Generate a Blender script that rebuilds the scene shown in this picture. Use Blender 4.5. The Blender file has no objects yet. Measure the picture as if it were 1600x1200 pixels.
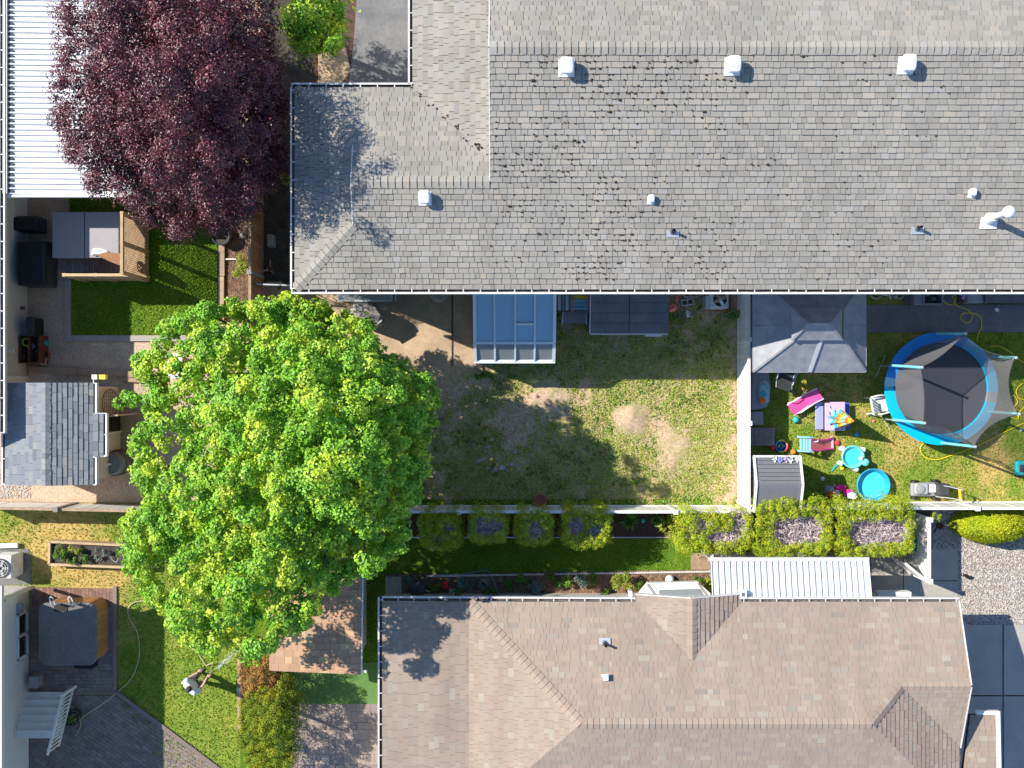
import bpy, math, random
import numpy as np
from mathutils import Vector, Matrix
random.seed(7); rng = np.random.default_rng(7)
scene = bpy.context.scene
C = scene.collection
R = math.radians

# ---------------------------------------------------------------- camera, sky, sun, exposure
H = 32.0; S = 0.02                       # camera height (m), metres per photo pixel on the ground
cam_d = bpy.data.cameras.new('camera'); cam = bpy.data.objects.new('camera', cam_d); C.objects.link(cam)
cam.location = (0, 0, H); cam.rotation_euler = (0, 0, 0)
cam_d.sensor_width = 36; cam_d.lens = 36; cam_d.clip_end = 2000; cam_d.clip_start = 0.5
scene.camera = cam
TX, TY = 1.05, -0.43                     # ground shadow of one metre of height
ELEV = math.atan2(1, math.hypot(TX, TY))
AZ = math.atan2(-TX, -TY)                # direction towards the sun, clockwise from +Y
world = bpy.data.worlds.new('World'); scene.world = world; world.use_nodes = True
wn = world.node_tree; bg = wn.nodes['Background']
sky = wn.nodes.new('ShaderNodeTexSky'); sky.sky_type = 'NISHITA'; sky.sun_disc = False
sky.sun_elevation = ELEV; sky.sun_rotation = AZ % (2*math.pi)
sky.air_density = 1.0; sky.dust_density = 0.1; sky.ozone_density = 4.0
wn.links.new(sky.outputs[0], bg.inputs[0]); bg.inputs[1].default_value = 0.14
sd = bpy.data.lights.new('sun', 'SUN'); sd.energy = 5.0; sd.angle = R(0.5); sd.color = (1.0, 0.94, 0.84)
sun = bpy.data.objects.new('sun', sd); C.objects.link(sun)
sun.rotation_euler = Vector((-TX, -TY, 1)).to_track_quat('Z', 'Y').to_euler(); sun.location = (-20, 10, 40)
scene.render.engine = 'CYCLES'
scene.view_settings.view_transform = 'Standard'; scene.view_settings.look = 'None'
scene.view_settings.exposure = 0.6; scene.view_settings.gamma = 1.0
scene.view_settings.use_curve_mapping = False

# ---------------------------------------------------------------- helpers
def G(px, py, z=0.0):                    # photo pixel -> world point at height z
    k = S*(H-z)/H
    return Vector(((px-800)*k, (600-py)*k, z))
def tag(o, label=None, cat=None, group=None, kind=None):
    if label: o['label'] = label
    if cat: o['category'] = cat
    if group: o['group'] = group
    if kind: o['kind'] = kind
    return o
ORG = {}
def thing(name, label, cat, px, py, group=None, z=0.0):
    o = bpy.data.objects.new(name, None); C.objects.link(o)
    o.location = G(px, py, z); o.empty_display_size = 0.2
    ORG[o.name] = G(px, py, z)
    return tag(o, label, cat, group)
def link_mesh(me, name, parent, org=None):
    o = bpy.data.objects.new(name, me); C.objects.link(o)
    if parent is not None:
        o.parent = parent; ORG[o.name] = ORG[parent.name]
    else:
        o.location = org; ORG[o.name] = Vector(org)
    return o

class MB:
    def __init__(s): s.V = []; s.F = []; s.sm = False
    def add(s, vs, fs):
        n = len(s.V); s.V.extend([tuple(v) for v in vs]); s.F.extend([tuple(i+n for i in f) for f in fs]); return s
    def obox(s, c, a, b, d):             # centre and three half vectors
        c, a, b, d = map(Vector, (c, a, b, d))
        vs = [c+i*a+j*b+k*d for k in (-1, 1) for j in (-1, 1) for i in (-1, 1)]
        return s.add(vs, [(0,2,3,1),(4,5,7,6),(0,1,5,4),(2,6,7,3),(0,4,6,2),(1,3,7,5)])
    def box(s, cx, cy, z0, z1, lx, ly, rot=0):
        ca, sa = math.cos(rot), math.sin(rot)
        return s.obox((cx, cy, (z0+z1)/2), (ca*lx/2, sa*lx/2, 0), (-sa*ly/2, ca*ly/2, 0), (0, 0, (z1-z0)/2))
    def pbox(s, x0, y0, x1, y1, z0, z1): # pixel rectangle measured at the top height z1
        a = G(x0, y0, z1); b = G(x1, y1, z1)
        return s.box((a.x+b.x)/2, (a.y+b.y)/2, z0, z1, abs(b.x-a.x), abs(b.y-a.y))
    def prism(s, pts, z0, z1):
        n = len(pts)
        area = sum(pts[i][0]*pts[(i+1)%n][1]-pts[(i+1)%n][0]*pts[i][1] for i in range(n))
        if area < 0: pts = pts[::-1]
        vs = [(p[0], p[1], z0) for p in pts]+[(p[0], p[1], z1) for p in pts]
        return s.add(vs, [tuple(range(n))[::-1], tuple(range(n, 2*n))]+[(i, (i+1)%n, n+(i+1)%n, n+i) for i in range(n)])
    def ppoly(s, pts, z0, z1): return s.prism([tuple(G(x, y, z1))[:2] for x, y in pts], z0, z1)
    def sheet(s, pts, z=0.0):
        vs = [tuple(G(x, y, z)) for x, y in pts]; n = len(vs)
        area = sum(vs[i][0]*vs[(i+1)%n][1]-vs[(i+1)%n][0]*vs[i][1] for i in range(n))
        f = tuple(range(n)); return s.add(vs, [f if area > 0 else f[::-1]])
    def slab(s, pts, t):                 # planar 3-D polygon thickened downwards along -Z by t
        n = len(pts); pts = [Vector(p) for p in pts]
        area = sum(pts[i][0]*pts[(i+1)%n][1]-pts[(i+1)%n][0]*pts[i][1] for i in range(n))
        if area < 0: pts = pts[::-1]
        vs = pts+[p-Vector((0, 0, t)) for p in pts]
        return s.add(vs, [tuple(range(n)), tuple(range(n, 2*n))[::-1]]+[(i, n+i, n+(i+1)%n, (i+1)%n) for i in range(n)])
    def beam(s, p, q, w, h=None):
        p, q = Vector(p), Vector(q); h = h or w; d = q-p
        up = Vector((0, 0, 1)) if abs(d.normalized().z) < 0.95 else Vector((1, 0, 0))
        a = d.cross(up).normalized(); b = a.cross(d).normalized()
        return s.obox((p+q)/2, d/2, a*w/2, b*h/2)
    def tube(s, pts, r, n=8, cap=True):
        pts = [Vector(p) for p in pts]; m = len(pts); rr = r if isinstance(r, (list, tuple)) else [r]*m
        vs = []; prev = None
        for i, p in enumerate(pts):
            d = (pts[min(i+1, m-1)]-pts[max(i-1, 0)]).normalized()
            if prev is None:
                up = Vector((0, 0, 1)) if abs(d.z) < 0.9 else Vector((1, 0, 0)); a = d.cross(up).normalized()
            else:
                a = (prev-d*prev.dot(d)).normalized()
            prev = a; b = d.cross(a)
            for k in range(n):
                t = 2*math.pi*k/n; vs.append(p+rr[i]*(math.cos(t)*a+math.sin(t)*b))
        fs = [(i*n+k, i*n+(k+1)%n, (i+1)*n+(k+1)%n, (i+1)*n+k) for i in range(m-1) for k in range(n)]
        if cap: fs += [tuple(range(n))[::-1], tuple(range((m-1)*n, m*n))]
        s.sm = True
        return s.add(vs, fs)
    def lathe(s, prof, cx, cy, n=24, z=0.0, sx=1.0, sy=1.0, rot=0.0, closed=True):
        vs = []; m = len(prof); ca, sa = math.cos(rot), math.sin(rot)
        for r, h in prof:
            for k in range(n):
                t = 2*math.pi*k/n; x, y = r*sx*math.cos(t), r*sy*math.sin(t)
                vs.append((cx+ca*x-sa*y, cy+sa*x+ca*y, z+h))
        fs = [(i*n+k, i*n+(k+1)%n, (i+1)*n+(k+1)%n, (i+1)*n+k) for i in range(m-1) for k in range(n)]
        if closed: fs += [tuple(range(n))[::-1], tuple(range((m-1)*n, m*n))]
        s.sm = True
        return s.add(vs, fs)
    def build(s, name, mat, parent=None, org=None, smooth=None):
        if parent is not None: org = ORG[parent.name]
        elif org is None:
            a = np.array(s.V); org = Vector(((a[:, 0].min()+a[:, 0].max())/2, (a[:, 1].min()+a[:, 1].max())/2, a[:, 2].min()))
        me = bpy.data.meshes.new(name)
        me.from_pydata([(v[0]-org[0], v[1]-org[1], v[2]-org[2]) for v in s.V], [], s.F)
        me.materials.append(mat)
        if (s.sm if smooth is None else smooth):
            me.polygons.foreach_set('use_smooth', [True]*len(me.polygons))
            me.set_sharp_from_angle(angle=R(40))
        me.update()
        return link_mesh(me, name, parent, org)
    def solo(s, name, mat, label, cat, group=None, kind=None, bevel=0):
        o = s.build(name, mat); tag(o, label, cat, group, kind)
        if bevel: bev(o, bevel)
        return o
def bev(o, w=0.01, seg=2):
    m = o.modifiers.new('bevel', 'BEVEL'); m.width = w; m.segments = seg; m.limit_method = 'ANGLE'; m.angle_limit = R(35); return o
def struct(m, name, mat, label=None): 
    o = m.build(name, mat); o['kind'] = 'structure'
    return o

def np_mesh(name, V, F, k, mat, parent=None, org=None, smooth=False, attr=None):
    """V (n,3), F (m,k) arrays -> one mesh object"""
    if parent is not None: org = ORG[parent.name]
    elif org is None: org = Vector((float(V[:, 0].mean()), float(V[:, 1].mean()), float(V[:, 2].min())))
    me = bpy.data.meshes.new(name); V = V-np.array(org)[None, :]
    me.vertices.add(len(V)); me.vertices.foreach_set('co', V.astype(np.float32).ravel())
    me.loops.add(F.size); me.loops.foreach_set('vertex_index', F.astype(np.int32).ravel())
    me.polygons.add(len(F)); me.polygons.foreach_set('loop_start', np.arange(0, F.size, k, dtype=np.int32))
    if smooth: me.polygons.foreach_set('use_smooth', [True]*len(F))
    me.update(calc_edges=True)
    if attr is not None:
        ca = me.color_attributes.new('tone', 'FLOAT_COLOR', 'POINT')
        ca.data.foreach_set('color', attr.astype(np.float32).ravel())
    me.materials.append(mat)
    return link_mesh(me, name, parent, org)

def leaves(name, P, N, size, mat, parent=None, aspect=0.7, fold=0.25, org=None):
    """one folded diamond leaf per point, facing N"""
    n = len(P); N = N/np.maximum(np.linalg.norm(N, axis=1, keepdims=True), 1e-6)
    A = rng.normal(size=(n, 3)); A -= (A*N).sum(1, keepdims=True)*N
    A /= np.maximum(np.linalg.norm(A, axis=1, keepdims=True), 1e-6); B = np.cross(N, A)
    s = np.asarray(size).reshape(-1, 1)*np.ones((n, 1))
    V = np.empty((n, 4, 3)); V[:, 0] = P-A*s*.5; V[:, 2] = P+A*s*.5-N*s*.1
    V[:, 1] = P+B*s*aspect*.5+N*s*fold; V[:, 3] = P-B*s*aspect*.5+N*s*fold
    i = np.arange(n)*4
    F = np.empty((n, 2, 3), int); F[:, 0] = np.stack([i, i+1, i+2], 1); F[:, 1] = np.stack([i, i+2, i+3], 1)
    return np_mesh(name, V.reshape(-1, 3), F.reshape(-1, 3), 3, mat, parent, org)

def vnoise(x, y, seed=0):
    def h(i, j): 
        v = np.sin(i*127.1+j*311.7+seed*74.7)*43758.5453; return v-np.floor(v)
    i, j = np.floor(x), np.floor(y); f, g = x-i, y-j; f = f*f*(3-2*f); g = g*g*(3-2*g)
    return (h(i, j)*(1-f)+h(i+1, j)*f)*(1-g)+(h(i, j+1)*(1-f)+h(i+1, j+1)*f)*g
def fbm(x, y, seed=0, o=4):
    r = 0; a = 0.5
    for k in range(o): r = r+a*vnoise(x, y, seed+k); x = x*2.03; y = y*2.03; a *= 0.5
    return r/(1-0.5**o)
def in_poly(X, Y, poly):
    r = np.zeros(X.shape, bool); n = len(poly)
    for i in range(n):
        x0, y0 = poly[i]; x1, y1 = poly[(i+1) % n]
        if y0 == y1: continue
        c = ((y0 > Y) != (y1 > Y)) & (X < (x1-x0)*(Y-y0)/(y1-y0)+x0); r ^= c
    return r
def scatter(ppoly, dens):                # random ground points (world x, y) inside a pixel polygon
    pw = [tuple(G(x, y))[:2] for x, y in ppoly]; a = np.array(pw)
    x0, y0 = a.min(0); x1, y1 = a.max(0); n = int((x1-x0)*(y1-y0)*dens)
    X = rng.uniform(x0, x1, n); Y = rng.uniform(y0, y1, n); k = in_poly(X, Y, pw)
    return X[k], Y[k]

# ---------------------------------------------------------------- materials
def mat(name, c1, c2=None, scale=3.0, rough=0.8, isl=0.0, ramp=None, bump=0.0, bscale=60.0, metal=0.0, spec=0.4,
        fine=0.0, fscale=40.0, alpha=1.0, trans=0.0, tone=None, stretch=None, lo=0.35, hi=0.65, coat=0.0, streak=0.0):
    m = bpy.data.materials.new(name); m.use_nodes = True; nt = m.node_tree; nd = nt.nodes; L = nt.links
    b = nd['Principled BSDF']; b.inputs['Roughness'].default_value = rough; b.inputs['Metallic'].default_value = metal
    b.inputs['Specular IOR Level'].default_value = spec; b.inputs['Coat Weight'].default_value = coat
    geo = nd.new('ShaderNodeNewGeometry'); pos = geo.outputs['Position']
    if stretch:
        mp = nd.new('ShaderNodeMapping'); mp.inputs['Scale'].default_value = stretch; L.new(pos, mp.inputs[0]); pos = mp.outputs[0]
    def noise(sc, det=5):
        n = nd.new('ShaderNodeTexNoise'); n.inputs['Scale'].default_value = sc; n.inputs['Detail'].default_value = det
        n.inputs['Roughness'].default_value = 0.6; L.new(pos, n.inputs['Vector']); return n.outputs['Fac']
    def rgb(c):
        r = nd.new('ShaderNodeRGB'); r.outputs[0].default_value = (*c, 1); return r.outputs[0]
    def ramp_node(fac, stops):
        cr = nd.new('ShaderNodeValToRGB'); e = cr.color_ramp.elements
        while len(e) < len(stops): e.new(0.5)
        for k, (p, c) in enumerate(stops): e[k].position = p; e[k].color = (*c, 1)
        L.new(fac, cr.inputs[0]); return cr.outputs[0]
    def mix(a, c, fac, mode='MIX'):
        x = nd.new('ShaderNodeMix'); x.data_type = 'RGBA'; x.blend_type = mode
        if isinstance(fac, float): x.inputs[0].default_value = fac
        else: L.new(fac, x.inputs[0])
        L.new(a, x.inputs[6]); L.new(c, x.inputs[7]); return x.outputs[2]
    rnd = None
    if isl or ramp:
        oi = nd.new('ShaderNodeObjectInfo'); ad = nd.new('ShaderNodeMath'); ad.operation = 'ADD'
        L.new(geo.outputs['Random Per Island'], ad.inputs[0]); L.new(oi.outputs['Random'], ad.inputs[1])
        fr = nd.new('ShaderNodeMath'); fr.operation = 'FRACT'; L.new(ad.outputs[0], fr.inputs[0]); rnd = fr.outputs[0]
    if ramp: col = ramp_node(rnd, ramp)
    else: col = rgb(c1)
    if c2 is not None:
        mr = nd.new('ShaderNodeMapRange'); mr.inputs[1].default_value = lo; mr.inputs[2].default_value = hi
        L.new(noise(scale), mr.inputs[0]); col = mix(col, rgb(c2), mr.outputs[0])
    if tone is not None:                 # vertex mask mixes towards another ground colour
        at = nd.new('ShaderNodeAttribute'); at.attribute_name = 'tone'; sp = nd.new('ShaderNodeSeparateColor'); L.new(at.outputs['Color'], sp.inputs[0])
        t2 = mix(rgb(tone[0]), rgb(tone[1]), noise(9.0)); col = mix(col, t2, sp.outputs[0])
    def scaleby(fac, amt):
        mr = nd.new('ShaderNodeMapRange'); mr.inputs[1].default_value = 0.0 if fac is rnd else 0.25; mr.inputs[2].default_value = 1.0 if fac is rnd else 0.75
        mr.inputs[3].default_value = 1-amt; mr.inputs[4].default_value = 1+amt; L.new(fac, mr.inputs[0])
        v = nd.new('ShaderNodeVectorMath'); v.operation = 'SCALE'; L.new(col, v.inputs[0]); L.new(mr.outputs[0], v.inputs[3]); return v.outputs[0]
    if isl: col = scaleby(rnd, isl)
    if fine: col = scaleby(noise(fscale, 3), fine)
    if streak:                           # weather streaks and broad patches
        mp2 = nd.new('ShaderNodeMapping'); mp2.inputs['Scale'].default_value = (1.6, .18, .18); L.new(geo.outputs['Position'], mp2.inputs[0])
        n2 = nd.new('ShaderNodeTexNoise'); n2.inputs['Scale'].default_value = 1.0; n2.inputs['Detail'].default_value = 6; L.new(mp2.outputs[0], n2.inputs['Vector']); col = scaleby(n2.outputs['Fac'], streak)
        col = scaleby(noise(.35, 4), streak*.7)
    L.new(col, b.inputs['Base Color'])
    if bump:
        bp = nd.new('ShaderNodeBump'); bp.inputs['Strength'].default_value = min(bump, 1.0); bp.inputs['Distance'].default_value = 0.02
        L.new(noise(bscale, 4), bp.inputs['Height']); L.new(bp.outputs[0], b.inputs['Normal'])
    out = nd['Material Output']
    if trans:
        tr = nd.new('ShaderNodeBsdfTranslucent'); ms = nd.new('ShaderNodeMixShader'); ms.inputs[0].default_value = trans
        br = nd.new('ShaderNodeVectorMath'); br.operation = 'MULTIPLY'; br.inputs[1].default_value = (1.3, 1.25, 0.6); L.new(col, br.inputs[0])
        L.new(br.outputs[0], tr.inputs[0]); L.new(b.outputs[0], ms.inputs[1]); L.new(tr.outputs[0], ms.inputs[2]); L.new(ms.outputs[0], out.inputs[0])
    if alpha < 1:
        b.inputs['Alpha'].default_value = alpha
    return m
M = {}
def mk(key, *a, **k): M[key] = mat(key, *a, **k); return M[key]
mk('grey_shingle', (.34,.33,.315), (.265,.252,.23), scale=.8, isl=.10, fine=.10, fscale=90, rough=.95, spec=.2,
   ramp=[(0,(.285,.268,.236)),(.45,(.308,.289,.256)),(.8,(.293,.276,.245)),(.9,(.315,.28,.235)),(.95,(.29,.28,.265)),(1,(.265,.25,.222))], lo=.5, hi=.8, bump=.4, bscale=120, streak=.10)
mk('tan_shingle', (.4,.3,.24), (.30,.235,.195), scale=.9, fine=.10, fscale=90, rough=.95, spec=.2,
   ramp=[(0,(.315,.245,.192)),(.4,(.35,.277,.217)),(.75,(.313,.247,.195)),(.86,(.335,.25,.20)),(.93,(.37,.32,.255)),(1,(.265,.225,.19))], lo=.5, hi=.85, bump=.4, bscale=120, streak=.10)
mk('orange_shingle', (.4,.3,.24), None, fine=.10, fscale=90, rough=.95, spec=.2, bump=.4, bscale=120,
   ramp=[(0,(.40,.25,.16)),(.4,(.50,.31,.19)),(.7,(.42,.25,.17)),(.88,(.58,.40,.22)),(1,(.32,.22,.18))])
mk('slate_shingle', (.3,.3,.31), None, fine=.12, fscale=60, rough=.85, spec=.3, bump=.4, bscale=120,
   ramp=[(0,(.17,.185,.20)),(.35,(.24,.255,.27)),(.7,(.20,.215,.235)),(.88,(.28,.28,.27)),(1,(.15,.16,.18))])
mk('felt', (.03,.028,.026), None)
mk('moss', (.05,.035,.022), (.09,.06,.03), scale=20, isl=.3, rough=1)
mk('white_metal', (.72,.73,.74), (.62,.61,.58), scale=1.2, rough=.45, fine=.06, fscale=3, lo=.55, hi=.8)
mk('white_paint', (.78,.77,.74), (.68,.66,.62), scale=2, rough=.6, fine=.05, fscale=20)
mk('vinyl', (.86,.85,.82), (.80,.78,.74), scale=1.5, rough=.5, isl=.03)
mk('gutter', (.62,.60,.57), None, rough=.5)
mk('gutter_brown', (.20,.16,.13), (.12,.09,.07), scale=8, rough=.7)
mk('debris', (.22,.12,.05), (.08,.05,.03), scale=25, rough=1, isl=.4)
mk('stucco', (.62,.59,.54), None, rough=.9, fine=.05, fscale=15, bump=.2)
mk('beige_siding', (.62,.54,.42), None, rough=.8, fine=.04)
mk('concrete', (.40,.37,.33), (.33,.31,.28), scale=1.2, rough=.9, fine=.12, fscale=25, bump=.2)
mk('dark_concrete', (.20,.20,.20), (.15,.15,.155), scale=1.5, rough=.9, fine=.2, fscale=12, bump=.2)
mk('sandy', (.50,.37,.24), (.36,.26,.17), scale=1.3, rough=.95, fine=.14, fscale=14, bump=.3)
mk('aggregate', (.58,.43,.30), (.45,.34,.25), scale=1.5, rough=.95, fine=.45, fscale=24, bump=.5, bscale=50)
mk('dark_soil', (.05,.042,.035), (.09,.075,.06), scale=3, rough=1, fine=.4, fscale=15, bump=.6)
mk('mulch', (.13,.075,.055), (.07,.045,.038), scale=6, rough=1, fine=.5, fscale=30, bump=.8)
mk('bark_chips', (.30,.19,.12), (.14,.09,.06), scale=8, rough=1, isl=.45, fine=.4, fscale=30, bump=.6)
mk('pebble', (.4,.4,.4), None, rough=.9, ramp=[(0,(.30,.27,.24)),(.3,(.46,.44,.40)),(.55,(.55,.50,.44)),(.75,(.36,.35,.35)),(.88,(.45,.30,.20)),(1,(.62,.60,.56))])
mk('pebble_bed', (.20,.18,.16), (.32,.29,.26), scale=12, rough=1, fine=.5, fscale=25, bump=.8)
mk('lawn', (.15,.24,.03), (.26,.29,.05), scale=1.2, rough=1, fine=.35, fscale=20, bump=.6, spec=.1, tone=((.54,.37,.13),(.42,.33,.11)))
mk('lush_lawn', (.07,.16,.012), (.12,.21,.02), scale=1.2, rough=1, fine=.35, fscale=20, bump=.6, spec=.1, tone=((.20,.24,.03),(.16,.22,.03)))
mk('yard', (.30,.29,.11), (.42,.36,.18), scale=1.5, rough=1, fine=.35, fscale=14, bump=.6, spec=.1, tone=((.58,.43,.29),(.40,.29,.19)))
mk('blade_green', (.16,.32,.025), (.30,.40,.045), scale=1.5, isl=.35, rough=.8, spec=.15, trans=.3)
mk('blade_weed', (.28,.46,.07), (.50,.54,.12), scale=1.5, isl=.4, rough=.8, spec=.15, trans=.3)
mk('blade_straw', (.56,.42,.14), (.40,.38,.08), scale=1.5, isl=.35, rough=.8, spec=.15, trans=.2)
mk('turf_green', (.10,.20,.05), None, rough=.95, fine=.12, fscale=8)
mk('base_earth', (.16,.13,.08), (.10,.12,.04), scale=.4, rough=1, fine=.3, fscale=5)
mk('maple_leaf', (.22,.46,.035), (.60,.72,.07), scale=1.3, isl=.40, rough=.42, spec=.45, trans=.28, lo=.47, hi=.64)
mk('plum_leaf', (.070,.015,.030), (.165,.034,.050), scale=1.6, isl=.6, rough=.40, spec=.65, trans=.15)
mk('hedge_leaf', (.20,.36,.022), (.50,.49,.03), scale=7, isl=.35, rough=.7, spec=.2, trans=.10)
mk('hedge_dark', (.05,.10,.02), None, isl=.4, rough=.9)
mk('round_leaf', (.34,.44,.015), (.48,.50,.02), scale=1.5, isl=.35, rough=.7, spec=.2, trans=.15)
mk('twig', (.66,.56,.56), (.48,.40,.41), scale=8, isl=.45, rough=.9)
mk('cedar_leaf', (.12,.20,.02), (.34,.34,.03), scale=2.5, isl=.45, rough=.8, spec=.2, trans=.1)
mk('cedar_dead', (.42,.22,.06), (.26,.12,.04), scale=3, isl=.4, rough=.9)
mk('plant_green', (.09,.22,.03), (.20,.32,.04), scale=2, isl=.4, rough=.6, trans=.25)
mk('plant_yellow', (.28,.36,.04), (.36,.38,.05), scale=2, isl=.35, rough=.6, trans=.3)
mk('plant_grey', (.20,.27,.22), None, isl=.35, rough=.7, trans=.1)
mk('flower_white', (.75,.75,.72), None, isl=.1)
mk('flower_red', (.75,.04,.05), None, isl=.1)
mk('bark', (.13,.10,.08), (.08,.065,.05), scale=12, rough=.95, bump=.7, bscale=30)
mk('cedar_wood', (.42,.22,.10), (.30,.15,.07), scale=3, isl=.2, rough=.75, fine=.15, fscale=20, stretch=(1,1,.15))
mk('tan_wood', (.52,.37,.22), (.42,.29,.17), scale=4, isl=.15, rough=.75, fine=.12, fscale=20)
mk('grey_wood', (.30,.26,.23), (.22,.19,.17), scale=4, isl=.15, rough=.85, fine=.15, fscale=20)
mk('timber', (.42,.30,.20), (.32,.22,.15), scale=4, isl=.1, rough=.85, fine=.15, fscale=20)
mk('black', (.015,.016,.018), None, rough=.6)
mk('charcoal', (.045,.048,.055), (.06,.062,.07), scale=3, rough=.7, fine=.1)
mk('dark_metal', (.10,.105,.12), (.13,.135,.15), scale=2, rough=.55, fine=.1, fscale=6)
mk('gazebo_metal', (.22,.235,.265), (.27,.275,.29), scale=2, rough=.5, fine=.14, fscale=4)
mk('shed_plastic', (.15,.15,.16), None, rough=.7, fine=.08, fscale=10, isl=.06)
mk('grey_plastic', (.30,.30,.31), None, rough=.6)
mk('slate_tarp', (.22,.24,.26), (.30,.31,.32), scale=3, rough=.5, bump=.5, bscale=4)
mk('galv', (.50,.52,.54), None, rough=.4, metal=.3, fine=.1)
mk('pool_blue', (.02,.36,.60), None, rough=.4)
mk('pool_water', (.05,.55,.72), (.08,.62,.78), scale=6, rough=.08, spec=.6)
mk('pool_turq', (.16,.62,.60), None, rough=.4)
mk('tramp_shaded', (.0,.20,.60), (.01,.23,.64), scale=2, rough=.4, spec=.5)  # pad colour with the house shade put in
mk('tramp_cyan', (.0,.42,.68), None, rough=.4)
mk('sleeve', (.22,.62,.66), None, rough=.5)
mk('tramp_mat', (.065,.065,.08), None, rough=.6, fine=.1, fscale=30)
mk('net', (.22,.215,.225), None, rough=.9, alpha=.50)
mk('net2', (.16,.16,.175), None, rough=.9, alpha=.42)
mk('yellow_hose', (.80,.62,.03), None, rough=.4)
mk('tan_hose', (.55,.44,.26), None, rough=.5)
mk('green_hose', (.10,.40,.36), None, rough=.5)
mk('pink', (.72,.08,.30), None, rough=.5)
mk('hot_pink', (.80,.02,.30), None, rough=.5)
mk('red', (.62,.05,.04), None, rough=.5)
mk('salmon', (.72,.16,.15), None, rough=.5)
mk('coral', (.75,.18,.17), None, rough=.5)
mk('teal', (.02,.45,.50), None, rough=.5)
mk('light_blue', (.25,.55,.68), None, rough=.5)
mk('periwinkle', (.33,.36,.72), None, rough=.5)
mk('lilac', (.58,.44,.66), None, rough=.5)
mk('royal', (.05,.12,.50), None, rough=.5)
mk('orange', (.80,.22,.03), None, rough=.5)
mk('yellow', (.80,.60,.04), None, rough=.5)
mk('lime', (.35,.55,.10), None, rough=.5)
mk('green_bin', (.0,.20,.16), None, rough=.5)
mk('navy', (.02,.03,.09), None, rough=.6)
mk('brown', (.14,.06,.035), None, rough=.8)
mk('terracotta', (.36,.12,.07), None, rough=.9, fine=.1)
mk('hottub_cover', (.15,.135,.135), (.19,.17,.165), scale=2, rough=.75, fine=.12, fscale=8)
mk('hottub_cover_light', (.33,.31,.33), None, rough=.7, fine=.05, fscale=8)
mk('spa_wood', (.45,.23,.09), (.36,.18,.07), scale=3, rough=.5, isl=.12, stretch=(1,1,4))
mk('block', (.46,.44,.42), None, rough=.95, fine=.15, fscale=30, bump=.4)
mk('rock', (.45,.43,.41), (.36,.34,.32), scale=5, rough=.95, isl=.2, bump=.5)
mk('copper', (.40,.17,.09), None, rough=.5, fine=.2)
mk('paver', (.22,.17,.15), None, rough=.9, fine=.15, fscale=30, ramp=[(0,(.21,.17,.15)),(.5,(.27,.22,.19)),(.8,(.22,.16,.14)),(1,(.17,.15,.14))])
mk('paver_red', (.22,.13,.10), None, rough=.9, fine=.15, fscale=30, isl=.2)
mk('paver_slab', (.3,.25,.21), None, rough=.9, fine=.15, fscale=30, ramp=[(0,(.30,.24,.20)),(.5,(.36,.29,.24)),(.8,(.27,.22,.20)),(1,(.24,.20,.19))])
mk('skin', (.55,.33,.24), None, rough=.6)
mk('shirt', (.66,.74,.82), None, rough=.9)
mk('trousers', (.14,.15,.17), None, rough=.9)
mk('hair', (.05,.045,.045), None, rough=.8)
mk('wicker', (.26,.25,.24), None, rough=.9, fine=.2, fscale=30)
mk('water_spray', (.9,.93,.95), None, rough=.2, alpha=.6)
def glassmat(name, col, rough, tint):
    m = bpy.data.materials.new(name); m.use_nodes = True; nt = m.node_tree; nd = nt.nodes; L = nt.links
    g = nd.new('ShaderNodeBsdfGlossy'); g.inputs['Roughness'].default_value = rough; g.inputs[0].default_value = (.9,.95,1,1)
    t = nd.new('ShaderNodeBsdfTransparent'); t.inputs[0].default_value = (*tint, 1)
    d = nd.new('ShaderNodeBsdfDiffuse'); d.inputs[0].default_value = (*col, 1)
    a = nd.new('ShaderNodeMixShader'); a.inputs[0].default_value = .55; L.new(t.outputs[0], a.inputs[1]); L.new(d.outputs[0], a.inputs[2])
    b = nd.new('ShaderNodeMixShader'); b.inputs[0].default_value = .10; L.new(a.outputs[0], b.inputs[1]); L.new(g.outputs[0], b.inputs[2])
    L.new(b.outputs[0], nd['Material Output'].inputs[0]); M[name] = m
glassmat('polycarb', (.36,.60,.76), .25, (.70,.90,.99))  # blue of the reflected sky is mixed into the panel colour
glassmat('clear_pane', (.35,.38,.40), .08, (.85,.92,.95))
mk('window_glass', (.02,.025,.03), None, rough=.05, spec=.8)
# ---------------------------------------------------------------- the ground
def ground(name, pts, z, m, lab=None): return struct(MB().sheet(pts, z), name, M[m])
g = MB(); g.add([(-300,-300,-.05),(300,-300,-.05),(300,300,-.05),(-300,300,-.05)], [(0,1,2,3)]); struct(g, 'ground', M['base_earth'])
def terrain(name, px0, py0, px1, py1, m, mask, hgt, z=0.0, step=0.06):
    a = G(px0, py1); b = G(px1, py0); nx = int((b.x-a.x)/step)+1; ny = int((b.y-a.y)/step)+1
    X, Y = np.meshgrid(np.linspace(a.x, b.x, nx), np.linspace(a.y, b.y, ny)); X = X.ravel(); Y = Y.ravel()
    PX, PY = X/S+800, 600-Y/S
    k = np.clip(mask(PX, PY, X, Y), 0, 1); Z = z+hgt(PX, PY, X, Y)
    V = np.stack([X, Y, Z], 1); i = np.arange(nx*ny).reshape(ny, nx)
    F = np.stack([i[:-1, :-1], i[:-1, 1:], i[1:, 1:], i[1:, :-1]], -1).reshape(-1, 4)
    o = np_mesh(name, V, F, 4, M[m], smooth=True, attr=np.stack([k, k, k, np.ones_like(k)], 1)); o['kind'] = 'structure'; return o
def bump_at(PX, PY, cx, cy, r): return np.exp(-(((PX-cx)**2+(PY-cy)**2)/r**2))
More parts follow.
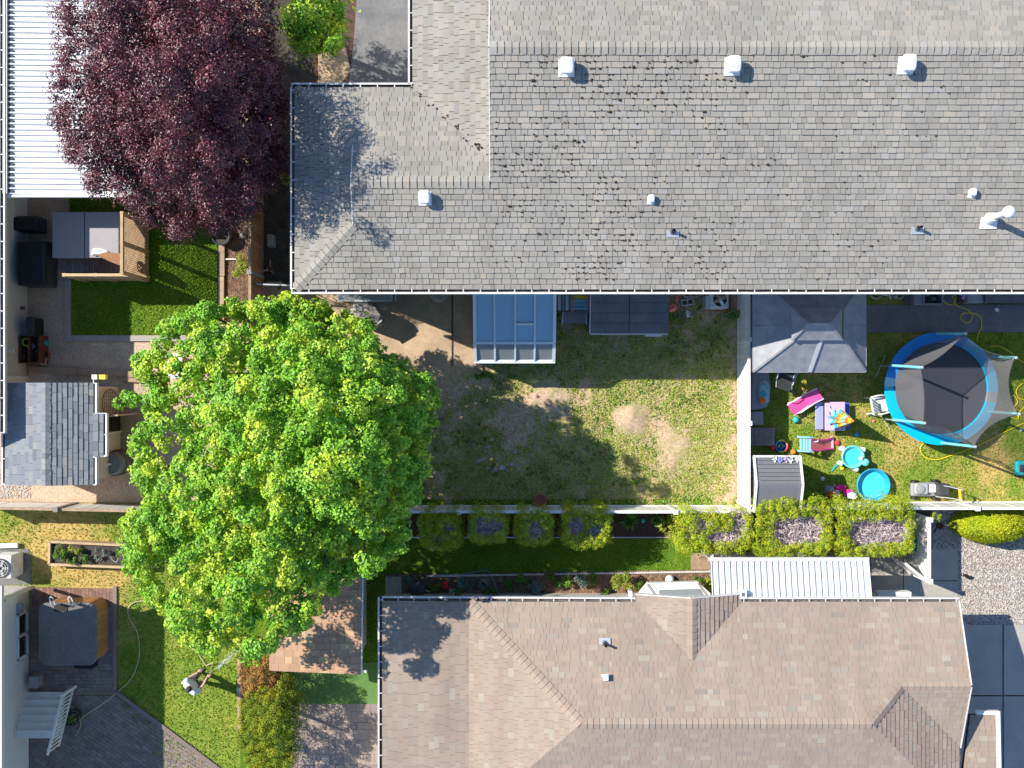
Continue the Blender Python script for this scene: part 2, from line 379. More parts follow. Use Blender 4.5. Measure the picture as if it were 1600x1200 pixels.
def yard_mask(PX, PY, X, Y):
    n = fbm(X*.9, Y*.9, 3)
    rg = .45+1.1*fbm(X*3.2, Y*3.2, 31)
    d = (n-.56)*3.2+(bump_at(PX,PY,985,655,27)*1.7+bump_at(PX,PY,1052,700,38)*1.4+bump_at(PX,PY,858,618,44)*1.1)*rg
    d += bump_at(PX,PY,800,620,60)*.7+(fbm(X*5,Y*5,9)-.5)*2.2
    d += np.clip((1-(PY-455)/75)*1.2, 0, 1)*(PX > 860)*(fbm(X*1.5, Y*1.5, 5) > .42)
    d += np.clip((PX-1128)/14, 0, 1)*.7+np.clip((770-PX)/60, 0, 1)*.5+bump_at(PX,PY,770,660,70)*.4+bump_at(PX,PY,1030,640,60)*.25
    d += (PX < 770)*np.clip((625-PY-(PX-600)*.02)/18, 0, 1)*1.2+(fbm(X*9, Y*9, 15)-.5)*.5
    d -= bump_at(PX,PY,1060,610,70)*.5
    return d
terrain('yard_ground', 405, 440, 1155, 792, 'yard', yard_mask,
        lambda PX,PY,X,Y: bump_at(PX,PY,985,655,22)*.16+bump_at(PX,PY,1052,700,30)*.09+bump_at(PX,PY,858,618,30)*.10+(fbm(X*4,Y*4,2)-.5)*.05, .02)
ground('concrete_patio', [(480,450),(744,450),(745,572),(735,578),(722,573),(700,576),(684,568),(660,572),(640,564),(600,568),(560,560),(470,540)], .045, 'sandy')
j = MB(); j.pbox(705.5,450,707.5,572,.06,.069); struct(j, 'patio_joint', M['dark_soil'])
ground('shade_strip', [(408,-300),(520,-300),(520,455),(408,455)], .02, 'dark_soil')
ground('bark_bed', [(490,-100),(770,-100),(770,140),(490,140)], .03, 'mulch')
ground('dirt_patch', [(497,85),(540,75),(548,110),(530,134),(497,134)], .035, 'sandy')
ground('asphalt_drive', [(565,-100),(650,-100),(650,134),(545,134),(552,70)], .037, 'dark_concrete')
ground('gravel_yard', [(-300,-200),(408,-200),(408,785),(-300,785)], .01, 'aggregate')
def lawn_mask(PX, PY, X, Y): return (fbm(X*1.1, Y*1.1, 7)-.5)*1.6+(fbm(X*6, Y*6, 8)-.5)*.8
terrain('lawn', 110, 300, 340, 525, 'lush_lawn', lambda a,b,x,y: lawn_mask(a,b,x,y)*.6+.1, lambda a,b,x,y: (fbm(x*6,y*6,1)-.5)*.03, .06)
k_ = MB(); k_.pbox(101,437,111,534,0,.09); k_.pbox(111,524,300,533,0,.092); struct(k_, 'lawn_kerb', M['concrete'])
ground('bark_bed', [(352,300),(392,300),(392,500),(352,500)], .04, 'bark_chips')
def straw_mask(PX, PY, X, Y):
    d = (fbm(X*1.0, Y*1.0, 11)-.52)*2+(fbm(X*6, Y*6, 12)-.5)*.8
    d += bump_at(PX,PY,70,860,45)*1.3+bump_at(PX,PY,150,905,40)*1.2+bump_at(PX,PY,120,835,60)*.5
    return d-np.clip((PX-200)/60,0,1)*.6
terrain('lawn', -200, 785, 376, 1400, 'lawn', straw_mask, lambda a,b,x,y: (fbm(x*6,y*6,1)-.5)*.03, .03)
def right_mask(PX, PY, X, Y):
    d = (fbm(X*1.2, Y*1.2, 21)-.52)*2.2+(fbm(X*6, Y*6, 22)-.5)
    d += bump_at(PX,PY,1540,745,70)*.9+bump_at(PX,PY,1420,690,50)*.4+bump_at(PX,PY,1270,640,40)*.3; return d
terrain('lawn', 1172, 440, 1900, 795, 'lawn', right_mask, lambda a,b,x,y: (fbm(x*6,y*6,1)-.5)*.03, .03)
ground('concrete_path', [(1340,476),(1950,476),(1950,519),(1340,519)], .06, 'dark_concrete')
ground('concrete_path', [(1411,440),(1950,440),(1950,474),(1411,474)], .058, 'dark_concrete')
terrain('lawn', 376, 780, 1112, 1400, 'lush_lawn', lambda a,b,x,y: lawn_mask(a,b,x,y)*.4-.3, lambda a,b,x,y: (fbm(x*6,y*6,1)-.5)*.02, .025)
ground('mulch_bed', [(560,800),(1085,800),(1085,839),(560,841)], .05, 'mulch')
ground('plant_bed', [(602,897),(1112,890),(1112,960),(602,960)], .05, 'bark_chips')
ground('putting_green', [(455,1040),(560,1035),(640,1035),(640,1100),(455,1100)], .05, 'turf_green')
ground('concrete_walk', [(1108,864),(1497,858),(1497,960),(1108,960)], .06, 'concrete')
ground('soil_bed', [(1160,797),(1456,797),(1456,862),(1160,866)], .045, 'dark_soil')
ground('pebble_bed', [(1456,797),(1950,797),(1950,1000),(1490,1000),(1490,862),(1456,862)], .04, 'pebble_bed')
def arc_pts(cx, cy, r, a0, a1, n=8): return [(cx+r*math.cos(R(a0+(a1-a0)*i/n)), cy+r*math.sin(R(a0+(a1-a0)*i/n))) for i in range(n+1)]
ground('driveway', [(1480,962),(1506,962)]+arc_pts(1518,962,14,180,90,5)[1:]+[(1950,976),(1950,1500),(1480,1500)], .075, 'concrete')
j = MB(); j.pbox(1566.5,976,1568.5,1500,.07,.08); j.pbox(1490,1086,1950,1088,.07,.0785); struct(j, 'driveway_joint', M['dark_soil'])
for x0, x1, y0, y1 in ((1360,1361.2,862,932),(1411,1412.2,862,932),(1440,1497,907,908.2)):
    struct(MB().pbox(x0,y0,x1,y1,.055,.0655), 'walk_joint', M['dark_soil'])
# loose cover that nobody could count
def grass(name, label, poly, dens, m, size, keep=None, zoff=.04):
    X, Y = scatter(poly, dens); PX, PY = X/S+800, 600-Y/S
    if keep is not None: k = keep(PX, PY, X, Y) > rng.uniform(0, 1, len(X)); X, Y = X[k], Y[k]
    n = len(X); P = np.stack([X, Y, np.full(n, zoff)+rng.uniform(0, .03, n)], 1)
    N = rng.normal(size=(n, 3))*.7; N[:, 2] = abs(N[:, 2])+.35
    o = leaves(name, P, N, rng.uniform(.5, 1.3, n)*size, M[m]); tag(o, label, 'grass', kind='stuff'); return o
YP = [(640,470),(1150,470),(1150,788),(600,788)]
grass('weeds', 'patchy weedy grass over the bare dirt yard', YP, 700, 'blade_weed', .05, lambda a,b,x,y: (1-np.clip(yard_mask(a,b,x,y),0,1))*.9*(~((a<746)&(b<578))), .045)
grass('weed_clumps', 'dark green broadleaf weed clumps in the dirt yard', YP, 110, 'plant_green', .09, lambda a,b,x,y: (fbm(x*2.2,y*2.2,44)>.55)*(1-np.clip(yard_mask(a,b,x,y),0,1))*(~((a<746)&(b<600))), .05)
grass('straw_grass', 'dry straw blades in the dirt yard', YP, 150, 'blade_straw', .05, lambda a,b,x,y: 1.0*~((a<746)&(b<580)), .045)
LL = [(0,797),(372,797),(372,1200),(255,1200),(180,1085),(180,915),(30,915),(30,860),(0,860)]
grass('grass_blades', 'green grass of the lawn around the raised planter', LL, 420, 'blade_green', .05, lambda a,b,x,y: 1-np.clip(straw_mask(a,b,x,y),0,1)*.85)
grass('dry_grass', 'dry yellow grass in the lawn around the raised planter', LL, 200, 'blade_straw', .05, lambda a,b,x,y: np.clip(straw_mask(a,b,x,y),0.05,1))
grass('grass_blades', 'lush green grass of the small lawn beside the hot tub screen', [(112,300),(338,300),(338,523),(112,523)], 700, 'blade_green', .045, None, .075)
RL = [(1174,455),(1600,455),(1600,475),(1340,475),(1340,520),(1700,520),(1700,780),(1174,780)]
grass('grass_blades', 'green grass of the lawn with the trampoline', RL, 420, 'blade_green', .05, lambda a,b,x,y: 1-np.clip(right_mask(a,b,x,y),0,1)*.8)
grass('dry_grass', 'dry yellow grass in the lawn with the trampoline', RL, 220, 'blade_straw', .05, lambda a,b,x,y: np.clip(right_mask(a,b,x,y)+.1,0.05,1))
grass('grass_blades', 'mown grass strip between the hedges and the tan roofed house', [(376,842),(1076,840),(1076,891),(602,897),(590,930),(590,1045),(376,1045)], 380, 'blade_green', .04, None, .03)
def pebbles(name, label, poly, dens, size, z=.05, m='pebble'):
    X, Y = scatter(poly, dens); n = len(X); ang = rng.uniform(0, 6.28, n); s = rng.uniform(.6, 1.4, n)*size
    base = np.array([[1,0,0],[.3,.8,0],[-.8,.5,0],[-.7,-.6,0],[.4,-.8,0],[0,0,.55]])
    V = np.empty((n, 6, 3)); c, t = np.cos(ang), np.sin(ang)
    V[:, :, 0] = X[:, None]+s[:, None]*(c[:, None]*base[:, 0]-t[:, None]*base[:, 1]*.7)
    V[:, :, 1] = Y[:, None]+s[:, None]*(t[:, None]*base[:, 0]+c[:, None]*base[:, 1]*.7)
    V[:, :, 2] = z+s[:, None]*base[:, 2]+rng.uniform(0, .01, n)[:, None]
    i = np.arange(n)*6; F = np.stack([np.stack([i+a, i+(a+1) % 5, i+5], 1) for a in range(5)], 1).reshape(-1, 3)
    o = np_mesh(name, V.reshape(-1, 3), F, 3, M[m]); tag(o, label, 'gravel', kind='stuff')
pebbles('river_gravel', 'pale river gravel beside the tan roofed house', [(1457,798),(1640,798),(1640,975),(1520,975),(1492,965),(1492,862),(1457,862)], 900, .026)
pebbles('river_gravel', 'pale stones behind the slate roofed shed', [(-20,700),(48,700),(48,778),(-20,778)], 900, .028, .02)
pebbles('bark_cover', 'bark chips in the bed beside the small lawn', [(353,340),(391,340),(391,495),(353,495)], 900, .022, .045, 'bark_chips')
pebbles('bark_cover', 'bark chips in the flower bed along the tan roofed house', [(604,899),(1110,893),(1110,935),(604,935)], 500, .03, .05, 'bark_chips')
pebbles('bark_cover', 'dark mulch crumbs in the hedge bed', [(560,802),(1080,802),(1080,838),(560,840)], 700, .02, .05, 'mulch')

# ---------------------------------------------------------------- shingled roofs
class Plane:
    """roof plane: through eave point (world x,y,z0), rising along unit dir (dx,dy) with slope m"""
    def __init__(s, px, py, z0, d, m, o=None):
        s.o = G(px, py, z0) if o is None else o; s.d = Vector((d[0], d[1], 0)).normalized(); s.m = m
        s.v = (s.d+Vector((0, 0, m))).normalized(); s.u = Vector((s.d.y, -s.d.x, 0)); s.n = s.u.cross(s.v)
    def z(s, x, y): return s.o.z+s.m*((x-s.o.x)*s.d.x+(y-s.o.y)*s.d.y)
    def at(s, px, py):                   # photo pixel seen on this plane
        k = S/H; ax, ay = (px-800)*k, (600-py)*k
        t = s.m*(ax*s.d.x+ay*s.d.y); c = s.o.z-s.m*(s.o.x*s.d.x+s.o.y*s.d.y)
        z = (c+t*H)/(1+t); return G(px, py, z)
    def uv(s, p): q = Vector(p)-s.o; return (q.dot(s.u), q.dot(s.v))
    def pt(s, u, v, n=0.0): return s.o+s.u*u+s.v*v+s.n*n
def meet(a, b, t, horiz=None):
    """point of both planes where coordinate horiz ('x'/'y') equals t"""
    ca = a.o.z-a.m*(a.o.x*a.d.x+a.o.y*a.d.y); cb = b.o.z-b.m*(b.o.x*b.d.x+b.o.y*b.d.y)
    A = a.m*a.d.x-b.m*b.d.x; B = a.m*a.d.y-b.m*b.d.y; Cc = cb-ca
    if horiz == 'x': x = t; y = (Cc-A*x)/B
    else: y = t; x = (Cc-B*y)/A
    return Vector((x, y, a.z(x, y)))
def clip(poly, conv):                    # Sutherland-Hodgman, conv counter-clockwise
    out = poly; n = len(conv)
    for i in range(n):
        ax, ay = conv[i]; bx, by = conv[(i+1) % n]; ex, ey = bx-ax, by-ay; inp = out; out = []
        if not inp: return []
        prev = inp[-1]; dp = ex*(prev[1]-ay)-ey*(prev[0]-ax)
        for q in inp:
            dq = ex*(q[1]-ay)-ey*(q[0]-ax)
            if (dq >= 0) != (dp >= 0):
                t = dp/(dp-dq); out.append((prev[0]+t*(q[0]-prev[0]), prev[1]+t*(q[1]-prev[1])))
            if dq >= 0: out.append(q)
            prev, dp = q, dq
    return out
class Roof:
    """collects the shingles of one building and builds them: the 300 largest in view as parts, the rest as one part"""
    def __init__(s, root, m, widths, expo, thick, name='shingle', rest='shingles', gap=.008, nmax=300):
        s.root = root; s.m = m; s.w = widths; s.e = expo; s.t = thick; s.gap = gap; s.items = []; s.nm = name; s.rest = rest; s.nmax = nmax; s.meshes = {}
    def field(s, pl, pts, seed=0, deck=True, wob=.003):
        rn = random.Random(seed); uv = [pl.uv(p) for p in pts]
        area = sum(uv[i][0]*uv[(i+1) % len(uv)][1]-uv[(i+1) % len(uv)][0]*uv[i][1] for i in range(len(uv)))
        if area < 0: uv = uv[::-1]
        if deck:
            d = MB(); d.slab([pl.pt(a, b, -.004) for a, b in uv], .12); d.build('roof_deck', M['felt'], s.root)
        u0 = min(a for a, b in uv); u1 = max(a for a, b in uv); v1 = max(b for a, b in uv); v0 = min(b for a, b in uv)
        r = math.floor(v0/s.e); 
        while r*s.e < v1:
            va, vb = r*s.e, (r+1)*s.e; u = u0-rn.random()*.3
            while u < u1:
                k = rn.randrange(len(s.w)); w = s.w[k]; ti = rn.randrange(3)
                q = clip([(u+s.gap/2, va), (u+w-s.gap/2, va), (u+w-s.gap/2, vb), (u+s.gap/2, vb)], uv)
                if len(q) >= 3:
                    ar = abs(sum(q[i][0]*q[(i+1) % len(q)][1]-q[(i+1) % len(q)][0]*q[i][1] for i in range(len(q))))/2
                    if ar > .0008:
                        whole = ar > .985*(w-s.gap)*s.e
                        s.items.append((pl, q, va, ti, whole, k, ar, rn.uniform(-wob, wob), s.t))
                u += w
            r += 1
    def finish(s):
        def vis(it):
            pl, q, va, ti, whole, k, ar, wb, th_ = it
            p = pl.pt(q[0][0], q[0][1]); f = H/(H-p.z); X, Y = p.x*f/S+800, 600-p.y*f/S
            return ar*f*f if (whole and 0 < X < 1600 and 70 < Y < 1130) else 0
        order = sorted(range(len(s.items)), key=lambda i: -vis(s.items[i])); single = set(i for i in order[:s.nmax] if vis(s.items[i]) > 0)
        rest = MB()
        for i, (pl, q, va, ti, whole, k, ar, wb, th_) in enumerate(s.items):
            t = th_*(.75+.25*ti)
            if i in single:
                key = (id(pl), k, ti, th_)
                if key not in s.meshes:
                    w = s.w[k]-s.gap; P = [(0, 0), (w, 0), (w, s.e), (0, s.e)]
                    vs = [(a, b, -.003) for a, b in P]+[(a, b, t*(1-.9*b/s.e)) for a, b in P]
                    vs = [tuple(pl.u*a+pl.v*b+pl.n*c) for a, b, c in vs]
                    me = bpy.data.meshes.new(s.nm); me.from_pydata(vs, [], [(3,2,1,0),(4,5,6,7),(0,1,5,4),(1,2,6,5),(2,3,7,6),(3,0,4,7)])
                    me.materials.append(s.m); s.meshes[key] = me
                o = bpy.data.objects.new(s.nm, s.meshes[key]); C.objects.link(o); o.parent = s.root
                o.location = pl.pt(min(a for a, b in q), va)-ORG[s.root.name]
            else:
                n = len(q)
                vs = [pl.pt(a, b, -.003) for a, b in q]+[pl.pt(a, b+wb*(1-(b-va)/s.e), t*(1-.9*(b-va)/s.e)) for a, b in q]
                rest.add(vs, [tuple(range(n, 2*n))]+[(j, (j+1) % n, n+(j+1) % n, n+j) for j in range(n)])
        if rest.V:
            o = rest.build(s.rest, s.m, s.root); o['kind'] = 'stuff'
def caps(root, p, q, na, nb, m, step=.15, w=.16, t=.022, name='ridge_cap', lim=400):
    """folded cap pieces from p to q; na, nb = unit vectors running down the two sides"""
    p, q = Vector(p), Vector(q); d = q-p; L = d.length; d.normalize(); n = max(1, int(L/step)); st = L/n
    up = (Vector((0,0,1))-d*d.z).normalized()
    for i in range(n):
        a = p+d*(i*st+.004); b = p+d*((i+1)*st-.002)
        mb = MB(); vs = []
        for s_, tt in ((a, t*.5), (b, t*1.6)):
            vs += [s_+na*w+up*.004, s_+na*w+up*(tt+.004), s_+up*(tt+.012), s_+nb*w+up*(tt+.004), s_+nb*w+up*.004]
        mb.add(vs, [(0,5,6,1),(1,6,7,2),(2,7,8,3),(3,8,9,4),(5,9,8),(5,8,7),(5,7,6),(0,1,2),(0,2,3),(0,3,4)])
        mb.build(name, m, root)
def down(pl, d):                         # unit vector down the plane perpendicular to ridge direction d
    d = Vector(d).normalized(); v = pl.n.cross(d).normalized(); return v if v.z < 0 else -v
def gutter(root, p, q, out, m, mi, w=.11, hang=.45, hm=None, name='gutter', length=None):
    """open trough from p to q, out = horizontal unit vector away from the roof, with hangers"""
    p, q, out = Vector(p), Vector(q), Vector(out); d = (q-p).normalized(); L = (q-p).length; z = Vector((0,0,1))
    g = MB(); c = (p+q)/2
    g.obox(c+out*w-z*.05, d*L/2, out*.014, z*.065)
    g.obox(c+out*(w-.01)+z*.015, d*L/2, out*.024, z*.008)
    g.obox(c+out*w*.5-z*.10, d*L/2, out*w*.48, z*.006)
    o = g.build(name, m, root)
    b = MB(); b.obox(c+out*w*.5-z*.085, d*L/2, out*w*.40, z*.008); b.build('gutter_debris', mi, o)
    n = int(L/hang)
    for i in range(n+1):
        s_ = p+d*(i*L/max(n, 1)*.985+.02)
        MB().obox(s_+out*w*.5+z*.016, d*.013, out*w*.52, z*.006).build('hanger', hm or m, o)
    return o
# ---------------------------------------------------------------- two-storey grey house
ZE = 5.2; ms = .33
gh = thing('grey_house', 'two-storey house with pale grey shingle roof filling the top right', 'house', 1100, 200)
Sp = Plane(900, 452, ZE, (0, 1), ms)                    # south plane, rises north
Wp = Plane(461, 300, ZE, (1, 0), ms)                    # west plane of the wing
Np = Plane(550, 137, ZE, (0, -1), ms)                   # north plane of the wing
W2 = Plane(645, 80, ZE, (1, 0), ms)                     # west plane of the main block's skirt
xr = 1900*S*.83; xL = Wp.o.x; yS = Sp.o.y; yN = Np.o.y
yr = (yS+yN)/2; zr = Sp.z(0, yr)                         # wing ridge
gx = Wp.at(552, 280).x                                  # wing gablet
ys_g = meet(Sp, Wp, gx, 'x').y; yn_g = meet(Np, Wp, gx, 'x').y
mx = G(765, 170, 6.9).x; mxs = G(765, 170, 6.1).x        # main gable rake
yM = Sp.at(800, 74).y; zM = Sp.z(0, yM)                  # main ridge
yB = 2*yM-yS                                            # far north eave
Nm = Plane(0, 0, ZE, (0, -1), ms, o=Vector((0, yB, ZE)))
RF = Roof(gh, M['grey_shingle'], [.13,.17,.21,.26,.31], .146, .028, gap=.011)
P3 = lambda pl, x, y: Vector((x, y, pl.z(x, y)))
RF.field(Sp, [P3(Sp,xr,yS), P3(Sp,xr,yM), P3(Sp,mx,yM), P3(Sp,mx,yr), P3(Sp,mx,yS)], 1)
RF.field(Sp, [P3(Sp,mx,yS), P3(Sp,mx,yr), P3(Sp,gx,yr), P3(Sp,gx,yS)], 2)
RF.field(Sp, [P3(Sp,gx,yS), P3(Sp,gx,ys_g), P3(Sp,xL,yS)], 2)
RF.field(Wp, [P3(Wp,xL,yS), P3(Wp,gx,ys_g), P3(Wp,gx,yn_g), P3(Wp,xL,yN)], 3)
xv = W2.o.x                                             # valley W2 / Np
vt = meet(W2, Np, mxs, 'x'); 
RF.field(Np, [P3(Np,gx,yN), P3(Np,gx,yr), P3(Np,xv,yr), P3(Np,xv,yN)], 4)
RF.field(Np, [P3(Np,xL,yN), P3(Np,gx,yn_g), P3(Np,gx,yN)], 4)
vy = min(vt.y, yN)
RF.field(Np, [P3(Np,xv,yN), P3(Np,xv,yr), P3(Np,mxs,yr), P3(Np,mxs,vy)], 5)
RF.field(W2, [P3(W2,xv,yN), P3(W2,mxs,vy), P3(W2,mxs,yB), P3(W2,xv,yB)], 6)
RF.field(Nm, [P3(Nm,xr,yB), P3(Nm,xr,yM), P3(Nm,mx,yM), P3(Nm,mx,yB)], 7)
RF.finish()
# gablet faces and rake trim
g_ = MB(); g_.add([(gx+.12,ys_g,Sp.z(0,ys_g)-.02),(gx+.12,yn_g,Np.z(0,yn_g)-.02),(gx+.12,yr,zr-.02)], [(0,2,1)]); g_.build('gable', M['stucco'], gh)
g_ = MB(); g_.add([(mx+.15,yr-.4,W2.z(mx,0)-.3),(mx+.15,yM,W2.z(mx,0)-.3),(mx+.15,yM,zM-.02),(mx+.15,yr-.4,Sp.z(0,yr-.4)-.02)], [(0,1,2,3)]); g_.build('gable', M['stucco'], gh)
for a, b in (((gx,ys_g,Sp.z(0,ys_g)),(gx,yr,zr)), ((gx,yn_g,Np.z(0,yn_g)),(gx,yr,zr)), ((mx,yr,zr),(mx,yM,zM)), ((mx,yB,ZE),(mx,yM,zM))):
    a, b = Vector(a), Vector(b); MB().beam(a+Vector((-.012,0,-.06)), b+Vector((-.012,0,-.06)), .025, .16).build('rake_board', M['gutter'], gh)
X1 = Vector((1,0,0)); Y1 = Vector((0,1,0))
caps(gh, (gx,yr,zr), (mxs,yr,zr), down(Sp,X1), down(Np,X1), M['grey_shingle'], .18, .17)
caps(gh, (mx,yM,zM), (xr,yM,zM), down(Sp,X1), down(Nm,X1), M['grey_shingle'], .18, .17)
for yy, zz, pl in ((yS, ZE, Sp), (yN, ZE, Np)):
    p = Vector((xL, yy, zz)); q = P3(Wp, gx, ys_g if pl is Sp else yn_g); d = q-p
    caps(gh, p, q, down(pl, d), down(Wp, d), M['grey_shingle'], .17, .15)
gutter(gh, (xL-.1,yS,ZE), (xr,yS,ZE), (0,-1,0), M['gutter'], M['gutter_brown'])
gutter(gh, (xL,yS,ZE), (xL,yN,ZE), (-1,0,0), M['gutter'], M['gutter_brown'], hang=.44)
gutter(gh, (xL-.1,yN,ZE), (xv,yN,ZE), (0,1,0), M['gutter'], M['gutter_brown'])
gutter(gh, (xv,yN+.1,ZE), (xv,yB,ZE), (-1,0,0), M['gutter'], M['gutter_brown'])
w_ = MB(); w_.box((xL+.5+xr)/2, (yS+.5+yB)/2, 0, 5.05, xr-xL-.9, 0.02)
w_ = MB(); w_.prism([(xL+.45,yS+.45),(xr,yS+.45),(xr,yB-.4),(xv+.45,yB-.4),(xv+.45,yN-.45),(xL+.45,yN-.45)], 0, 5.06); w_.build('wall', M['stucco'], gh)
for yy, xa, xb in ((yS, xL, xr), (yN, xL, xv)):
    sgn = 1 if yy == yS else -1; MB().box((xa+xb)/2, yy+sgn*.22, ZE-.15, ZE-.13, xb-xa-.05, .42).build('soffit', M['white_paint'], gh)
# moss and debris on the roof
n = 5200; X = rng.uniform(mx, mx+12, n); r_ = rng.integers(2, 52, n); PXd = X
dens = np.exp(-np.abs(X-(mx+3.0))/3.6); k = rng.uniform(0, 1, n) < dens*np.clip((fbm(X*.8, r_*.12, 77)-.35)*4, .12, 1.25); X, r_ = X[k], r_[k]
mb = MB()
for x, r0 in zip(X, r_):
    v = r0*.146+random.uniform(-.035, .02); u = Vector((x,yS,ZE)); u = (u-Sp.o).dot(Sp.u); s_ = random.uniform(.014, .036)*(1.7 if random.random() < .06 else 1)
    c = Sp.pt(u, v, .026); a = random.random()*3; m_ = 5
    if c.y > yM-.15: continue
    vs = [c+Sp.u*(s_*random.uniform(.7, 1.5)*math.cos(a+k2*1.257))+Sp.v*(s_*.7*math.sin(a+k2*1.257)) for k2 in range(m_)]+[c+Sp.n*s_*.8]
    mb.add(vs, [(k2, (k2+1) % 5, 5) for k2 in range(5)])
o = mb.build('moss', M['moss'], gh); o['kind'] = 'stuff'
mb = MB()
for i in range(46):
    t = random.random(); c = P3(W2, *(Vector((xv,yN,0))*(1-t)+Vector((mxs,vy,0))*t).xy)+Vector((random.gauss(.0,.07), random.gauss(.0,.07), .04)); s_ = random.uniform(.012,.04)
    vs = [c+Vector((s_*math.cos(k2*1.257)*random.uniform(.7,1.3), s_*math.sin(k2*1.257), 0)) for k2 in range(5)]+[c+Vector((0,0,s_*.6))]
    mb.add(vs, [(k2, (k2+1) % 5, 5) for k2 in range(5)])
o = mb.build('valley_debris', M['moss'], gh); o['kind'] = 'stuff'
# vents, each a thing of its own standing on the roof
def roof_vent(px, py, label, s_=1.0, cat='roof vent'):
    p = Sp.at(px, py); t = bpy.data.objects.new('roof_vent', None); C.objects.link(t); t.location = p; ORG[t.name] = p; tag(t, label, cat, 'white vents on the grey shingle roof')
    u, v, nn = Sp.u, Sp.v, Sp.n; w = .17*s_
    MB().obox(p+nn*.03-v*.06, u*w*1.15, v*w*1.25, nn*.008).build('flange', M['white_metal'], t)
    MB().obox(p+nn*.12*s_, u*w*.7, v*w*.8, nn*.1*s_).build('collar', M['white_metal'], t)
    z0 = p+nn*.2*s_+Vector((0, .0, 0)); prof = [(1.0, 0), (1.04, .03), (1.0, .09), (.82, .135), (0.3, .15)]
    mb = MB(); vs = []; N = 20
    for r0, h in prof:
        for k2 in range(N):
            a = 2*math.pi*k2/N; ce, se = math.cos(a), math.sin(a); e = .45
            vs.append(z0+u*(w*r0*math.copysign(abs(ce)**e, ce))+v*(w*1.18*r0*math.copysign(abs(se)**e, se))+nn*h*s_)
    fs = [(i*N+k2, i*N+(k2+1) % N, (i+1)*N+(k2+1) % N, (i+1)*N+k2) for i in range(len(prof)-1) for k2 in range(N)]+[tuple(range(4*N, 5*N))]
    mb.add(vs, fs); mb.build('cap', M['white_metal'], t, smooth=False)
for px, py, s_, lb in ((885,102,1,'large white roof vent nearest the pale valley, on the grey roof'), (1144,100,1,'large white roof vent in the middle of the upper row on the grey roof'),
                   (1415,98,1,'large white roof vent, the upper one near the right end of the grey roof'), (664,306,.85,'large white roof vent on the left wing below the ridge caps'),
                   (1017,309,.48,'small square white vent above a pipe in the middle of the grey roof'), (1518,299,.48,'small square white vent beside the tall flue on the grey roof')):
    roof_vent(px, py, lb, s_)
def pipe_vent(px, py, label, pl, root_label_group, hgt=.3):
    p = pl.at(px, py); t = bpy.data.objects.new('pipe_vent', None); C.objects.link(t); t.location = p; ORG[t.name] = p; tag(t, label, 'pipe vent', root_label_group)
    MB().obox(p+pl.n*.035-pl.v*.05, pl.u*.16, pl.v*.09, pl.n*.006).build('flashing', M['galv'], t)
    MB().lathe([(.085,.02),(.05,.12),(.05,.13)], p.x, p.y, 14, p.z, closed=False).build('boot', M['dark_metal'], t)
    MB().lathe([(.035,.0),(.035,hgt),(.028,hgt),(.028,.1)], p.x, p.y, 14, p.z, closed=False).build('pipe', M['black'], t)
pipe_vent(1051, 362, 'short black plumbing pipe in the middle of the grey roof', Sp, 'plumbing pipes on the grey roof')
pipe_vent(1433, 357, 'short black plumbing pipe left of the tall flue on the grey roof', Sp, 'plumbing pipes on the grey roof')
p = Sp.at(1545, 342); t = bpy.data.objects.new('flue_pipe', None); C.objects.link(t); t.location = p; ORG[t.name] = p
tag(t, 'tall white flue pipe with round cap near the right edge of the grey roof', 'flue')
MB().obox(p+Sp.n*.035-Sp.v*.1, Sp.u*.22, Sp.v*.15, Sp.n*.006).build('flashing', M['white_metal'], t)
MB().lathe([(.15,.0),(.11,.3),(.10,.32)], p.x, p.y, 18, p.z).build('storm_collar', M['white_metal'], t)
MB().lathe([(.075,.2),(.075,1.02)], p.x, p.y, 18, p.z).build('pipe', M['white_metal'], t)
MB().lathe([(.10,1.0),(.15,1.03),(.15,1.10),(.12,1.15),(.02,1.19)], p.x, p.y, 20, p.z).build('cap', M['white_metal'], t)

# ---------------------------------------------------------------- tan roofed bungalow
ZT = 2.7; mt = .36
th = thing('tan_house', 'bungalow with tan shingle roof along the bottom edge', 'house', 1040, 1040)
TN = Plane(900, 940, ZT, (0, -1), mt); yT = TN.o.y
xP = G(597, 1000, 2.58).x; xH = G(733, 940, ZT).x
TPw = Plane(0, 0, 2.56, (1, 0), (ZT-2.56)/(xH-xP), o=Vector((xP, yT, 2.56)))
TW = Plane(0, 0, ZT, (1, 0), mt, o=Vector((xH, yT, ZT)))
yTr = TN.at(1000, 1131).y; zTr = TN.z(0, yTr); yTS = 2*yTr-yT
TS = Plane(0, 0, ZT, (0, 1), mt, o=Vector((0, yTS, ZT)))
yWr = TN.at(1450, 1072).y; zWr = TN.z(0, yWr)            # right wing ridge
xRr = G(1517, 1072, zWr).x
hW = meet(TN, TW, yTr, 'y'); xE = TN.at(1362, 1131).x     # east end of main ridge
TE = Plane(0, 0, ZT, (-1, 0), mt, o=Vector((xE+(zTr-ZT)/mt, yTr, ZT)))
TWS = Plane(0, 0, ZT, (0, 1), mt, o=Vector((0, 2*yWr-yT, ZT)))   # south plane of the right wing
xhe = meet(TN, TE, yWr, 'y').x
RT = Roof(th, M['tan_shingle'], [.12,.17,.22,.28,.34], .15, .011, gap=.006)
RP = Roof(th, M['tan_shingle'], [.25,.30,.36], .15, .011, gap=.007, nmax=0, rest='porch_shingles')
eg = P3                                                   # entrance gable numbers
gxc = G(1081, 940, 3.2).x; gw = 1.5; zg = ZT+gw*mt; yge = yT+.2; ygi = yT-(zg-ZT)/mt
RT.field(TN, [P3(TN,xH,yT), P3(TN,gxc-gw,yT), P3(TN,gxc,ygi), P3(TN,gxc,yTr), hW], 11)
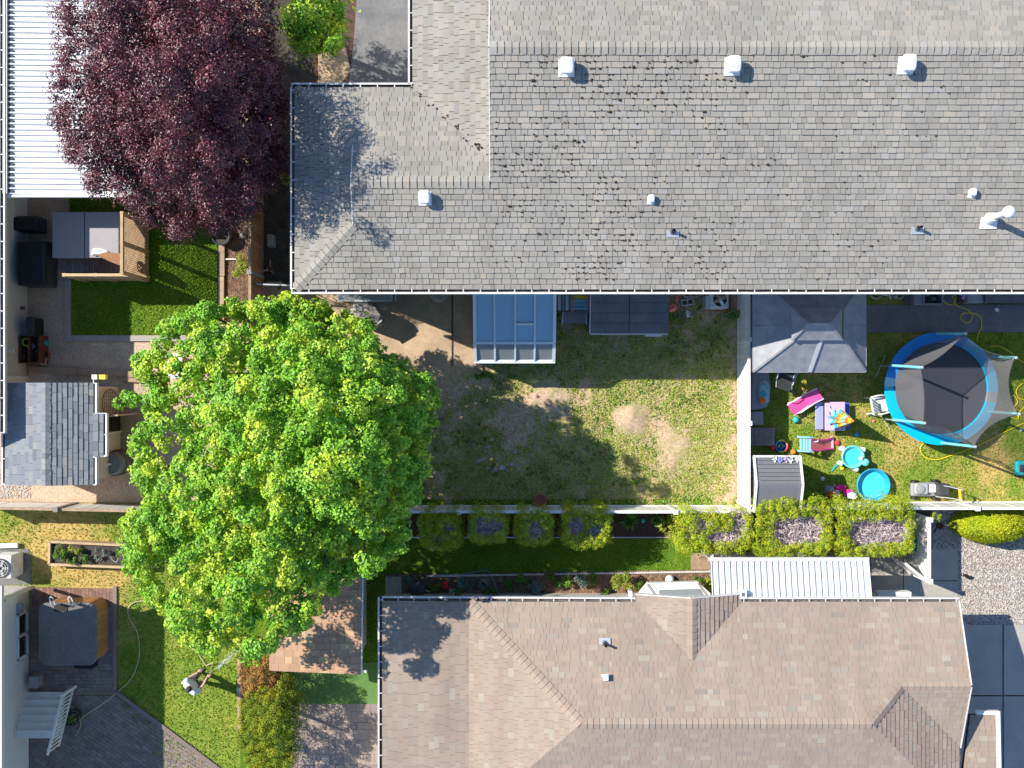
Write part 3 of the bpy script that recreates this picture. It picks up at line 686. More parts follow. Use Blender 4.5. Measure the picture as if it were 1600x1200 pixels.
RT.field(TN, [P3(TN,gxc+gw,yT), P3(TN,xRr,yT), P3(TN,xRr,yWr), P3(TN,xhe,yWr), P3(TN,gxc,yWr), P3(TN,gxc,ygi)], 12)
RT.field(TN, [P3(TN,gxc,yWr), P3(TN,xhe,yWr), P3(TN,xE,yTr), P3(TN,gxc,yTr)], 13)
RT.field(TW, [P3(TW,xH,yT), P3(TW,hW.x,yTr), P3(TW,xH,yTS)], 14)
yv_ = yWr-(xRr-xhe); yh_ = yTr-(xRr-xE)
RT.field(TS, [P3(TS,xH,yTS), P3(TS,hW.x,yTr), P3(TS,xE,yTr), P3(TS,xRr,yh_), P3(TS,xRr,yTS)], 15)
RT.t = .02
RT.field(TE, [P3(TE,xhe,yWr), P3(TE,xE,yTr), P3(TE,xRr,yh_), P3(TE,xRr,yv_)], 16)
RT.field(TWS, [P3(TWS,xhe,yWr), P3(TWS,xRr,yWr), P3(TWS,xRr,yv_)], 17)
RT.t = .011
GWp = Plane(0, 0, ZT, (1, 0), mt, o=Vector((gxc-gw, yT, ZT))); GEp = Plane(0, 0, ZT, (-1, 0), mt, o=Vector((gxc+gw, yT, ZT)))
RT.field(GWp, [P3(GWp,gxc-gw,yge), P3(GWp,gxc-gw,yT), P3(GWp,gxc,ygi), P3(GWp,gxc,yge)], 18)
RT.t = .026; RT.field(GEp, [P3(GEp,gxc+gw,yge), P3(GEp,gxc+gw,yT), P3(GEp,gxc,ygi), P3(GEp,gxc,yge)], 19)
RT.finish()
RP.field(TPw, [P3(TPw,xP,yT), P3(TPw,xH,yT), P3(TPw,xH,yTS), P3(TPw,xP,yTS)], 20); RP.finish()
ts = M['tan_shingle']
d = hW-Vector((xH,yT,ZT)); caps(th, (xH,yT,ZT), hW, down(TN,d), down(TW,d), ts, .17, .15, .016)
caps(th, hW, (xE,yTr,zTr), down(TN,X1), down(TS,X1), ts, .17, .15, .016)
p0 = Vector((xE,yTr,zTr)); p1 = Vector((xhe,yWr,zWr)); d = p1-p0; caps(th, p1, p0, down(TN,d), down(TE,d), ts, .17, .15, .03)
caps(th, (xhe,yWr,zWr), (xRr,yWr,zWr), down(TN,X1), down(TWS,X1), ts, .17, .13, .012)
caps(th, (gxc,yge,zg), (gxc,ygi,zg), down(GWp,Y1), down(GEp,Y1), ts, .17, .15, .022)
gm = M['gutter']
gutter(th, (xP,yT,2.56), (gxc-gw-.05,yT,ZT), (0,1,0), gm, M['gutter_brown'])
gutter(th, (gxc+gw+.05,yT,ZT), (xRr,yT,ZT), (0,1,0), gm, M['gutter_brown'])
gutter(th, (xP,yTS,2.56), (xP,yT+.1,2.56), (-1,0,0), gm, M['gutter_brown'])
for sx in (-1, 1):
    MB().beam((gxc+sx*gw,yge+.015,ZT-.06), (gxc,yge+.015,zg-.06), .03, .18).build('rake_board', M['gutter'], th)
for a, b in (((xRr,yT,ZT),(xRr,yWr,zWr)), ((xRr,yv_,TWS.z(0,yv_)),(xRr,yWr,zWr))):
    MB().beam(Vector(a)+Vector((.015,0,-.06)), Vector(b)+Vector((.015,0,-.06)), .03, .18).build('rake_board', M['gutter'], th)
MB().prism([(xP+.3,yT-.3),(xRr-.35,yT-.3),(xRr-.35,yTS),(xP+.3,yTS)], 0, 2.55).build('wall', M['stucco'], th)
# rain head boxes and lower white ledges of the bay
MB().pbox(1156,923,1167,936,2.5,2.75).build('rain_head', M['white_metal'], th)
MB().pbox(1159,926,1164,932,2.7,2.755).build('rain_head_opening', M['dark_metal'], th)
MB().pbox(983,924,988,934,2.4,2.7).build('rain_head', M['white_metal'], th)
# white entrance canopy / bay wall below the gable, laid flat to catch full sun
bw = MB(); bw.ppoly([(997,929),(1012,911),(1090,909),(1110,927),(1110,948),(997,948)], .75, .95); bw.build('bay_ledge', M['white_paint'], th)
MB().ppoly([(1010,914),(1013,912),(1026,930),(1022,930)], .95, .98).build('ledge_trim', M['grey_plastic'], th)
MB().ppoly([(1089,912),(1092,911),(1106,930),(1102,930)], .95, .98).build('ledge_trim', M['grey_plastic'], th)
MB().ppoly([(1030,922),(1094,920),(1100,931),(1030,931)], .955, .97).build('bay_glass', M['clear_pane'], th)
pipe_vent(945, 1005, 'short grey plumbing pipe on the tan roof', TN, None, .35)
p = TN.at(946, 1059); t = bpy.data.objects.new('roof_vent', None); C.objects.link(t); t.location = p; ORG[t.name] = p; tag(t, 'small white box vent on the tan roof', 'roof vent')
MB().obox(p+TN.n*.03+TN.v*-.06, TN.u*.12, TN.v*.03, TN.n*.006).build('flange', M['white_metal'], t)
b_ = MB().obox(p+TN.n*.09, TN.u*.075, TN.v*.09, TN.n*.08).build('cap', M['white_metal'], t); bev(b_, .015)
# far-right lower porch roof of the tan house
pr = thing('porch', 'small tan shingled porch roof with white fascia on the driveway', 'porch', 1535, 1130)
PP = Plane(0, 0, 2.4, (0, 1), .2, o=Vector((0, G(0, 1180, 2.4).y, 2.4)))
PP = Plane(1530, 1116, 2.45, (0, -1), .12)
RQ = Roof(pr, ts, [.17,.22,.28], .15, .014, nmax=30)
RQ.field(PP, [PP.at(1516,1117), PP.at(1556,1117), PP.at(1556,1240), PP.at(1500,1240)], 31); RQ.finish()
a = PP.at(1524,1113); b = PP.at(1561,1113); c_ = PP.at(1561,1240)
MB().beam(a, b, .10, .14).build('fascia', M['white_paint'], pr); MB().beam(b+Vector((-.05,0,0)), c_, .10, .14).build('fascia', M['white_paint'], pr)
MB().beam(G(1557,1120,0), G(1557,1120,2.3)+Vector((-.08,-.08,0)), .12).build('post', M['white_paint'], pr)
# windows and a patio door in the south wall of the grey house, under the eave
for x, z0, z1, w in ((-3.2,.15,2.1,1.6),(-4.9,3.3,4.5,1.3),(.8,3.3,4.5,1.5),(4.6,3.3,4.5,1.5),(8.2,3.3,4.5,1.5),(11.5,3.3,4.5,1.5),(12.6,.15,2.1,1.6)):
    y = yS+.45; fr = MB()
    for a, b, c0, c1 in ((x-w/2,x+w/2,z0,z0+.07),(x-w/2,x+w/2,z1-.07,z1),(x-w/2,x-w/2+.07,z0,z1),(x+w/2-.07,x+w/2,z0,z1),(x-.03,x+.03,z0,z1)): fr.obox(((a+b)/2,y-.03,(c0+c1)/2),((b-a)/2,0,0),(0,.035,0),(0,0,(c1-c0)/2))
    o = fr.build('window' if z1 > 3 else 'patio_door', M['white_paint'], gh)
    MB().obox((x,y-.012,(z0+z1)/2),(w/2-.05,0,0),(0,.008,0),(0,0,(z1-z0)/2-.05)).build('pane', M['window_glass'], o)
# ---------------------------------------------------------------- fences
def fence(name, label, p, q, h, plank, step, m, mpost, post_px=None, thick=.03, mrail=None, cap=.05, cat='fence', rails=1, gap=.004, nm='plank', under=None):
    """p, q = photo pixels of the top line at height h"""
    a = G(*p, h); b = G(*q, h); d = b-a; L = d.length; d.normalize(); nrm = Vector((-d.y, d.x, 0)); mid = (a+b)/2
    t = bpy.data.objects.new(name, None); C.objects.link(t); t.location = (mid.x, mid.y, 0); ORG[t.name] = Vector((mid.x, mid.y, 0)); tag(t, label, cat)
    n = int(L/step); w = L/n; meshes = []
    for i in range(n):
        c = a+d*((i+.5)*w); j = random.uniform(-.006, .006)
        if len(meshes) < 5:
            mb = MB(); mb.obox((0,0,0), d*(w/2-gap), nrm*thick/2, (0,0,(h-.12)/2)); me = bpy.data.meshes.new(nm)
            me.from_pydata(mb.V, [], mb.F); me.materials.append(m); meshes.append(me)
        o = bpy.data.objects.new(nm, meshes[i % len(meshes)]); C.objects.link(o); o.parent = t
        o.location = Vector((c.x, c.y, .06+(h-.12)/2+j))+nrm*j-ORG[t.name]
    for z in ([h-.03, .1] if rails == 1 else [h-.03, h*.5, .1]):
        zz = Vector((0,0,z-h)); MB().beam(a+zz, b+zz, thick+cap, .06).build('rail', mrail or mpost, t)
    k = max(1, round(L/post_px)) if post_px else 1
    for i in range(k+1):
        c = a+d*(L*i/k); MB().box(c.x, c.y, 0, h+.06, .11, .11, math.atan2(d.y, d.x)).build('post', mpost, t)
        MB().box(c.x, c.y, h+.06, h+.085, .14, .14, math.atan2(d.y, d.x)).build('post_cap', mpost, t)
    return t
fence('vinyl_fence', 'white board fence behind the row of hedges, from the maple to the gravel', (604,800), (1168,800), 1.5, .15, .15, M['vinyl'], M['vinyl'], 2.1)
fence('vinyl_fence', 'white board fence below the lawn mower, from the shed to the right edge', (1176,795), (1760,794), 1.5, .15, .15, M['vinyl'], M['vinyl'], 2.4)
fence('vinyl_fence', 'white board fence running from the grey house down to the hedges, left of the gazebo', (1170.5,400), (1170.5,792), 1.5, .15, .15, M['vinyl'], M['vinyl'], 2.15)
fence('wooden_fence', 'pale boarded fence along the gravel below the slate roofed shed', (-60,793), (236,799), 1.45, .15, .15, M['white_paint'], M['grey_wood'], 2.35, mrail=M['timber'])
fence('wooden_fence', 'orange brown board fence between the plum tree and the grey house', (390,60), (390,790), 1.6, .12, .125, M['cedar_wood'], M['grey_wood'], 2.3, mrail=M['timber'])
t = thing('gate', 'low metal gate between the brown fence and the corner of the grey house', 'gate', 430, 450)
MB().beam(G(400,444,1.3), G(461,446,1.3), .04).build('rail', M['galv'], t); MB().beam(G(403,446,.2), G(463,447,.2), .03).build('rail', M['galv'], t)
for i in range(9): MB().beam(G(403+7*i,445.5,.2), G(401+7*i,444.5,1.3), .018).build('bar', M['galv'], t)

# ---------------------------------------------------------------- left neighbour with the white patio roof
lh = thing('left_house', 'house at the left edge with only its gutter and pale wall showing', 'house', 20, 400)
xw = G(43,0).x
ye0, ye1 = G(0,-150,2.6).y, G(0,677,2.6).y; xg = G(8,0,2.6).x
LP_ = Plane(0,0,2.6,(-1,0),.33,o=Vector((xg-.12,0,2.6)))
RL_ = Roof(lh, M['slate_shingle'], [.2,.26,.32], .15, .014, nmax=0, rest='shingles'); RL_.field(LP_, [P3(LP_,xg-.12,ye0),P3(LP_,xg-2.5,ye0),P3(LP_,xg-2.5,ye1),P3(LP_,xg-.12,ye1)], 41); RL_.finish()
MB().prism([(xw,ye0),(xw-3,ye0),(xw-3,G(0,600,0).y),(xw,G(0,600,0).y)], 0, 2.5).build('wall', M['stucco'], lh)
MB().box(xw+.02, G(0,600,0).y+.2, 0, 2.5, .05, .1).build('corner_trim', M['white_paint'], lh)
gutter(lh, (xg-.12,ye1,2.6), (xg-.12,ye0,2.6), (1,0,0), M['gutter'], M['gutter_brown'], hang=.5)
MB().box(xw+.06, G(0,483,0).y, .4, .5, .1, .1).build('tap', M['dark_metal'], lh)
pc = thing('patio_cover', 'white ribbed metal patio roof beside the plum tree', 'patio roof', 105, 200)
def slat_roof(root, x0, y0, x1, y1, z0, z1, pitch, along, m):
    """corrugated panels between (x0,y0)-(x1,y1) world; ribs run along 'x' or 'y'; z0 at house side, z1 at the far side"""
    zf = (lambda x, y: z0+(z1-z0)*((x-x0)/(x1-x0))) if along == 'x' else (lambda x, y: z0+(z1-z0)*((y-y0)/(y1-y0)))
    a0, a1 = (y0, y1) if along == 'x' else (x0, x1); n = max(1, int(round(abs(a1-a0)/pitch))); st = (a1-a0)/n; s_ = 1 if st > 0 else -1
    prof = [(0,.0),(.14,.0),(.20,-.055),(.84,-.055),(.90,0),(1.0,0)]
    for i in range(n):
        c = a0+i*st; vs = []
        for f, dz in prof:
            for e in (0, 1):
                if along == 'x': X_, Y_ = (x0 if e == 0 else x1), c+st*f*.985
                else: X_, Y_ = c+st*f*.985, (y0 if e == 0 else y1)
                vs.append((X_, Y_, zf(X_, Y_)+dz))
        m_ = len(prof); fs = [(2*k2, 2*k2+1, 2*k2+3, 2*k2+2) for k2 in range(m_-1)]
        vs += [(a, b, c2-.012) for a, b, c2 in vs]; fs += [(2*m_+2*k2, 2*m_+2*k2+2, 2*m_+2*k2+3, 2*m_+2*k2+1) for k2 in range(m_-1)]
        MB().add(vs, fs).build('roof_panel', m, root)
A_ = G(9,303,2.5); B_ = G(200,-160,2.45)
slat_roof(pc, A_.x, A_.y, B_.x, B_.y, 2.55, 2.42, .155, 'x', M['white_metal'])
MB().box((A_.x+B_.x)/2, A_.y-.05, 2.36, 2.50, B_.x-A_.x, .08).build('gutter', M['white_metal'], pc)
MB().box(B_.x+.05, (A_.y+B_.y)/2, 2.34, 2.46, .09, B_.y-A_.y).build('fascia', M['white_metal'], pc)
MB().box(A_.x+.02, (A_.y+B_.y)/2, 2.5, 2.60, .12, B_.y-A_.y).build('flashing', M['gutter'], pc)
for yy in (A_.y+.15, A_.y+4): MB().box(B_.x-.1, yy, 0, 2.36, .1, .1).build('post', M['white_paint'], pc)
n = int((B_.y-A_.y)/.155)
for i in range(n): MB().box(A_.x+.16, A_.y+(i+.5)*.1553, 2.50, 2.535, .12, .07).build('closure', M['charcoal'], pc)

t = thing('hot_tub', 'square hot tub under a grey vinyl cover beside the lattice screen', 'hot tub', 133, 368)
MB().pbox(84,333,186,402,0,.82).build('cabinet', M['grey_wood'], t)
c1 = MB().pbox(81,331,131,403,.86,.96).build('cover', M['hottub_cover_light'], t); bev(c1,.03)
c1 = MB().pbox(132,331,186,403,.86,.96).build('cover', M['hottub_cover_light'], t); bev(c1,.03)
m_ = MB(); m_.pbox(95,406,190,426,.0,.12); t2 = thing('deck_step', 'grey slatted deck step below the covered hot tub', 'deck', 142, 416)
for i in range(24): MB().pbox(96+i*4,407,99.4+i*4,426,.04,.12).build('slat', M['grey_wood'], t2)
# towel thrown over the cover, and a tan sheet for a sunlit piece of wood
def blanket(name, pts, z, m, label, cat, h=.03, seed=0, droop=0):
    rn = random.Random(seed); mb = MB(); w = [G(x, y, z) for x, y in pts]; c = sum(w, Vector())/len(w); n = len(w)
    ring2 = [c.lerp(v, .55)+Vector((0,0,h*rn.uniform(.4,1.4))) for v in w]; ring1 = [v+Vector((0,0,rn.uniform(0,h)-droop*rn.random())) for v in w]
    vs = ring1+ring2+[c+Vector((0,0,h))]; fs = [(i,(i+1)%n,n+(i+1)%n,n+i) for i in range(n)]+[(n+i,n+(i+1)%n,2*n) for i in range(n)]
    mb.add(vs, fs); mb.add([v-Vector((0,0,.02)) for v in ring1]+[c-Vector((0,0,.005))], [((i+1)%n,i,n) for i in range(n)])
    o = mb.build(name, m); tag(o, label, cat); return o
blanket('towel', [(143,393),(147,388),(158,388),(168,392),(170,396),(160,397),(150,400),(144,399)], 1.0, M['white_paint'], 'crumpled white towel on the grey hot tub cover', 'towel', .07, 1)
blanket('towel', [(150,398),(168,394),(190,396),(208,405),(222,418),(219,426),(196,418),(170,408)], 1.05, M['cedar_wood'], 'brown sheet added for a sunlit piece of wood, from the hot tub cover to the lattice screen', 'cloth', .03, 2)  # stands in for a sunlit strip of deck wood, not a real towel
t = thing('privacy_screen', 'wooden lattice privacy screen in an L around the hot tub deck', 'screen', 232, 400)
zt_ = 2.25; xa = G(190,0,zt_).x; ya = G(0,427,2.0).y; yb = G(0,335,2.0).y; xb0 = G(100,0,2.0).x
def frame_lattice(p, q, z0, z1, root):
    p, q = Vector(p), Vector(q); d = (q-p).normalized(); L = (q-p).length; nrm = Vector((-d.y,d.x,0)); z = Vector((0,0,1))
    for zz in (z0+.05, z1-.05): MB().obox((p+q)/2+z*zz, d*L/2, nrm*.04, z*.06).build('rail', M['tan_wood'], root)
    for e in (0, .5, 1): MB().obox(p.lerp(q, e)+z*z1/2, d*.05, nrm*.05, z*z1/2).build('post', M['tan_wood'], root)
    mb = MB(); hgt = z1-z0-.2; s_ = .11; n = int((L+hgt)/s_)
    for i in range(n):                   # diagonal laths both ways, clipped to the frame
        for sg in (1, -1):
            u0 = i*s_-hgt; a0 = max(0, u0); a1 = min(L, u0+hgt)
            if a1-a0 < .05: continue
            b0, b1 = a0-u0, a1-u0
            if sg < 0: b0, b1 = hgt-b0, hgt-b1
            mb.beam(p+d*a0+z*(z0+.1+b0)+nrm*.008*sg, p+d*a1+z*(z0+.1+b1)+nrm*.008*sg, .03, .012)
    o = mb.build('lattice', M['tan_wood'], root); o['kind'] = 'stuff'
frame_lattice((xa,ya,0), (xa,yb,0), .15, 2.25, t)
xc_ = xa-1.9
frame_lattice((xa-.05,ya-.02,0), (xc_,ya-.02,0), 1.1, 1.75, t)
for i in range(7):
    MB().obox((xc_+.1+(xa-xc_-.2)*(i+.5)/7, ya-.02, .55), ((xa-xc_-.2)/14-.01,0,0), (0,.015,0), (0,0,.45)).build('board', M['tan_wood'], t)
for (x0,y0,x1,y1,z,lab,cat,nm) in ((27,376,72,446,1.15,'tall black covered grill against the pale wall','grill','covered_grill'),
                             (12,337,60,361,.9,'low dark cabinet under the white patio roof','cabinet','cabinet')):
    t = thing(nm, lab, cat, (x0+x1)/2, (y0+y1)/2)
    b = MB().pbox(x0,y0,x1,y1,.1,z*.8).build('body', M['charcoal'], t); bev(b,.05)
    b = MB().pbox(x0+1,y0+1,x1-2,y1-1,z*.8,z).build('lid', M['black'], t); bev(b,.09,3)
    for i in range(2): MB().beam(G(x0+(x1-x0)*(.3+.4*i),y0+3,z*.82), G(x0+(x1-x0)*(.3+.4*i),y1-3,z*.82), .03).build('strap', M['black'], t)
t = thing('bin', 'tall black bin standing by the pale wall above the toy shelf', 'bin', 46, 510)
b = MB().pbox(41,496,52,524,0,.75).build('body', M['black'], t); bev(b,.06); b = MB().pbox(40,495,53,525,.75,.82).build('lid', M['charcoal'], t); bev(b,.03)
b = MB().pbox(29,502,41,524,0,.4).build('electric_box', M['grey_plastic'], lh)
t = thing('toy_shelf', 'low brown wooden shelf of toys against the pale wall', 'shelf', 45, 547)
for x0 in (29,44,60): MB().pbox(x0,524,x0+1.6,567,0,.62).build('side_panel', M['brown'], t)
for y0 in (524,566): MB().pbox(29,y0,61,y0+1.4,0,.61).build('end_panel', M['brown'], t)
MB().pbox(30,525,60,566,.15,.18).build('shelf_board', M['brown'], t)
for nm, x, y, r, m, lab, cat in (('ball',36,537,.10,'pink','small pink ball in the toy shelf','ball'),('frisbee',46,535,.13,'lime','lime green ring in the toy shelf','toy'),('ball',34,558,.11,'slate_tarp','grey blue ball at the bottom of the toy shelf','ball'),
                      ('bucket',50,541,.10,'white_paint','white toy bucket in the toy shelf beside the lime ring','bucket'),('bucket',34,547,.07,'periwinkle','small blue toy bucket in the toy shelf','bucket'),('flower_pot',69,553,.11,'terracotta','small brown pot on the gravel right of the toy shelf','pot')):
    p = G(x,y,.3); z0 = .18 if x < 62 else 0
    if nm == 'ball': MB().lathe([(r*math.sin(a*math.pi/8),r-r*math.cos(a*math.pi/8)) for a in range(9)], p.x,p.y,16,z0+.05).solo(nm, M[m], lab, cat)
    elif nm == 'frisbee': MB().lathe([(r,.0),(r*1.05,.02),(r,.04),(r*.7,.04),(r*.68,.02),(r*.7,0)], p.x,p.y,20,z0+.3).solo(nm, M[m], lab, cat)
    else: MB().lathe([(r*.7,0),(r,.2),(r*1.06,.2),(r*1.06,.23),(r*.9,.23),(r*.65,.03)], p.x,p.y,18,z0+.02).solo(nm, M[m], lab, cat)
t = thing('watering_can', 'turquoise watering can on the gravel beside the toy shelf', 'watering can', 66, 536)
p = G(66,536,.2); MB().lathe([(.13,0),(.14,.02),(.12,.24),(.10,.25),(.09,.22)], p.x,p.y,20,.02).build('body', M['teal'], t)
MB().tube([(p.x-.05,p.y-.1,.06),(p.x-.12,p.y-.22,.2),(p.x-.17,p.y-.3,.28)], [.025,.02,.015]).build('spout', M['teal'], t)
MB().tube([(p.x+.05,p.y+.1,.24),(p.x+.08,p.y+.14,.32),(p.x-.03,p.y+.02,.36),(p.x-.06,p.y-.06,.26)], .014).build('handle', M['teal'], t)
t = thing('sign_stand', 'small white triangular wire stand right of the toy shelf', 'stand', 67, 564)
MB().tube([G(62,568,.3),G(67,560,.3),G(73,560,.3),G(71,569,.3),G(62,568,.3)], .012).build('frame', M['white_metal'], t); MB().beam(G(66,562,0),G(67,564,.3),.02).build('leg', M['white_metal'], t)
t = thing('birdhouse', 'small cream birdhouse on the pale wall beside the toy shelf', 'birdhouse', 30, 547)
p = G(17,547,1.3); p.x = xw+.16; MB().box(p.x,p.y,1.2,1.38,.16,.12).build('box', M['tan_wood'], t); MB().add([(p.x-.1,p.y-.09,1.38),(p.x+.12,p.y-.09,1.38),(p.x-.1,p.y,1.46),(p.x+.12,p.y,1.46),(p.x-.1,p.y+.09,1.38),(p.x+.12,p.y+.09,1.38)],[(0,1,3,2),(2,3,5,4),(0,2,4),(1,5,3)]).build('roof', M['white_paint'], t)
# timber edging
for a, b, w, lab in (((45,577),(120,581),10,'dark timber sleeper from the wall to the middle of the slate shed'),((121,581),(219,585),9,'timber sleeper on the gravel above the slate shed, its right end under the maple'),((186,592),(245,596),7,'short timber sleeper under the edge of the maple')):
    MB().beam(G(*a,.08), G(*b,.08), w*.02, .12).solo('timber_edge', M['timber'], lab, 'timber')
t = thing('bed_edge', 'timber edging between the small lawn and the bark bed', 'edging', 346, 420)
for y0, y1, x in ((300,362,347),(363,431,346),(432,500,345)): MB().pbox(x-4.5,y0,x+4.5,y1,0,.15).build('board', M['timber'], t)
MB().beam(G(351,405,.1), G(369,405,.1), .04).build('stake', M['white_paint'], t)
# garden rock and dark shrub pot at the bark bed
def rock(name, px, py, rx, ry, h, m, label, cat, seed=0, grp=None):
    rn = random.Random(seed); c = G(px,py); mb = MB(); prof = [(1,0),(1.05,.35),(.8,.75),(.4,.97),(.05,1.0)]; N = 11; vs = []
    jit = [rn.uniform(.8,1.15) for _ in range(N)]
    for r0, z in prof:
        for k2 in range(N):
            a = 2*math.pi*k2/N; j_ = jit[k2]*rn.uniform(.94,1.06); vs.append((c.x+rx*r0*j_*math.cos(a), c.y+ry*r0*j_*math.sin(a), h*z*rn.uniform(.92,1.05)))
    mb.add(vs, [(i*N+k2,i*N+(k2+1)%N,(i+1)*N+(k2+1)%N,(i+1)*N+k2) for i in range(len(prof)-1) for k2 in range(N)]+[tuple(range((len(prof)-1)*N,len(prof)*N))])
    o = mb.build(name, m); return tag(o, label, cat, grp)
t = thing('plant_pot', 'big charcoal plant pot at the corner of the bark bed', 'pot', 350, 371)
p = G(347,369,.3); MB().lathe([(.17,0),(.26,.1),(.30,.38),(.27,.40),(.24,.34),(.1,.3)], p.x,p.y,24,.02).build('pot', M['charcoal'], t); MB().lathe([(.24,.33),(.01,.34)], p.x,p.y,20,.02).build('soil', M['dark_soil'], t)
rock('garden_rock', 379, 368, .13,.11,.16, M['rock'], 'grey stone lying on the bark bed beside the brown fence', 'stone', 3)
blanket('bark_sheet', [(362,345),(372,338),(388,348),(391,362),(384,372),(370,364)], .1, M['bark_chips'], 'torn brown fabric on the bark bed', 'fabric', .05, 5)
MB().pbox(417,366,426,385,0,.45).solo('utility_box', M['grey_plastic'], 'small grey utility box in the shade between the brown fence and the grey house', 'utility box', bevel=.02)
t = thing('flower_pot', 'small pale pot with sticks in the shade beside the brown fence', 'pot', 420, 428)
p = G(421,420,.2); MB().lathe([(.07,0),(.1,.22),(.08,.22),(.05,.05)], p.x,p.y,14,0).build('pot', M['terracotta'], t)
for dx, dy in ((.1,.25),(-.12,-.1),(.2,-.2)): MB().beam((p.x,p.y,.1),(p.x+dx,p.y+dy,.5),.012).build('stick', M['white_paint'], t)

# slate roofed shed
sh = thing('garden_shed', 'beige garden shed with slate coloured shingle roof and open door', 'shed', 110, 680)
zs = 2.0; sx0, sx1, sy0, sy1 = G(8,0,zs).x, G(146,0,zs).x, G(0,757,zs).y, G(0,598,zs).y
xrd = G(72,0,2.4).x; mw = .42/(xrd-sx0); me_ = .42/(sx1-xrd)
SWp = Plane(0,0,zs,(1,0),mw,o=Vector((sx0,0,zs))); SEp = Plane(0,0,zs,(-1,0),me_,o=Vector((sx1,0,zs)))
RS = Roof(sh, M['slate_shingle'], [.22,.26,.30,.34], .142, .014, gap=.008)
RS.field(SWp, [P3(SWp,sx0,sy0),P3(SWp,xrd,sy0),P3(SWp,xrd,sy1),P3(SWp,sx0,sy1)], 51)
RS.t = .022; RS.field(SEp, [P3(SEp,sx1,sy0),P3(SEp,xrd,sy0),P3(SEp,xrd,sy1),P3(SEp,sx1,sy1)], 52)
bx = G(162,0,zs).x; by0, by1 = G(0,713,zs).y, G(0,646,zs).y
SBp = Plane(0,0,zs+.01,(-1,0),me_*.6,o=Vector((bx,0,zs+.01)))
RS.field(SBp, [P3(SBp,bx,by0),P3(SBp,sx1+.02,by0),P3(SBp,sx1+.02,by1),P3(SBp,bx,by1)], 53); RS.finish()
caps(sh, (xrd,sy0,zs+.42), (xrd,sy1,zs+.42), down(SWp,Y1), down(SEp,Y1), M['slate_shingle'], .15, .13, .02)
wx = G(188,0).x
MB().prism([(wx-.02,sy0+.12),(wx-.02,sy1-.12),(sx0+.3,sy1-.12),(sx0+.3,sy0+.12)], 0, 1.93).build('wall', M['beige_siding'], sh)
gutter(sh, (sx1,sy1,zs), (sx1,by1,zs), (1,0,0), M['white_metal'], M['dark_metal'], w=.09, hang=.6); gutter(sh, (sx1,by0,zs), (sx1,sy0,zs), (1,0,0), M['white_metal'], M['dark_metal'], w=.09, hang=.6)
gutter(sh, (bx,by0,zs), (bx,by1,zs), (1,0,0), M['white_metal'], M['dark_metal'], w=.09, hang=.6); gutter(sh, (sx0,sy0,zs), (sx0,sy1,zs), (-1,0,0), M['white_metal'], M['dark_metal'], w=.09, hang=.6)
for yy in (by0, by1): MB().box((sx1+bx)/2+.05, yy, zs-.1, zs+.02, bx-sx1, .03).build('trim', M['white_metal'], sh)
yd0, yd1 = G(0,675,.9).y, G(0,652,.9).y
MB().box(wx+.0, (yd0+yd1)/2, .05, 1.85, .04, yd1-yd0).build('doorway', M['black'], sh)
MB().box(wx+.02, yd0-.03, 0, 1.9, .06, .06).build('door_frame', M['white_paint'], sh)
d_ = MB(); a = Vector((wx+.02, yd1+.03, 0)); b = Vector((wx+.62, yd1+.09, 0)); d_.beam(a+Vector((0,0,.93)), b+Vector((0,0,.93)), .04, 1.8); o = d_.build('door', M['tan_wood'], sh)
MB().beam(b+Vector((-.06,-.05,.95)), b+Vector((-.06,-.09,.95)), .03).build('handle', M['dark_metal'], o)
MB().box(wx+.03, G(0,690,1).y, .1, 1.8, .03, .55).build('door', M['beige_siding'], sh)
t = thing('trellis', 'round wire trellis mounted on the beige shed wall', 'trellis', 188, 628)
yc = G(0,630,1).y
cc = [(wx+.06, yc+.42*math.cos(2*math.pi*k2/24), .95+.62*math.sin(2*math.pi*k2/24)) for k2 in range(25)]
MB().tube(cc, .012, 6).build('ring', M['charcoal'], t)
for i in range(-3,4):
    f = i/4; hh = math.sqrt(1-f*f); MB().beam((wx+.06,yc+.42*f,.95-.62*hh),(wx+.06,yc+.42*f,.95+.62*hh),.009).build('wire', M['charcoal'], t)
    MB().beam((wx+.065,yc-.42*hh,.95+.62*f),(wx+.065,yc+.42*hh,.95+.62*f),.009).build('wire', M['charcoal'], t)
t = thing('rain_barrel', 'grey woven rain barrel under the white downspout of the slate shed', 'barrel', 200, 722)
p = G(186,725,.9); p.x = G(206,0,.1).x-.34
MB().lathe([(.30,0),(.37,.2),(.38,.5),(.33,.82),(.28,.86),(.27,.84),(.02,.83)], p.x,p.y,28,.02).build('body', M['wicker'], t)
for z_ in (.2,.4,.6): MB().lathe([(.37,0),(.392,.015),(.37,.03)], p.x,p.y,28,z_,closed=False).build('hoop', M['charcoal'], t)
MB().tube([(p.x-.42,p.y+.02,1.75),(p.x-.3,p.y,1.5),(p.x-.05,p.y,1.0),(p.x-.03,p.y,.86)], .04, 10).build('downspout', M['white_metal'], sh)
t = thing('wall_lamp', 'small white and amber lamp at the top corner of the slate shed', 'lamp', 160, 595)
p = G(153,589,1.6); MB().box(p.x-.1,p.y,1.45,1.62,.16,.14).build('mount', M['white_paint'], t); MB().box(p.x+.12,p.y,1.4,1.58,.18,.14).build('lamp_shade', M['yellow'], t); MB().tube([(p.x-.15,p.y-.3,1.6),(p.x-.15,p.y,1.5),(p.x,p.y,1.5)], .02).build('pipe', M['white_metal'], t)
t = thing('white_bench', 'rounded white table under the left edge of the maple', 'table', 268, 572)
b = MB().pbox(258,552,285,592,.38,.43).build('tabletop', M['white_paint'], t); bev(b,.15,4)
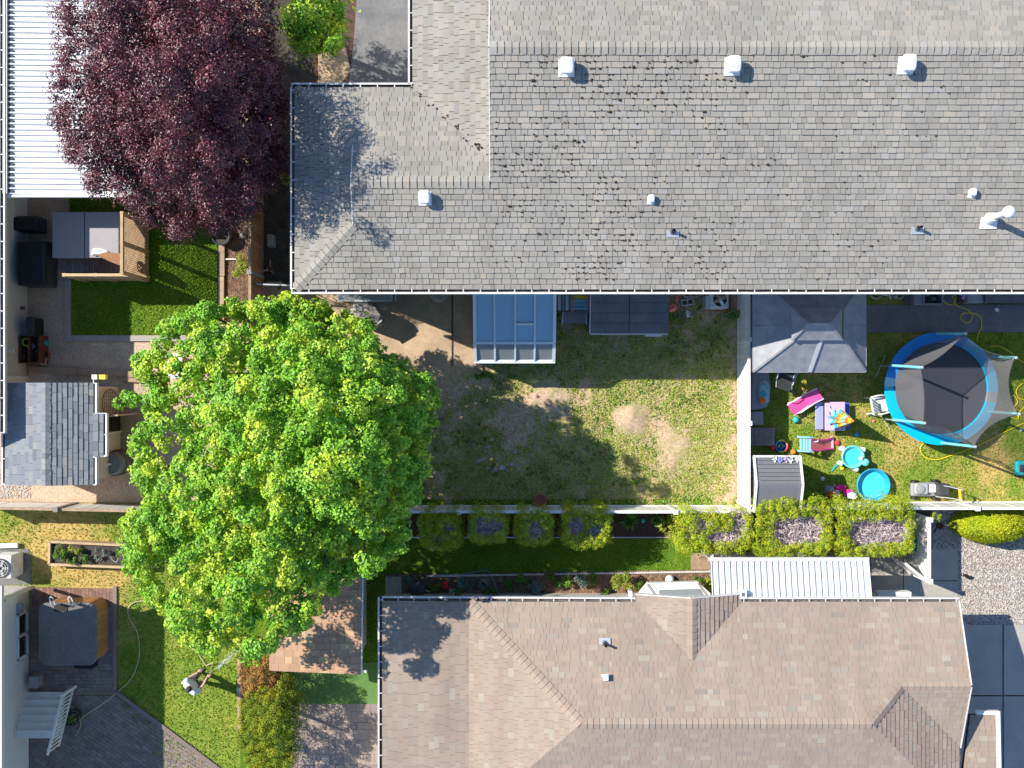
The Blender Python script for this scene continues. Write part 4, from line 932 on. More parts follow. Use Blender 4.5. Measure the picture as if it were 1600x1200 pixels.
for x, y in ((262,557),(280,557),(262,587),(280,587)): MB().beam(G(x,y,.0),G(x,y,.38),.05).build('leg', M['white_paint'], t)
blanket('yellow_cushion', [(264,560),(272,556),(280,566),(279,578),(270,586),(265,574)], .46, M['yellow'], 'yellow orange cloth on the white table under the maple', 'cloth', .06, 8)

# ---------------------------------------------------------------- lower left neighbour
bh = thing('white_house', 'white walled house at the lower left with a window and white gutter', 'house', 20, 1000)
xw2 = G(46,0).x; zg2 = 3.3; xg2 = G(3,0,zg2).x; yt2 = G(0,915,zg2).y; yb2 = G(0,1400,zg2).y
LB = Plane(0,0,zg2,(-1,0),.33,o=Vector((xg2-.12,0,zg2)))
RB = Roof(bh, M['slate_shingle'], [.2,.26,.32], .15, .014, nmax=0, rest='shingles'); RB.field(LB, [P3(LB,xg2-.12,yt2),P3(LB,xg2-2.5,yt2),P3(LB,xg2-2.5,yb2),P3(LB,xg2-.12,yb2)], 61); RB.finish()
MB().prism([(xw2,G(0,915,0).y),(xw2-3,G(0,915,0).y),(xw2-3,yb2),(xw2,yb2)], 0, 3.1).build('wall', M['stucco'], bh)
gutter(bh, (xg2-.12,yb2,zg2), (xg2-.12,yt2,zg2), (1,0,0), M['gutter'], M['gutter_brown'], hang=.5)
zf = lambda px: H-abs(xw2)/((800-px)*S/H)
za, zb_ = zf(41), zf(25); ya2, yb3 = (600-1028)*S*(H-.5)/H, (600-956)*S*(H-.5)/H
w1 = MB(); 
for (y0,y1,z0,z1) in ((ya2,yb3,za,za+.07),(ya2,yb3,zb_-.07,zb_),(ya2,ya2+.07,za,zb_),(yb3-.07,yb3,za,zb_),((ya2+yb3)/2-.03,(ya2+yb3)/2+.03,za,zb_)):
    w1.obox((xw2+.03,(y0+y1)/2,(z0+z1)/2),(.04,0,0),(0,(y1-y0)/2,0),(0,0,(z1-z0)/2))
wf = w1.build('window_frame', M['white_paint'], bh)
for yy in ((ya2*3+yb3)/4,(ya2+yb3*3)/4): MB().box(xw2+.01, yy, za+.07, zb_-.07, .02, (yb3-ya2)/2-.12).build('pane', M['window_glass'], wf)
MB().tube([G(6,938,3.0),G(20,930,2.4),G(52,917,.5)], .055, 10).build('downspout', M['beige_siding'], bh)
MB().box(xw2+.08, G(0,948,.6).y, .7, .85, .16, .3).build('wall_lamp', M['slate_tarp'], bh)
t = thing('heat_pump', 'beige heat pump with a fan grille on a pad above the white house', 'air conditioner', 20, 888)
MB().ppoly([(-6,856),(42,857),(48,863),(48,914),(-6,914)],0,.06).build('pad', M['dark_concrete'], t)
b = MB().pbox(-14,868,19,905,.08,.85).build('body', M['white_paint'], t); bev(b,.08,3)
p = G(1,888,.86); MB().lathe([(.30,0),(.30,.03),(.27,.03),(.27,.005),(.05,.0)], p.x,p.y,28,.85).build('fan_ring', M['charcoal'], t)
for i in range(5): a = i*1.257; MB().beam((p.x,p.y,.875),(p.x+.26*math.cos(a),p.y+.26*math.sin(a),.875),.07,.006).build('blade', M['grey_plastic'], t)
for r_0 in (.1,.17,.24): MB().tube([(p.x+r_0*math.cos(k2*.2618),p.y+r_0*math.sin(k2*.2618),.89) for k2 in range(25)], .006, 5).build('grille_wire', M['white_metal'], t)
MB().beam(G(-10,853,.15), G(28,852,.15), .14, .08).solo('white_board', M['white_paint'], 'loose white board lying above the heat pump', 'board')
# raised planter
t = thing('raised_planter', 'long raised planter box of tan boards filled with leafy plants', 'planter', 158, 865)
P_ = [(82,845),(232,852),(231,886),(81,880)]
for i in range(4):
    a, b = P_[i], P_[(i+1) % 4]; MB().beam(G(*a,.22), G(*b,.22), .07, .44).build('board', M['tan_wood'], t)
MB().ppoly([(83,847),(230,853),(229,884),(83,878)], 0, .33).build('soil', M['dark_soil'], t)
# hot tub with wooden sides
t = thing('hot_tub', 'hot tub with dark cover and rounded tan wooden sides on the paver patio', 'hot tub', 125, 985)
def rrect(x0,y0,x1,y1,r,n=6):
    return [(x1-r+r*math.cos(R(a)),y1-r+r*math.sin(R(a))) for a in np.linspace(0,90,n)]+[(x0+r+r*math.cos(R(a)),y1-r+r*math.sin(R(a))) for a in np.linspace(90,180,n)]+[(x0+r+r*math.cos(R(a)),y0+r+r*math.sin(R(a))) for a in np.linspace(180,270,n)]+[(x1-r+r*math.cos(R(a)),y0+r+r*math.sin(R(a))) for a in np.linspace(270,360,n)]
a = G(60,1040,1.0); b = G(151,942,1.0); hx0,hy0,hx1,hy1 = a.x,a.y,b.x,b.y
pts = rrect(hx0+.03,hy0+.03,hx1-.03,hy1-.03,.3,7); n = len(pts)
for i in range(n):
    p0, p1 = Vector((*pts[i],0)), Vector((*pts[(i+1)%n],0)); L = (p1-p0).length; k_n = max(1,int(L/.16)); dd=(p1-p0)/k_n
    for j in range(k_n):
        q0 = p0+dd*j; q1 = q0+dd*.96; MB().beam(q0+Vector((0,0,.45)), q1+Vector((0,0,.45)), .03, .88).build('side_board', M['spa_wood'], t)
b = MB().prism(rrect(hx0+.06,hy0+.06,hx1-.06,hy1-.06,.28), .05,.86).build('shell', M['spa_wood'], t)
b = MB().prism(rrect(hx0,hy0,hx1,hy1,.26,7), .9,1.0).build('cover', M['hottub_cover'], t); bev(b,.03)
MB().prism(rrect(hx0+.8,hy0-.28,hx1-.35,hy0+.02,.06), 0,.35).build('step', M['black'], t)
for x in (89,118):
    p = G(x,928,1.1); MB().tube([(p.x-.06,hy1-.02,.9),(p.x-.06,hy1+.02,1.35),(p.x-.05,hy1+.25,1.5),(p.x+.0,hy1+.3,1.5),(p.x+.05,hy1+.25,1.5),(p.x+.06,hy1+.02,1.35),(p.x+.06,hy1-.02,.9)], .018, 8).build('handrail', M['white_metal'], t)
for x in (104,): MB().box((hx0+hx1)/2-.2,hy1-.15,1.0,1.02,.4,.2).build('cover_patch', M['black'], t)
# paver patio
def pavers(name, poly, m, w, l, z, rot=0, herring=False, quota=300, thick=.04, gap=.006, seed=0, inset=None):
    pw = [tuple(G(x,y))[:2] for x,y in poly]; area = sum(pw[i][0]*pw[(i+1)%len(pw)][1]-pw[(i+1)%len(pw)][0]*pw[i][1] for i in range(len(pw)))
    if area < 0: pw = pw[::-1]
    base = struct(MB().prism(pw, -.04, z-.015), name, M['dark_soil']); rn = random.Random(seed)
    ca, sa = math.cos(rot), math.sin(rot); loc = [(x*ca+y*sa, -x*sa+y*ca) for x,y in pw]
    u0 = min(a for a,b in loc); u1 = max(a for a,b in loc); v0 = min(b for a,b in loc); v1 = max(b for a,b in loc)
    items = []; r = 0; v = v0
    while v < v1:
        h = w if not herring else rn.choice([w, w*1.5]); u = u0-rn.random()*l; r += 1
        while u < u1:
            ll = l if not herring else rn.choice([l, l*1.5, l*.7])
            q = clip([(u+gap/2,v+gap/2),(u+ll-gap/2,v+gap/2),(u+ll-gap/2,v+h-gap/2),(u+gap/2,v+h-gap/2)], loc)
            if len(q) >= 3:
                q = [(a*ca-b*sa, a*sa+b*ca) for a,b in q]; items.append(q)
            u += ll
        v += h
    rest = MB()
    def size(q): return abs(sum(q[i][0]*q[(i+1)%len(q)][1]-q[(i+1)%len(q)][0]*q[i][1] for i in range(len(q))))
    order = sorted(range(len(items)), key=lambda i: -size(items[i])); single = set(order[:quota])
    for i, q in enumerate(items):
        zz = z+rn.uniform(-.004,.004)
        if i in single: MB().prism(q, z-.03, zz).build('paver', m, base)
        else: rest.prism(q, z-.03, zz)
    if rest.V: o = rest.build('pavers', m, base); o['kind'] = 'stuff'
pavers('paver_patio', [(48,948),(178,948),(180,1085),(48,1085)], M['paver'], .11, .21, .06, quota=200, seed=1)
pavers('paver_patio', [(48,1086),(181,1086),(256,1137),(430,1262),(48,1262)], M['paver'], .11, .21, .055, rot=R(-34), quota=200, seed=4)
pavers('brick_strip', [(50,917),(178,919),(178,948),(50,948)], M['paver_red'], .11, .22, .055, rot=R(90), quota=150, seed=2)
for i, (a, b) in enumerate((((180,916),(180,1080)),((180,1080),(256,1136)),((256,1136),(420,1260)))):
    struct(MB().beam(G(*a,.045), G(*b,.045), .12, .1), 'patio_kerb', M['paver'])
pavers('paver_walk', [(455,1099),(600,1099),(600,1260),(455,1260)], M['paver_slab'], .22, .30, .05, herring=True, quota=200, seed=3)
MB().box(G(43,0,.8).x, G(0,1072,.8).y, .0,.45,.28,.36).solo('planter_box', M['grey_plastic'], 'small square grey box beside the wall above the white stairs', 'box', bevel=.02)
t = thing('stairs', 'white wooden stairs with a railing at the lower left house', 'stairs', 75, 1110)
for i in range(6):
    y0 = 1084+i*12; z_ = .18+.17*i
    b = MB().beam(G(36-i*2,y0+3,z_), G(102-i*1.2,y0+3,z_), .24, .04).build('tread', M['white_paint'], t); bev(b,.006)
p0 = G(98,1086,.95); p1 = G(74,1180,2.0)
MB().beam(p0,p1,.06).build('top_rail', M['white_paint'], t); MB().beam(p0-Vector((0,0,.75)),p1-Vector((0,0,.75)),.05).build('bottom_rail', M['white_paint'], t)
for i in range(14): q = p0.lerp(p1,(i+.5)/14); MB().beam(q-Vector((0,0,.75)),q,.032).build('baluster', M['white_paint'], t)
MB().box(p0.x,p0.y,0,1.05,.09,.09).build('post', M['white_paint'], t)
t = thing('flower_pot', 'dark round pot beside the white stairs', 'pot', 113, 1122)
p = G(113,1120,.3); MB().lathe([(.2,0),(.27,.35),(.23,.36),(.2,.28),(.02,.28)], p.x,p.y,22,.06).build('pot', M['charcoal'], t)
X = rng.normal(0,.1,60); Y = rng.normal(0,.1,60); leaves('foliage', np.stack([p.x+X,p.y+Y,np.full(60,.45)+rng.uniform(0,.1,60)],1), rng.normal(size=(60,3))+[0,0,1], .09, M['plant_green'], t)
def hose(pts, z, r, m, name, label, closed=False, cat='hose'):
    P = [G(*p,z) for p in pts]; out = []
    for i in range(len(P)-1):
        a, b, c, d = P[max(i-1,0)], P[i], P[i+1], P[min(i+2,len(P)-1)]
        for k2 in range(6):
            t_ = k2/6; out.append(.5*((2*b)+(c-a)*t_+(2*a-5*b+4*c-d)*t_*t_+(3*b-a-3*c+d)*t_**3))
    out.append(P[-1]); o = MB().tube(out, r, 7).build(name, m); return tag(o, label, cat)
hose([(117,1134),(130,1120),(160,1100),(185,1080),(205,1060),(217,1030),(217,1000),(212,982),(202,965),(200,952),(207,943),(222,939),(243,941),(265,955),(280,985),(295,1005),(310,1022),(322,1040)], .06, .016, M['tan_hose'], 'garden_hose', 'tan garden hose curving over the lower left lawn to the person')
hose([(100,1102),(112,1106),(122,1117),(126,1133),(118,1150)], .07, .012, M['tan_hose'], 'garden_hose', 'short tan hose loop on the pavers beside the white stairs')
t = thing('bed_edge', 'pale timber edging between the lower left lawn and the brown cedar', 'edging', 373, 1075)
MB().pbox(371,1030,376,1078,0,.14).build('board', M['tan_wood'], t); MB().pbox(371,1079,376,1140,0,.14).build('board', M['tan_wood'], t); MB().pbox(370,1075,377,1082,0,.2).build('joint', M['galv'], t)

# small orange-tan roofed shed
os_ = thing('garden_shed', 'small shed with orange tan shingle roof half under the maple', 'shed', 500, 970)
OP = Plane(0,0,2.2,(0,-1),.12,o=Vector((0,G(0,880,2.2).y,2.2)))
k1,k2_,k3,k4 = OP.at(418,880), OP.at(566,880), OP.at(563.5,1054), OP.at(421,1048)
RO = Roof(os_, M['orange_shingle'], [.18,.22,.26,.3], .19, .012, gap=.006, nmax=250); RO.field(OP, [k1,k2_,k3,k4], 71); RO.finish()
MB().prism([(k1.x+.2,k1.y-.2),(G(573,0).x,k1.y-.2),(G(573,0).x,G(0,1004).y),(k1.x+.2,G(0,1004).y)], 0, 2.05).build('wall', M['beige_siding'], os_)
MB().beam(k2_+Vector((.02,0,-.05)), k3+Vector((.02,0,-.05)), .03, .14).build('fascia', M['white_paint'], os_)
for i in range(3):
    y_ = 915+i*30; MB().beam(G(567,y_,1.9), G(567,y_+20,1.9), .04, .12).build('vent', M['white_paint'], os_)
MB().lathe([(.03,0),(.05,.02),(.0,.04)], G(572,1048).x, G(572,1048).y, 14, .05).solo('golf_ball', M['white_paint'], 'small white ball on the green turf beside the tan shed', 'ball')
# ---------------------------------------------------------------- things along the back of the grey house
def empty_at(name, label, cat, p, group=None):
    t = bpy.data.objects.new(name, None); C.objects.link(t); t.location = p; ORG[t.name] = Vector(p); return tag(t, label, cat, group)
gn = thing('sunroom', 'white framed sunroom with blue roof panels, sky reflection put in their colour, against the grey house', 'sunroom', 804, 520)
zA, zB, zC = 2.75, 2.25, 1.75; yA, yB_, yC = G(0,430,zA).y, G(0,536,zB).y, G(0,565,zC).y
xs_ = [G(x,0,2.2).x for x in (742,773,805,835.5,866)]
wmt = M['light_frame'] = mat('light_frame', (.62,.70,.74), None, rough=.4)
for i, x in enumerate(xs_):
    w = .09 if i in (0,4) else .05
    MB().beam((x,yA,zA),(x,yB_,zB),w,.08).build('rafter', wmt, gn); MB().beam((x,yB_,zB),(x,yC,zC),w,.08).build('rafter', wmt, gn)
    MB().box(x,yC+.02,0,zC,w,.07).build('post', wmt, gn)
for i in range(4):
    a, b = xs_[i]+.03, xs_[i+1]-.03; ysp = [(yA,zA),(yB_,zB)]
    if i == 2: ym = G(0,507,2.35).y; zm = zA+(zB-zA)*(yA-ym)/(yA-yB_); ysp = [(yA,zA),(ym+.03,zm),(yB_,zB)]; MB().beam((a,ym,zm+.03),(b,ym,zm+.03),.07,.06).build('purlin', wmt, gn)
    for (y0,z0),(y1,z1) in zip(ysp[:-1], ysp[1:]):
        MB().slab([(a,y0,z0+.01),(b,y0,z0+.01),(b,y1+.02,z1+.01),(a,y1+.02,z1+.01)], .012).build('roof_panel', M['polycarb'], gn)
    MB().slab([(a,yB_-.03,zB-.01),(b,yB_-.03,zB-.01),(b,yC+.03,zC+.01),(a,yC+.03,zC+.01)], .008).build('pane', M['clear_pane'], gn)
    MB().box((a+b)/2, yC+.02, .75, zC-.05, b-a, .01).build('pane', M['clear_pane'], gn)
MB().beam((xs_[0],yB_,zB+.01),(xs_[4],yB_,zB+.01),.07,.07).build('purlin', wmt, gn); MB().beam((xs_[0]-.04,yC,zC),(xs_[4]+.04,yC,zC),.1,.08).build('purlin', wmt, gn)
MB().box((xs_[0]+xs_[4])/2, yC+.01, .0, .72, xs_[4]-xs_[0]-.1, .09).build('base_wall', M['concrete'], gn)
for x in (xs_[0],xs_[4]): MB().box(x, (yC+yA)/2, 0, .72, .08, yA-yC-.1).build('base_wall', M['concrete'], gn); MB().box(x,(yC+yA)/2,.72,1.7,.01,yA-yC-.2).build('pane', M['clear_pane'], gn)
MB().box(xs_[0]+.12,yC+.7,.72,.78,.05,1.4).build('sill', M['white_metal'], gn)
struct(MB().sheet([(741,440),(867,440),(867,568),(741,568)], .075), 'sunroom_floor', M['concrete'])
t = thing('potting_bench', 'brown bench standing inside the sunroom', 'bench', 790, 547)
MB().pbox(758,538,814,553,.72,.76).build('top', M['timber'], t)
for x in (762,808): MB().beam(G(x,546,.07),G(x,546,.72),.06).build('leg', M['timber'], t)
t = thing('picture_frame', 'empty pale wooden frame leaning inside the sunroom', 'frame', 768, 548)
for a, b in (((758,537),(758,558)),((758,558),(772,558)),((772,558),(772,537))): MB().beam(G(*a,1.0),G(*b,1.0),.04).build('board', M['tan_wood'], t)
# dark lean-to shed roof
ls = thing('lean_to_shed', 'low dark flat roofed shed between the sunroom and the concrete blocks', 'shed', 983, 488)
x0,x1,y0,y1 = G(923,0,1.9).x,G(1044,0,1.9).x,G(0,521,1.85).y,G(0,425,2.1).y; xm = G(983,0,1.9).x; n = 6
for i in range(n):
    ya_, yb_ = y0+(y1-y0)*i/n, y0+(y1-y0)*(i+1)/n; za_, zb2 = 1.85+.3*i/n, 1.85+.3*(i+1)/n
    for a, b in ((x0,xm-.01),(xm+.01,x1)):
        MB().slab([(a,ya_+.006,za_+.018),(b,ya_+.006,za_+.018),(b,yb_,zb2),(a,yb_,zb2)], .03).build('roof_panel', M['dark_metal'], ls)
MB().prism([(x0+.1,y0+.1),(x1-.1,y0+.1),(x1-.1,y1),(x0+.1,y1)],0,1.8).build('wall', M['charcoal'], ls)
MB().beam((x0,y0-.02,1.83),(x1,y0-.02,1.83),.035,.07).build('fascia', M['galv'], ls); MB().beam((x0-.02,y0,1.83),(x0-.02,y1,2.1),.03,.07).build('fascia', M['galv'], ls)
MB().beam(G(1008,524,1.7),G(1034,524,1.7),.06,.06).build('gutter_piece', M['white_paint'], ls)
t = thing('folded_bench', 'grey slatted garden bench between the sunroom and the dark shed', 'bench', 898, 498)
for i in range(4): MB().beam(G(880-i*.8,489+i*4.6,.5-.03*i),G(917,488+i*4.9,.5-.03*i),.085,.025).build('slat', M['slate_tarp'], t)
for x in (880,916): MB().beam(G(x,487,.5),G(x-(2 if x<900 else 0),507,.42),.04,.05).build('arm', M['galv'], t); MB().beam(G(x,500,.0),G(x,500,.45),.05).build('leg', M['galv'], t)
t = thing('board_stack', 'pale boards standing upright beside the sunroom', 'boards', 885, 468)
for i, x in enumerate((874,880,886,892)): MB().beam(G(x,447,.9),G(x,485,.8-.1*(i%2)),.09,.03).build('board', (M['galv'],M['slate_tarp'])[i%2], t)
t = thing('painted_chair', 'tall chair with blue and yellow painted slats beside the dark shed', 'chair', 907, 470)
for i, m_ in enumerate(('periwinkle','periwinkle','yellow','light_blue','light_blue','light_blue')): MB().beam(G(898-i*.5,452+i*6,1.1-.08*i),G(918,452+i*6,1.1-.08*i),.10,.03).build('slat', M[m_], t)
for x in (896,919): MB().beam(G(x,448,1.12),G(x-1,488,.6),.05,.04).build('rail', M['salmon'], t); MB().beam(G(x,480,0),G(x,480,.6),.05).build('leg', M['salmon'], t)
# patio clutter on the left
def drape(name, pts, ztop, m, label, cat, seed=0):
    """covered thing: a peaked cover hanging to the ground"""
    rn = random.Random(seed); c = Vector(); top = [G(x,y,ztop*rn.uniform(.85,1.05)) for x,y in pts]; c = sum(top, Vector())/len(top); n = len(top)
    t = empty_at(name, label, cat, Vector((c.x,c.y,0)))
    inner = [c.lerp(v,.45)+Vector((0,0,rn.uniform(.02,.12))) for v in top]; low = [Vector((c.x+(v.x-c.x)*rn.uniform(.95,1.15), c.y+(v.y-c.y)*rn.uniform(.95,1.15), .06)) for v in top]
    vs = low+top+inner+[c+Vector((0,0,.1))]
    fs = [(i,(i+1)%n,n+(i+1)%n,n+i) for i in range(n)]+[(n+i,n+(i+1)%n,2*n+(i+1)%n,2*n+i) for i in range(n)]+[(2*n+i,2*n+(i+1)%n,3*n) for i in range(n)]
    o = MB().add(vs, fs).build('cover', m, t, smooth=True); return t
M['bbq_cover'] = mat('bbq_cover', (.34,.30,.28), (.24,.22,.215), scale=5, rough=.6, bump=.8, bscale=8)
t = drape('covered_grill', [(544,489),(553,474),(570,471),(586,480),(594,492),(590,505),(578,512),(560,507)], 1.1, M['bbq_cover'], 'barbecue under a pale crumpled cover on the sandy patio', 'grill', 3)
MB().beam(G(574,512,.9),G(594,497,.95),.22,.04).build('side_shelf', M['slate_tarp'], t); MB().tube([G(538,490,.8),G(546,492,.85)], .09).build('knob', M['charcoal'], t)
t = thing('glass_table', 'green glass topped patio table half under the grey eave', 'table', 570, 460)
b = MB().pbox(528,445,612,470,.70,.715).build('tabletop', M['clear_pane'], t)
for a, b in (((528,470),(612,470)),((612,470),(612,445)),((528,470),(528,445))): MB().beam(G(*a,.71),G(*b,.71),.05,.04).build('frame', M['galv'], t)
MB().pbox(534,447,584,468,.50,.53).build('shelf', M['green_bin'], t)
for x in (532,608): MB().beam(G(x,467,.06),G(x,467,.7),.04).build('leg', M['galv'], t)
t = thing('patio_chair', 'white tubular patio chair right of the glass table', 'chair', 614, 462)
for x in (606,617): MB().tube([G(x,440,.8),G(x,455,.6),G(x+1,468,.58),G(x+1,470,.1)], .018).build('frame', M['white_metal'], t)
MB().ppoly([(606,445),(617,445),(618,464),(607,464)],.5,.53).build('seat', M['grey_plastic'], t)
t = thing('round_stand', 'round white wire plant stand at the wall of the grey house', 'stand', 686, 459)
p = G(686,458,.5)
for r_0 in (.12,.2,.26): MB().tube([(p.x+r_0*math.cos(k*.3142),p.y+r_0*math.sin(k*.3142),.5) for k in range(21)], .014, 6).build('ring', M['galv'], t)
for k in range(3): MB().beam((p.x+.2*math.cos(k*2.1),p.y+.2*math.sin(k*2.1),.06),(p.x+.2*math.cos(k*2.1),p.y+.2*math.sin(k*2.1),.5),.02).build('leg', M['galv'], t)
t = thing('ladder', 'pale ladder leaning toward the left corner of the sunroom', 'ladder', 725, 462)
for dy in (0,5): MB().beam(G(708,448+dy-2,1.0),G(741,462+dy,.3),.03).build('rail', M['galv'], t)
for k in range(6): f=(k+.5)/6; MB().beam(G(708,446,1.0).lerp(G(741,462,.3),f),G(708,451,1.0).lerp(G(741,467,.3),f),.02).build('rung', M['galv'], t)
# things right of the dark shed
t = thing('concrete_block', 'upper concrete block with two square holes beside the air conditioner', 'concrete block', 1077, 461, 'concrete blocks by the air conditioner')
def cinder(root, c, rot, L=.42, W=.2, Hh=.19, z=.02):
    ca, sa = math.cos(rot), math.sin(rot); X_, Y_ = Vector((ca,sa,0)), Vector((-sa,ca,0)); c = Vector((c.x,c.y,z+Hh/2)); m_ = MB()
    for s_ in (-1,1): m_.obox(c+Y_*s_*(W/2-.018), X_*L/2, Y_*.018, Vector((0,0,Hh/2)))
    for f in (-.5+.04,0,.5-.04): m_.obox(c+X_*L*f, X_*.018, Y_*(W/2-.037), Vector((0,0,Hh/2)))
    return m_.build('block', M['block'], root)
cinder(t, G(1077,461), .03); 
t = thing('concrete_block', 'lower tilted concrete block with two square holes beside the air conditioner', 'concrete block', 1073, 473, 'concrete blocks by the air conditioner'); cinder(t, G(1072.5,473), .14, .38)
blanket('paper_scrap', [(1072,484),(1080,488),(1083,496),(1072,496)], .06, M['white_paint'], 'torn white board scrap below the concrete blocks', 'scrap', .02, 3)
blanket('red_cloth', [(1046,478),(1054,476),(1057,479),(1056,486),(1049,488),(1045,486)], .25, M['coral'], 'crumpled red cloth at the corner of the dark shed', 'cloth', .09, 4)
blanket('red_cloth', [(1055,452),(1059,455),(1060,468),(1057,475),(1054,468),(1056,460)], .3, M['coral'], 'long strip of red cloth hanging near the wall by the dark shed', 'cloth', .05, 5)
t = thing('brush_pile', 'scatter of dead branches in the dirt below the red cloth', 'branches', 1062, 500)
for i in range(14):
    a = random.uniform(0,3.1); p = G(random.uniform(1047,1080),random.uniform(490,510),.05)
    MB().tube([p,p+Vector((.18*math.cos(a),.18*math.sin(a),.05)),p+Vector((.34*math.cos(a+.4),.34*math.sin(a+.4),.03))], [.016,.012,.006], 6).build('branch', M['grey_wood'], t)
ac = thing('air_conditioner', 'grey air conditioner with round fan at the wall of the grey house', 'air conditioner', 1123, 470)
b = MB().pbox(1108,455,1139,482,.1,.8).build('body', M['galv'], ac); bev(b,.05,3)
MB().pbox(1103,462,1112,481,.1,.74).build('side_box', M['galv'], ac)
p = G(1125,468,.82); MB().lathe([(.24,0),(.24,.015),(.215,.015),(.215,-.0)], p.x,p.y,28,.8,closed=False).build('fan_ring', M['white_metal'], ac)
MB().lathe([(.215,0),(.01,.0)], p.x,p.y,28,.803).build('fan_well', M['brown'], ac)
for i in range(4): a=i*1.571+.5; MB().beam((p.x,p.y,.812),(p.x+.2*math.cos(a),p.y+.2*math.sin(a),.812),.09,.006).build('blade', M['copper'] if i<3 else M['white_metal'], ac)
for i in range(12): a=i*.5236; MB().beam((p.x,p.y,.825),(p.x+.22*math.cos(a),p.y+.22*math.sin(a),.825),.006,.004).build('grille_wire', M['white_metal'], ac)
MB().pbox(1100,453,1142,486,0,.1).build('pad', M['terracotta'], ac)

# stone ring and pot in the dirt yard
stone_pos = ['leftmost stone of the fire ring','second stone from the left in the fire ring','stone at the lower left of the fire ring','left stone of the close pair at the bottom of the fire ring','right stone of the close pair at the bottom of the fire ring','tiny stone at the lower right of the fire ring','biggest stone at the right of the fire ring','small stone on the right side of the fire ring, upper one','small stone at the top right of the fire ring','small stone at the top of the fire ring','stone at the upper left of the fire ring','tiny stone lowest in the fire ring']
for i, (x,y,rx) in enumerate(((748,720,.10),(755,717,.11),(762,731,.08),(773,733,.12),(784,731,.13),(792,735,.06),(799,725,.10),(803,707,.07),(794,689,.06),(768,687,.06),(761,698,.10),(770,737,.06))):
    rock('ring_stone', x, y, rx, rx*.75, .09, M['rock'], stone_pos[i], 'stone', 20+i, 'stones of the fire ring')
t = thing('terracotta_pot', 'round terracotta pot of soil against the white fence', 'pot', 844, 783)
p = G(844,782,.25); MB().lathe([(.13,0),(.17,.28),(.19,.28),(.19,.33),(.155,.33),(.15,.25)], p.x,p.y,26,.02).build('pot', M['terracotta'], t); MB().lathe([(.15,.24),(.01,.25)], p.x,p.y,20,.02).build('soil', M['dark_soil'], t)

# ---------------------------------------------------------------- gazebo
gz = thing('gazebo', 'grey metal gazebo with a two-tier roof below the grey house', 'gazebo', 1265, 515)
zl, zi, zu, zt = 2.2, 2.85, 2.98, 3.38
ax, bx_ = G(1177,0,zl).x, G(1353,0,zl).x; ay = G(0,581,zl).y; cy_ = G(0,505,zt).y; by_ = 2*cy_-ay; cx_ = (ax+bx_)/2
ix0, ix1 = G(1243,0,zi).x, G(1318,0,zi).x; iy0 = G(0,530,zi).y; iy1 = 2*cy_-iy0
ux0, ux1 = G(1237,0,zu).x, G(1316,0,zu).x; uy0 = G(0,529,zu).y-.05; uy1 = 2*cy_-uy0; rx0, rx1 = G(1264,0,zt).x, G(1297,0,zt).x
def quad(a, b, c, d, nm, nsplit=1, hs=1):
    a,b,c,d = map(Vector,(a,b,c,d))             # a-b lower edge, d-c upper edge
    for i in range(nsplit):
        for j in range(hs):
            f0,f1,g0,g1 = i/nsplit+.002,(i+1)/nsplit-.002,j/hs,(j+1)/hs
            P_ = lambda f,g_: a.lerp(b,f).lerp(d.lerp(c,f),g_)
            up = Vector((0,0,.012*(1 if j==0 else 0)))
            MB().slab([P_(f0,g0)+up*0,P_(f1,g0)+up*0,P_(f1,g1),P_(f0,g1)], .02).build(nm, M['gazebo_metal'], gz)
L4 = [(ax,ay,zl),(bx_,ay,zl),(bx_,by_,zl),(ax,by_,zl)]; I4 = [(ix0,iy0,zi),(ix1,iy0,zi),(ix1,iy1,zi),(ix0,iy1,zi)]
for k in range(4): quad(L4[k],L4[(k+1)%4],I4[(k+1)%4],I4[k],'roof_panel',2,2)
U4 = [(ux0,uy0,zu),(ux1,uy0,zu),(ux1,uy1,zu),(ux0,uy1,zu)]; T_ = [(rx0,cy_,zt),(rx1,cy_,zt),(rx1,cy_,zt),(rx0,cy_,zt)]
for k in (0,2): quad(U4[k],U4[(k+1)%4],T_[(k+1)%4],T_[k],'top_panel')
for k in (1,3): MB().slab([U4[k],U4[(k+1)%4],T_[k]], .02).build('top_panel', M['gazebo_metal'], gz)
for k in range(4):
    MB().beam(Vector(L4[k])+Vector((0,0,.02)),Vector(I4[k])+Vector((0,0,.02)),.05,.03).build('hip_cap', M['gazebo_metal'], gz); MB().beam(Vector(U4[k])+Vector((0,0,.02)),Vector(T_[k])+Vector((0,0,.02)),.05,.03).build('hip_cap', M['gazebo_metal'], gz)
    MB().beam(Vector(L4[k])-Vector((0,0,.04)),Vector(L4[(k+1)%4])-Vector((0,0,.04)),.04,.08).build('beam', M['gazebo_metal'], gz)
    x_ = ax+.35 if k in (0,3) else bx_-.35; y_ = ay+.3 if k in (0,1) else by_-.3; MB().box(x_,y_,0,2.25,.1,.1).build('post', M['charcoal'], gz)
m0 = Vector(((ax+bx_)/2,ay,zl+.03)); m1 = Vector(((ix0+ix1)/2+.05,iy0,zi+.03)); MB().beam(m0,m1,.10,.04).build('seam_cap', M['galv'], gz)

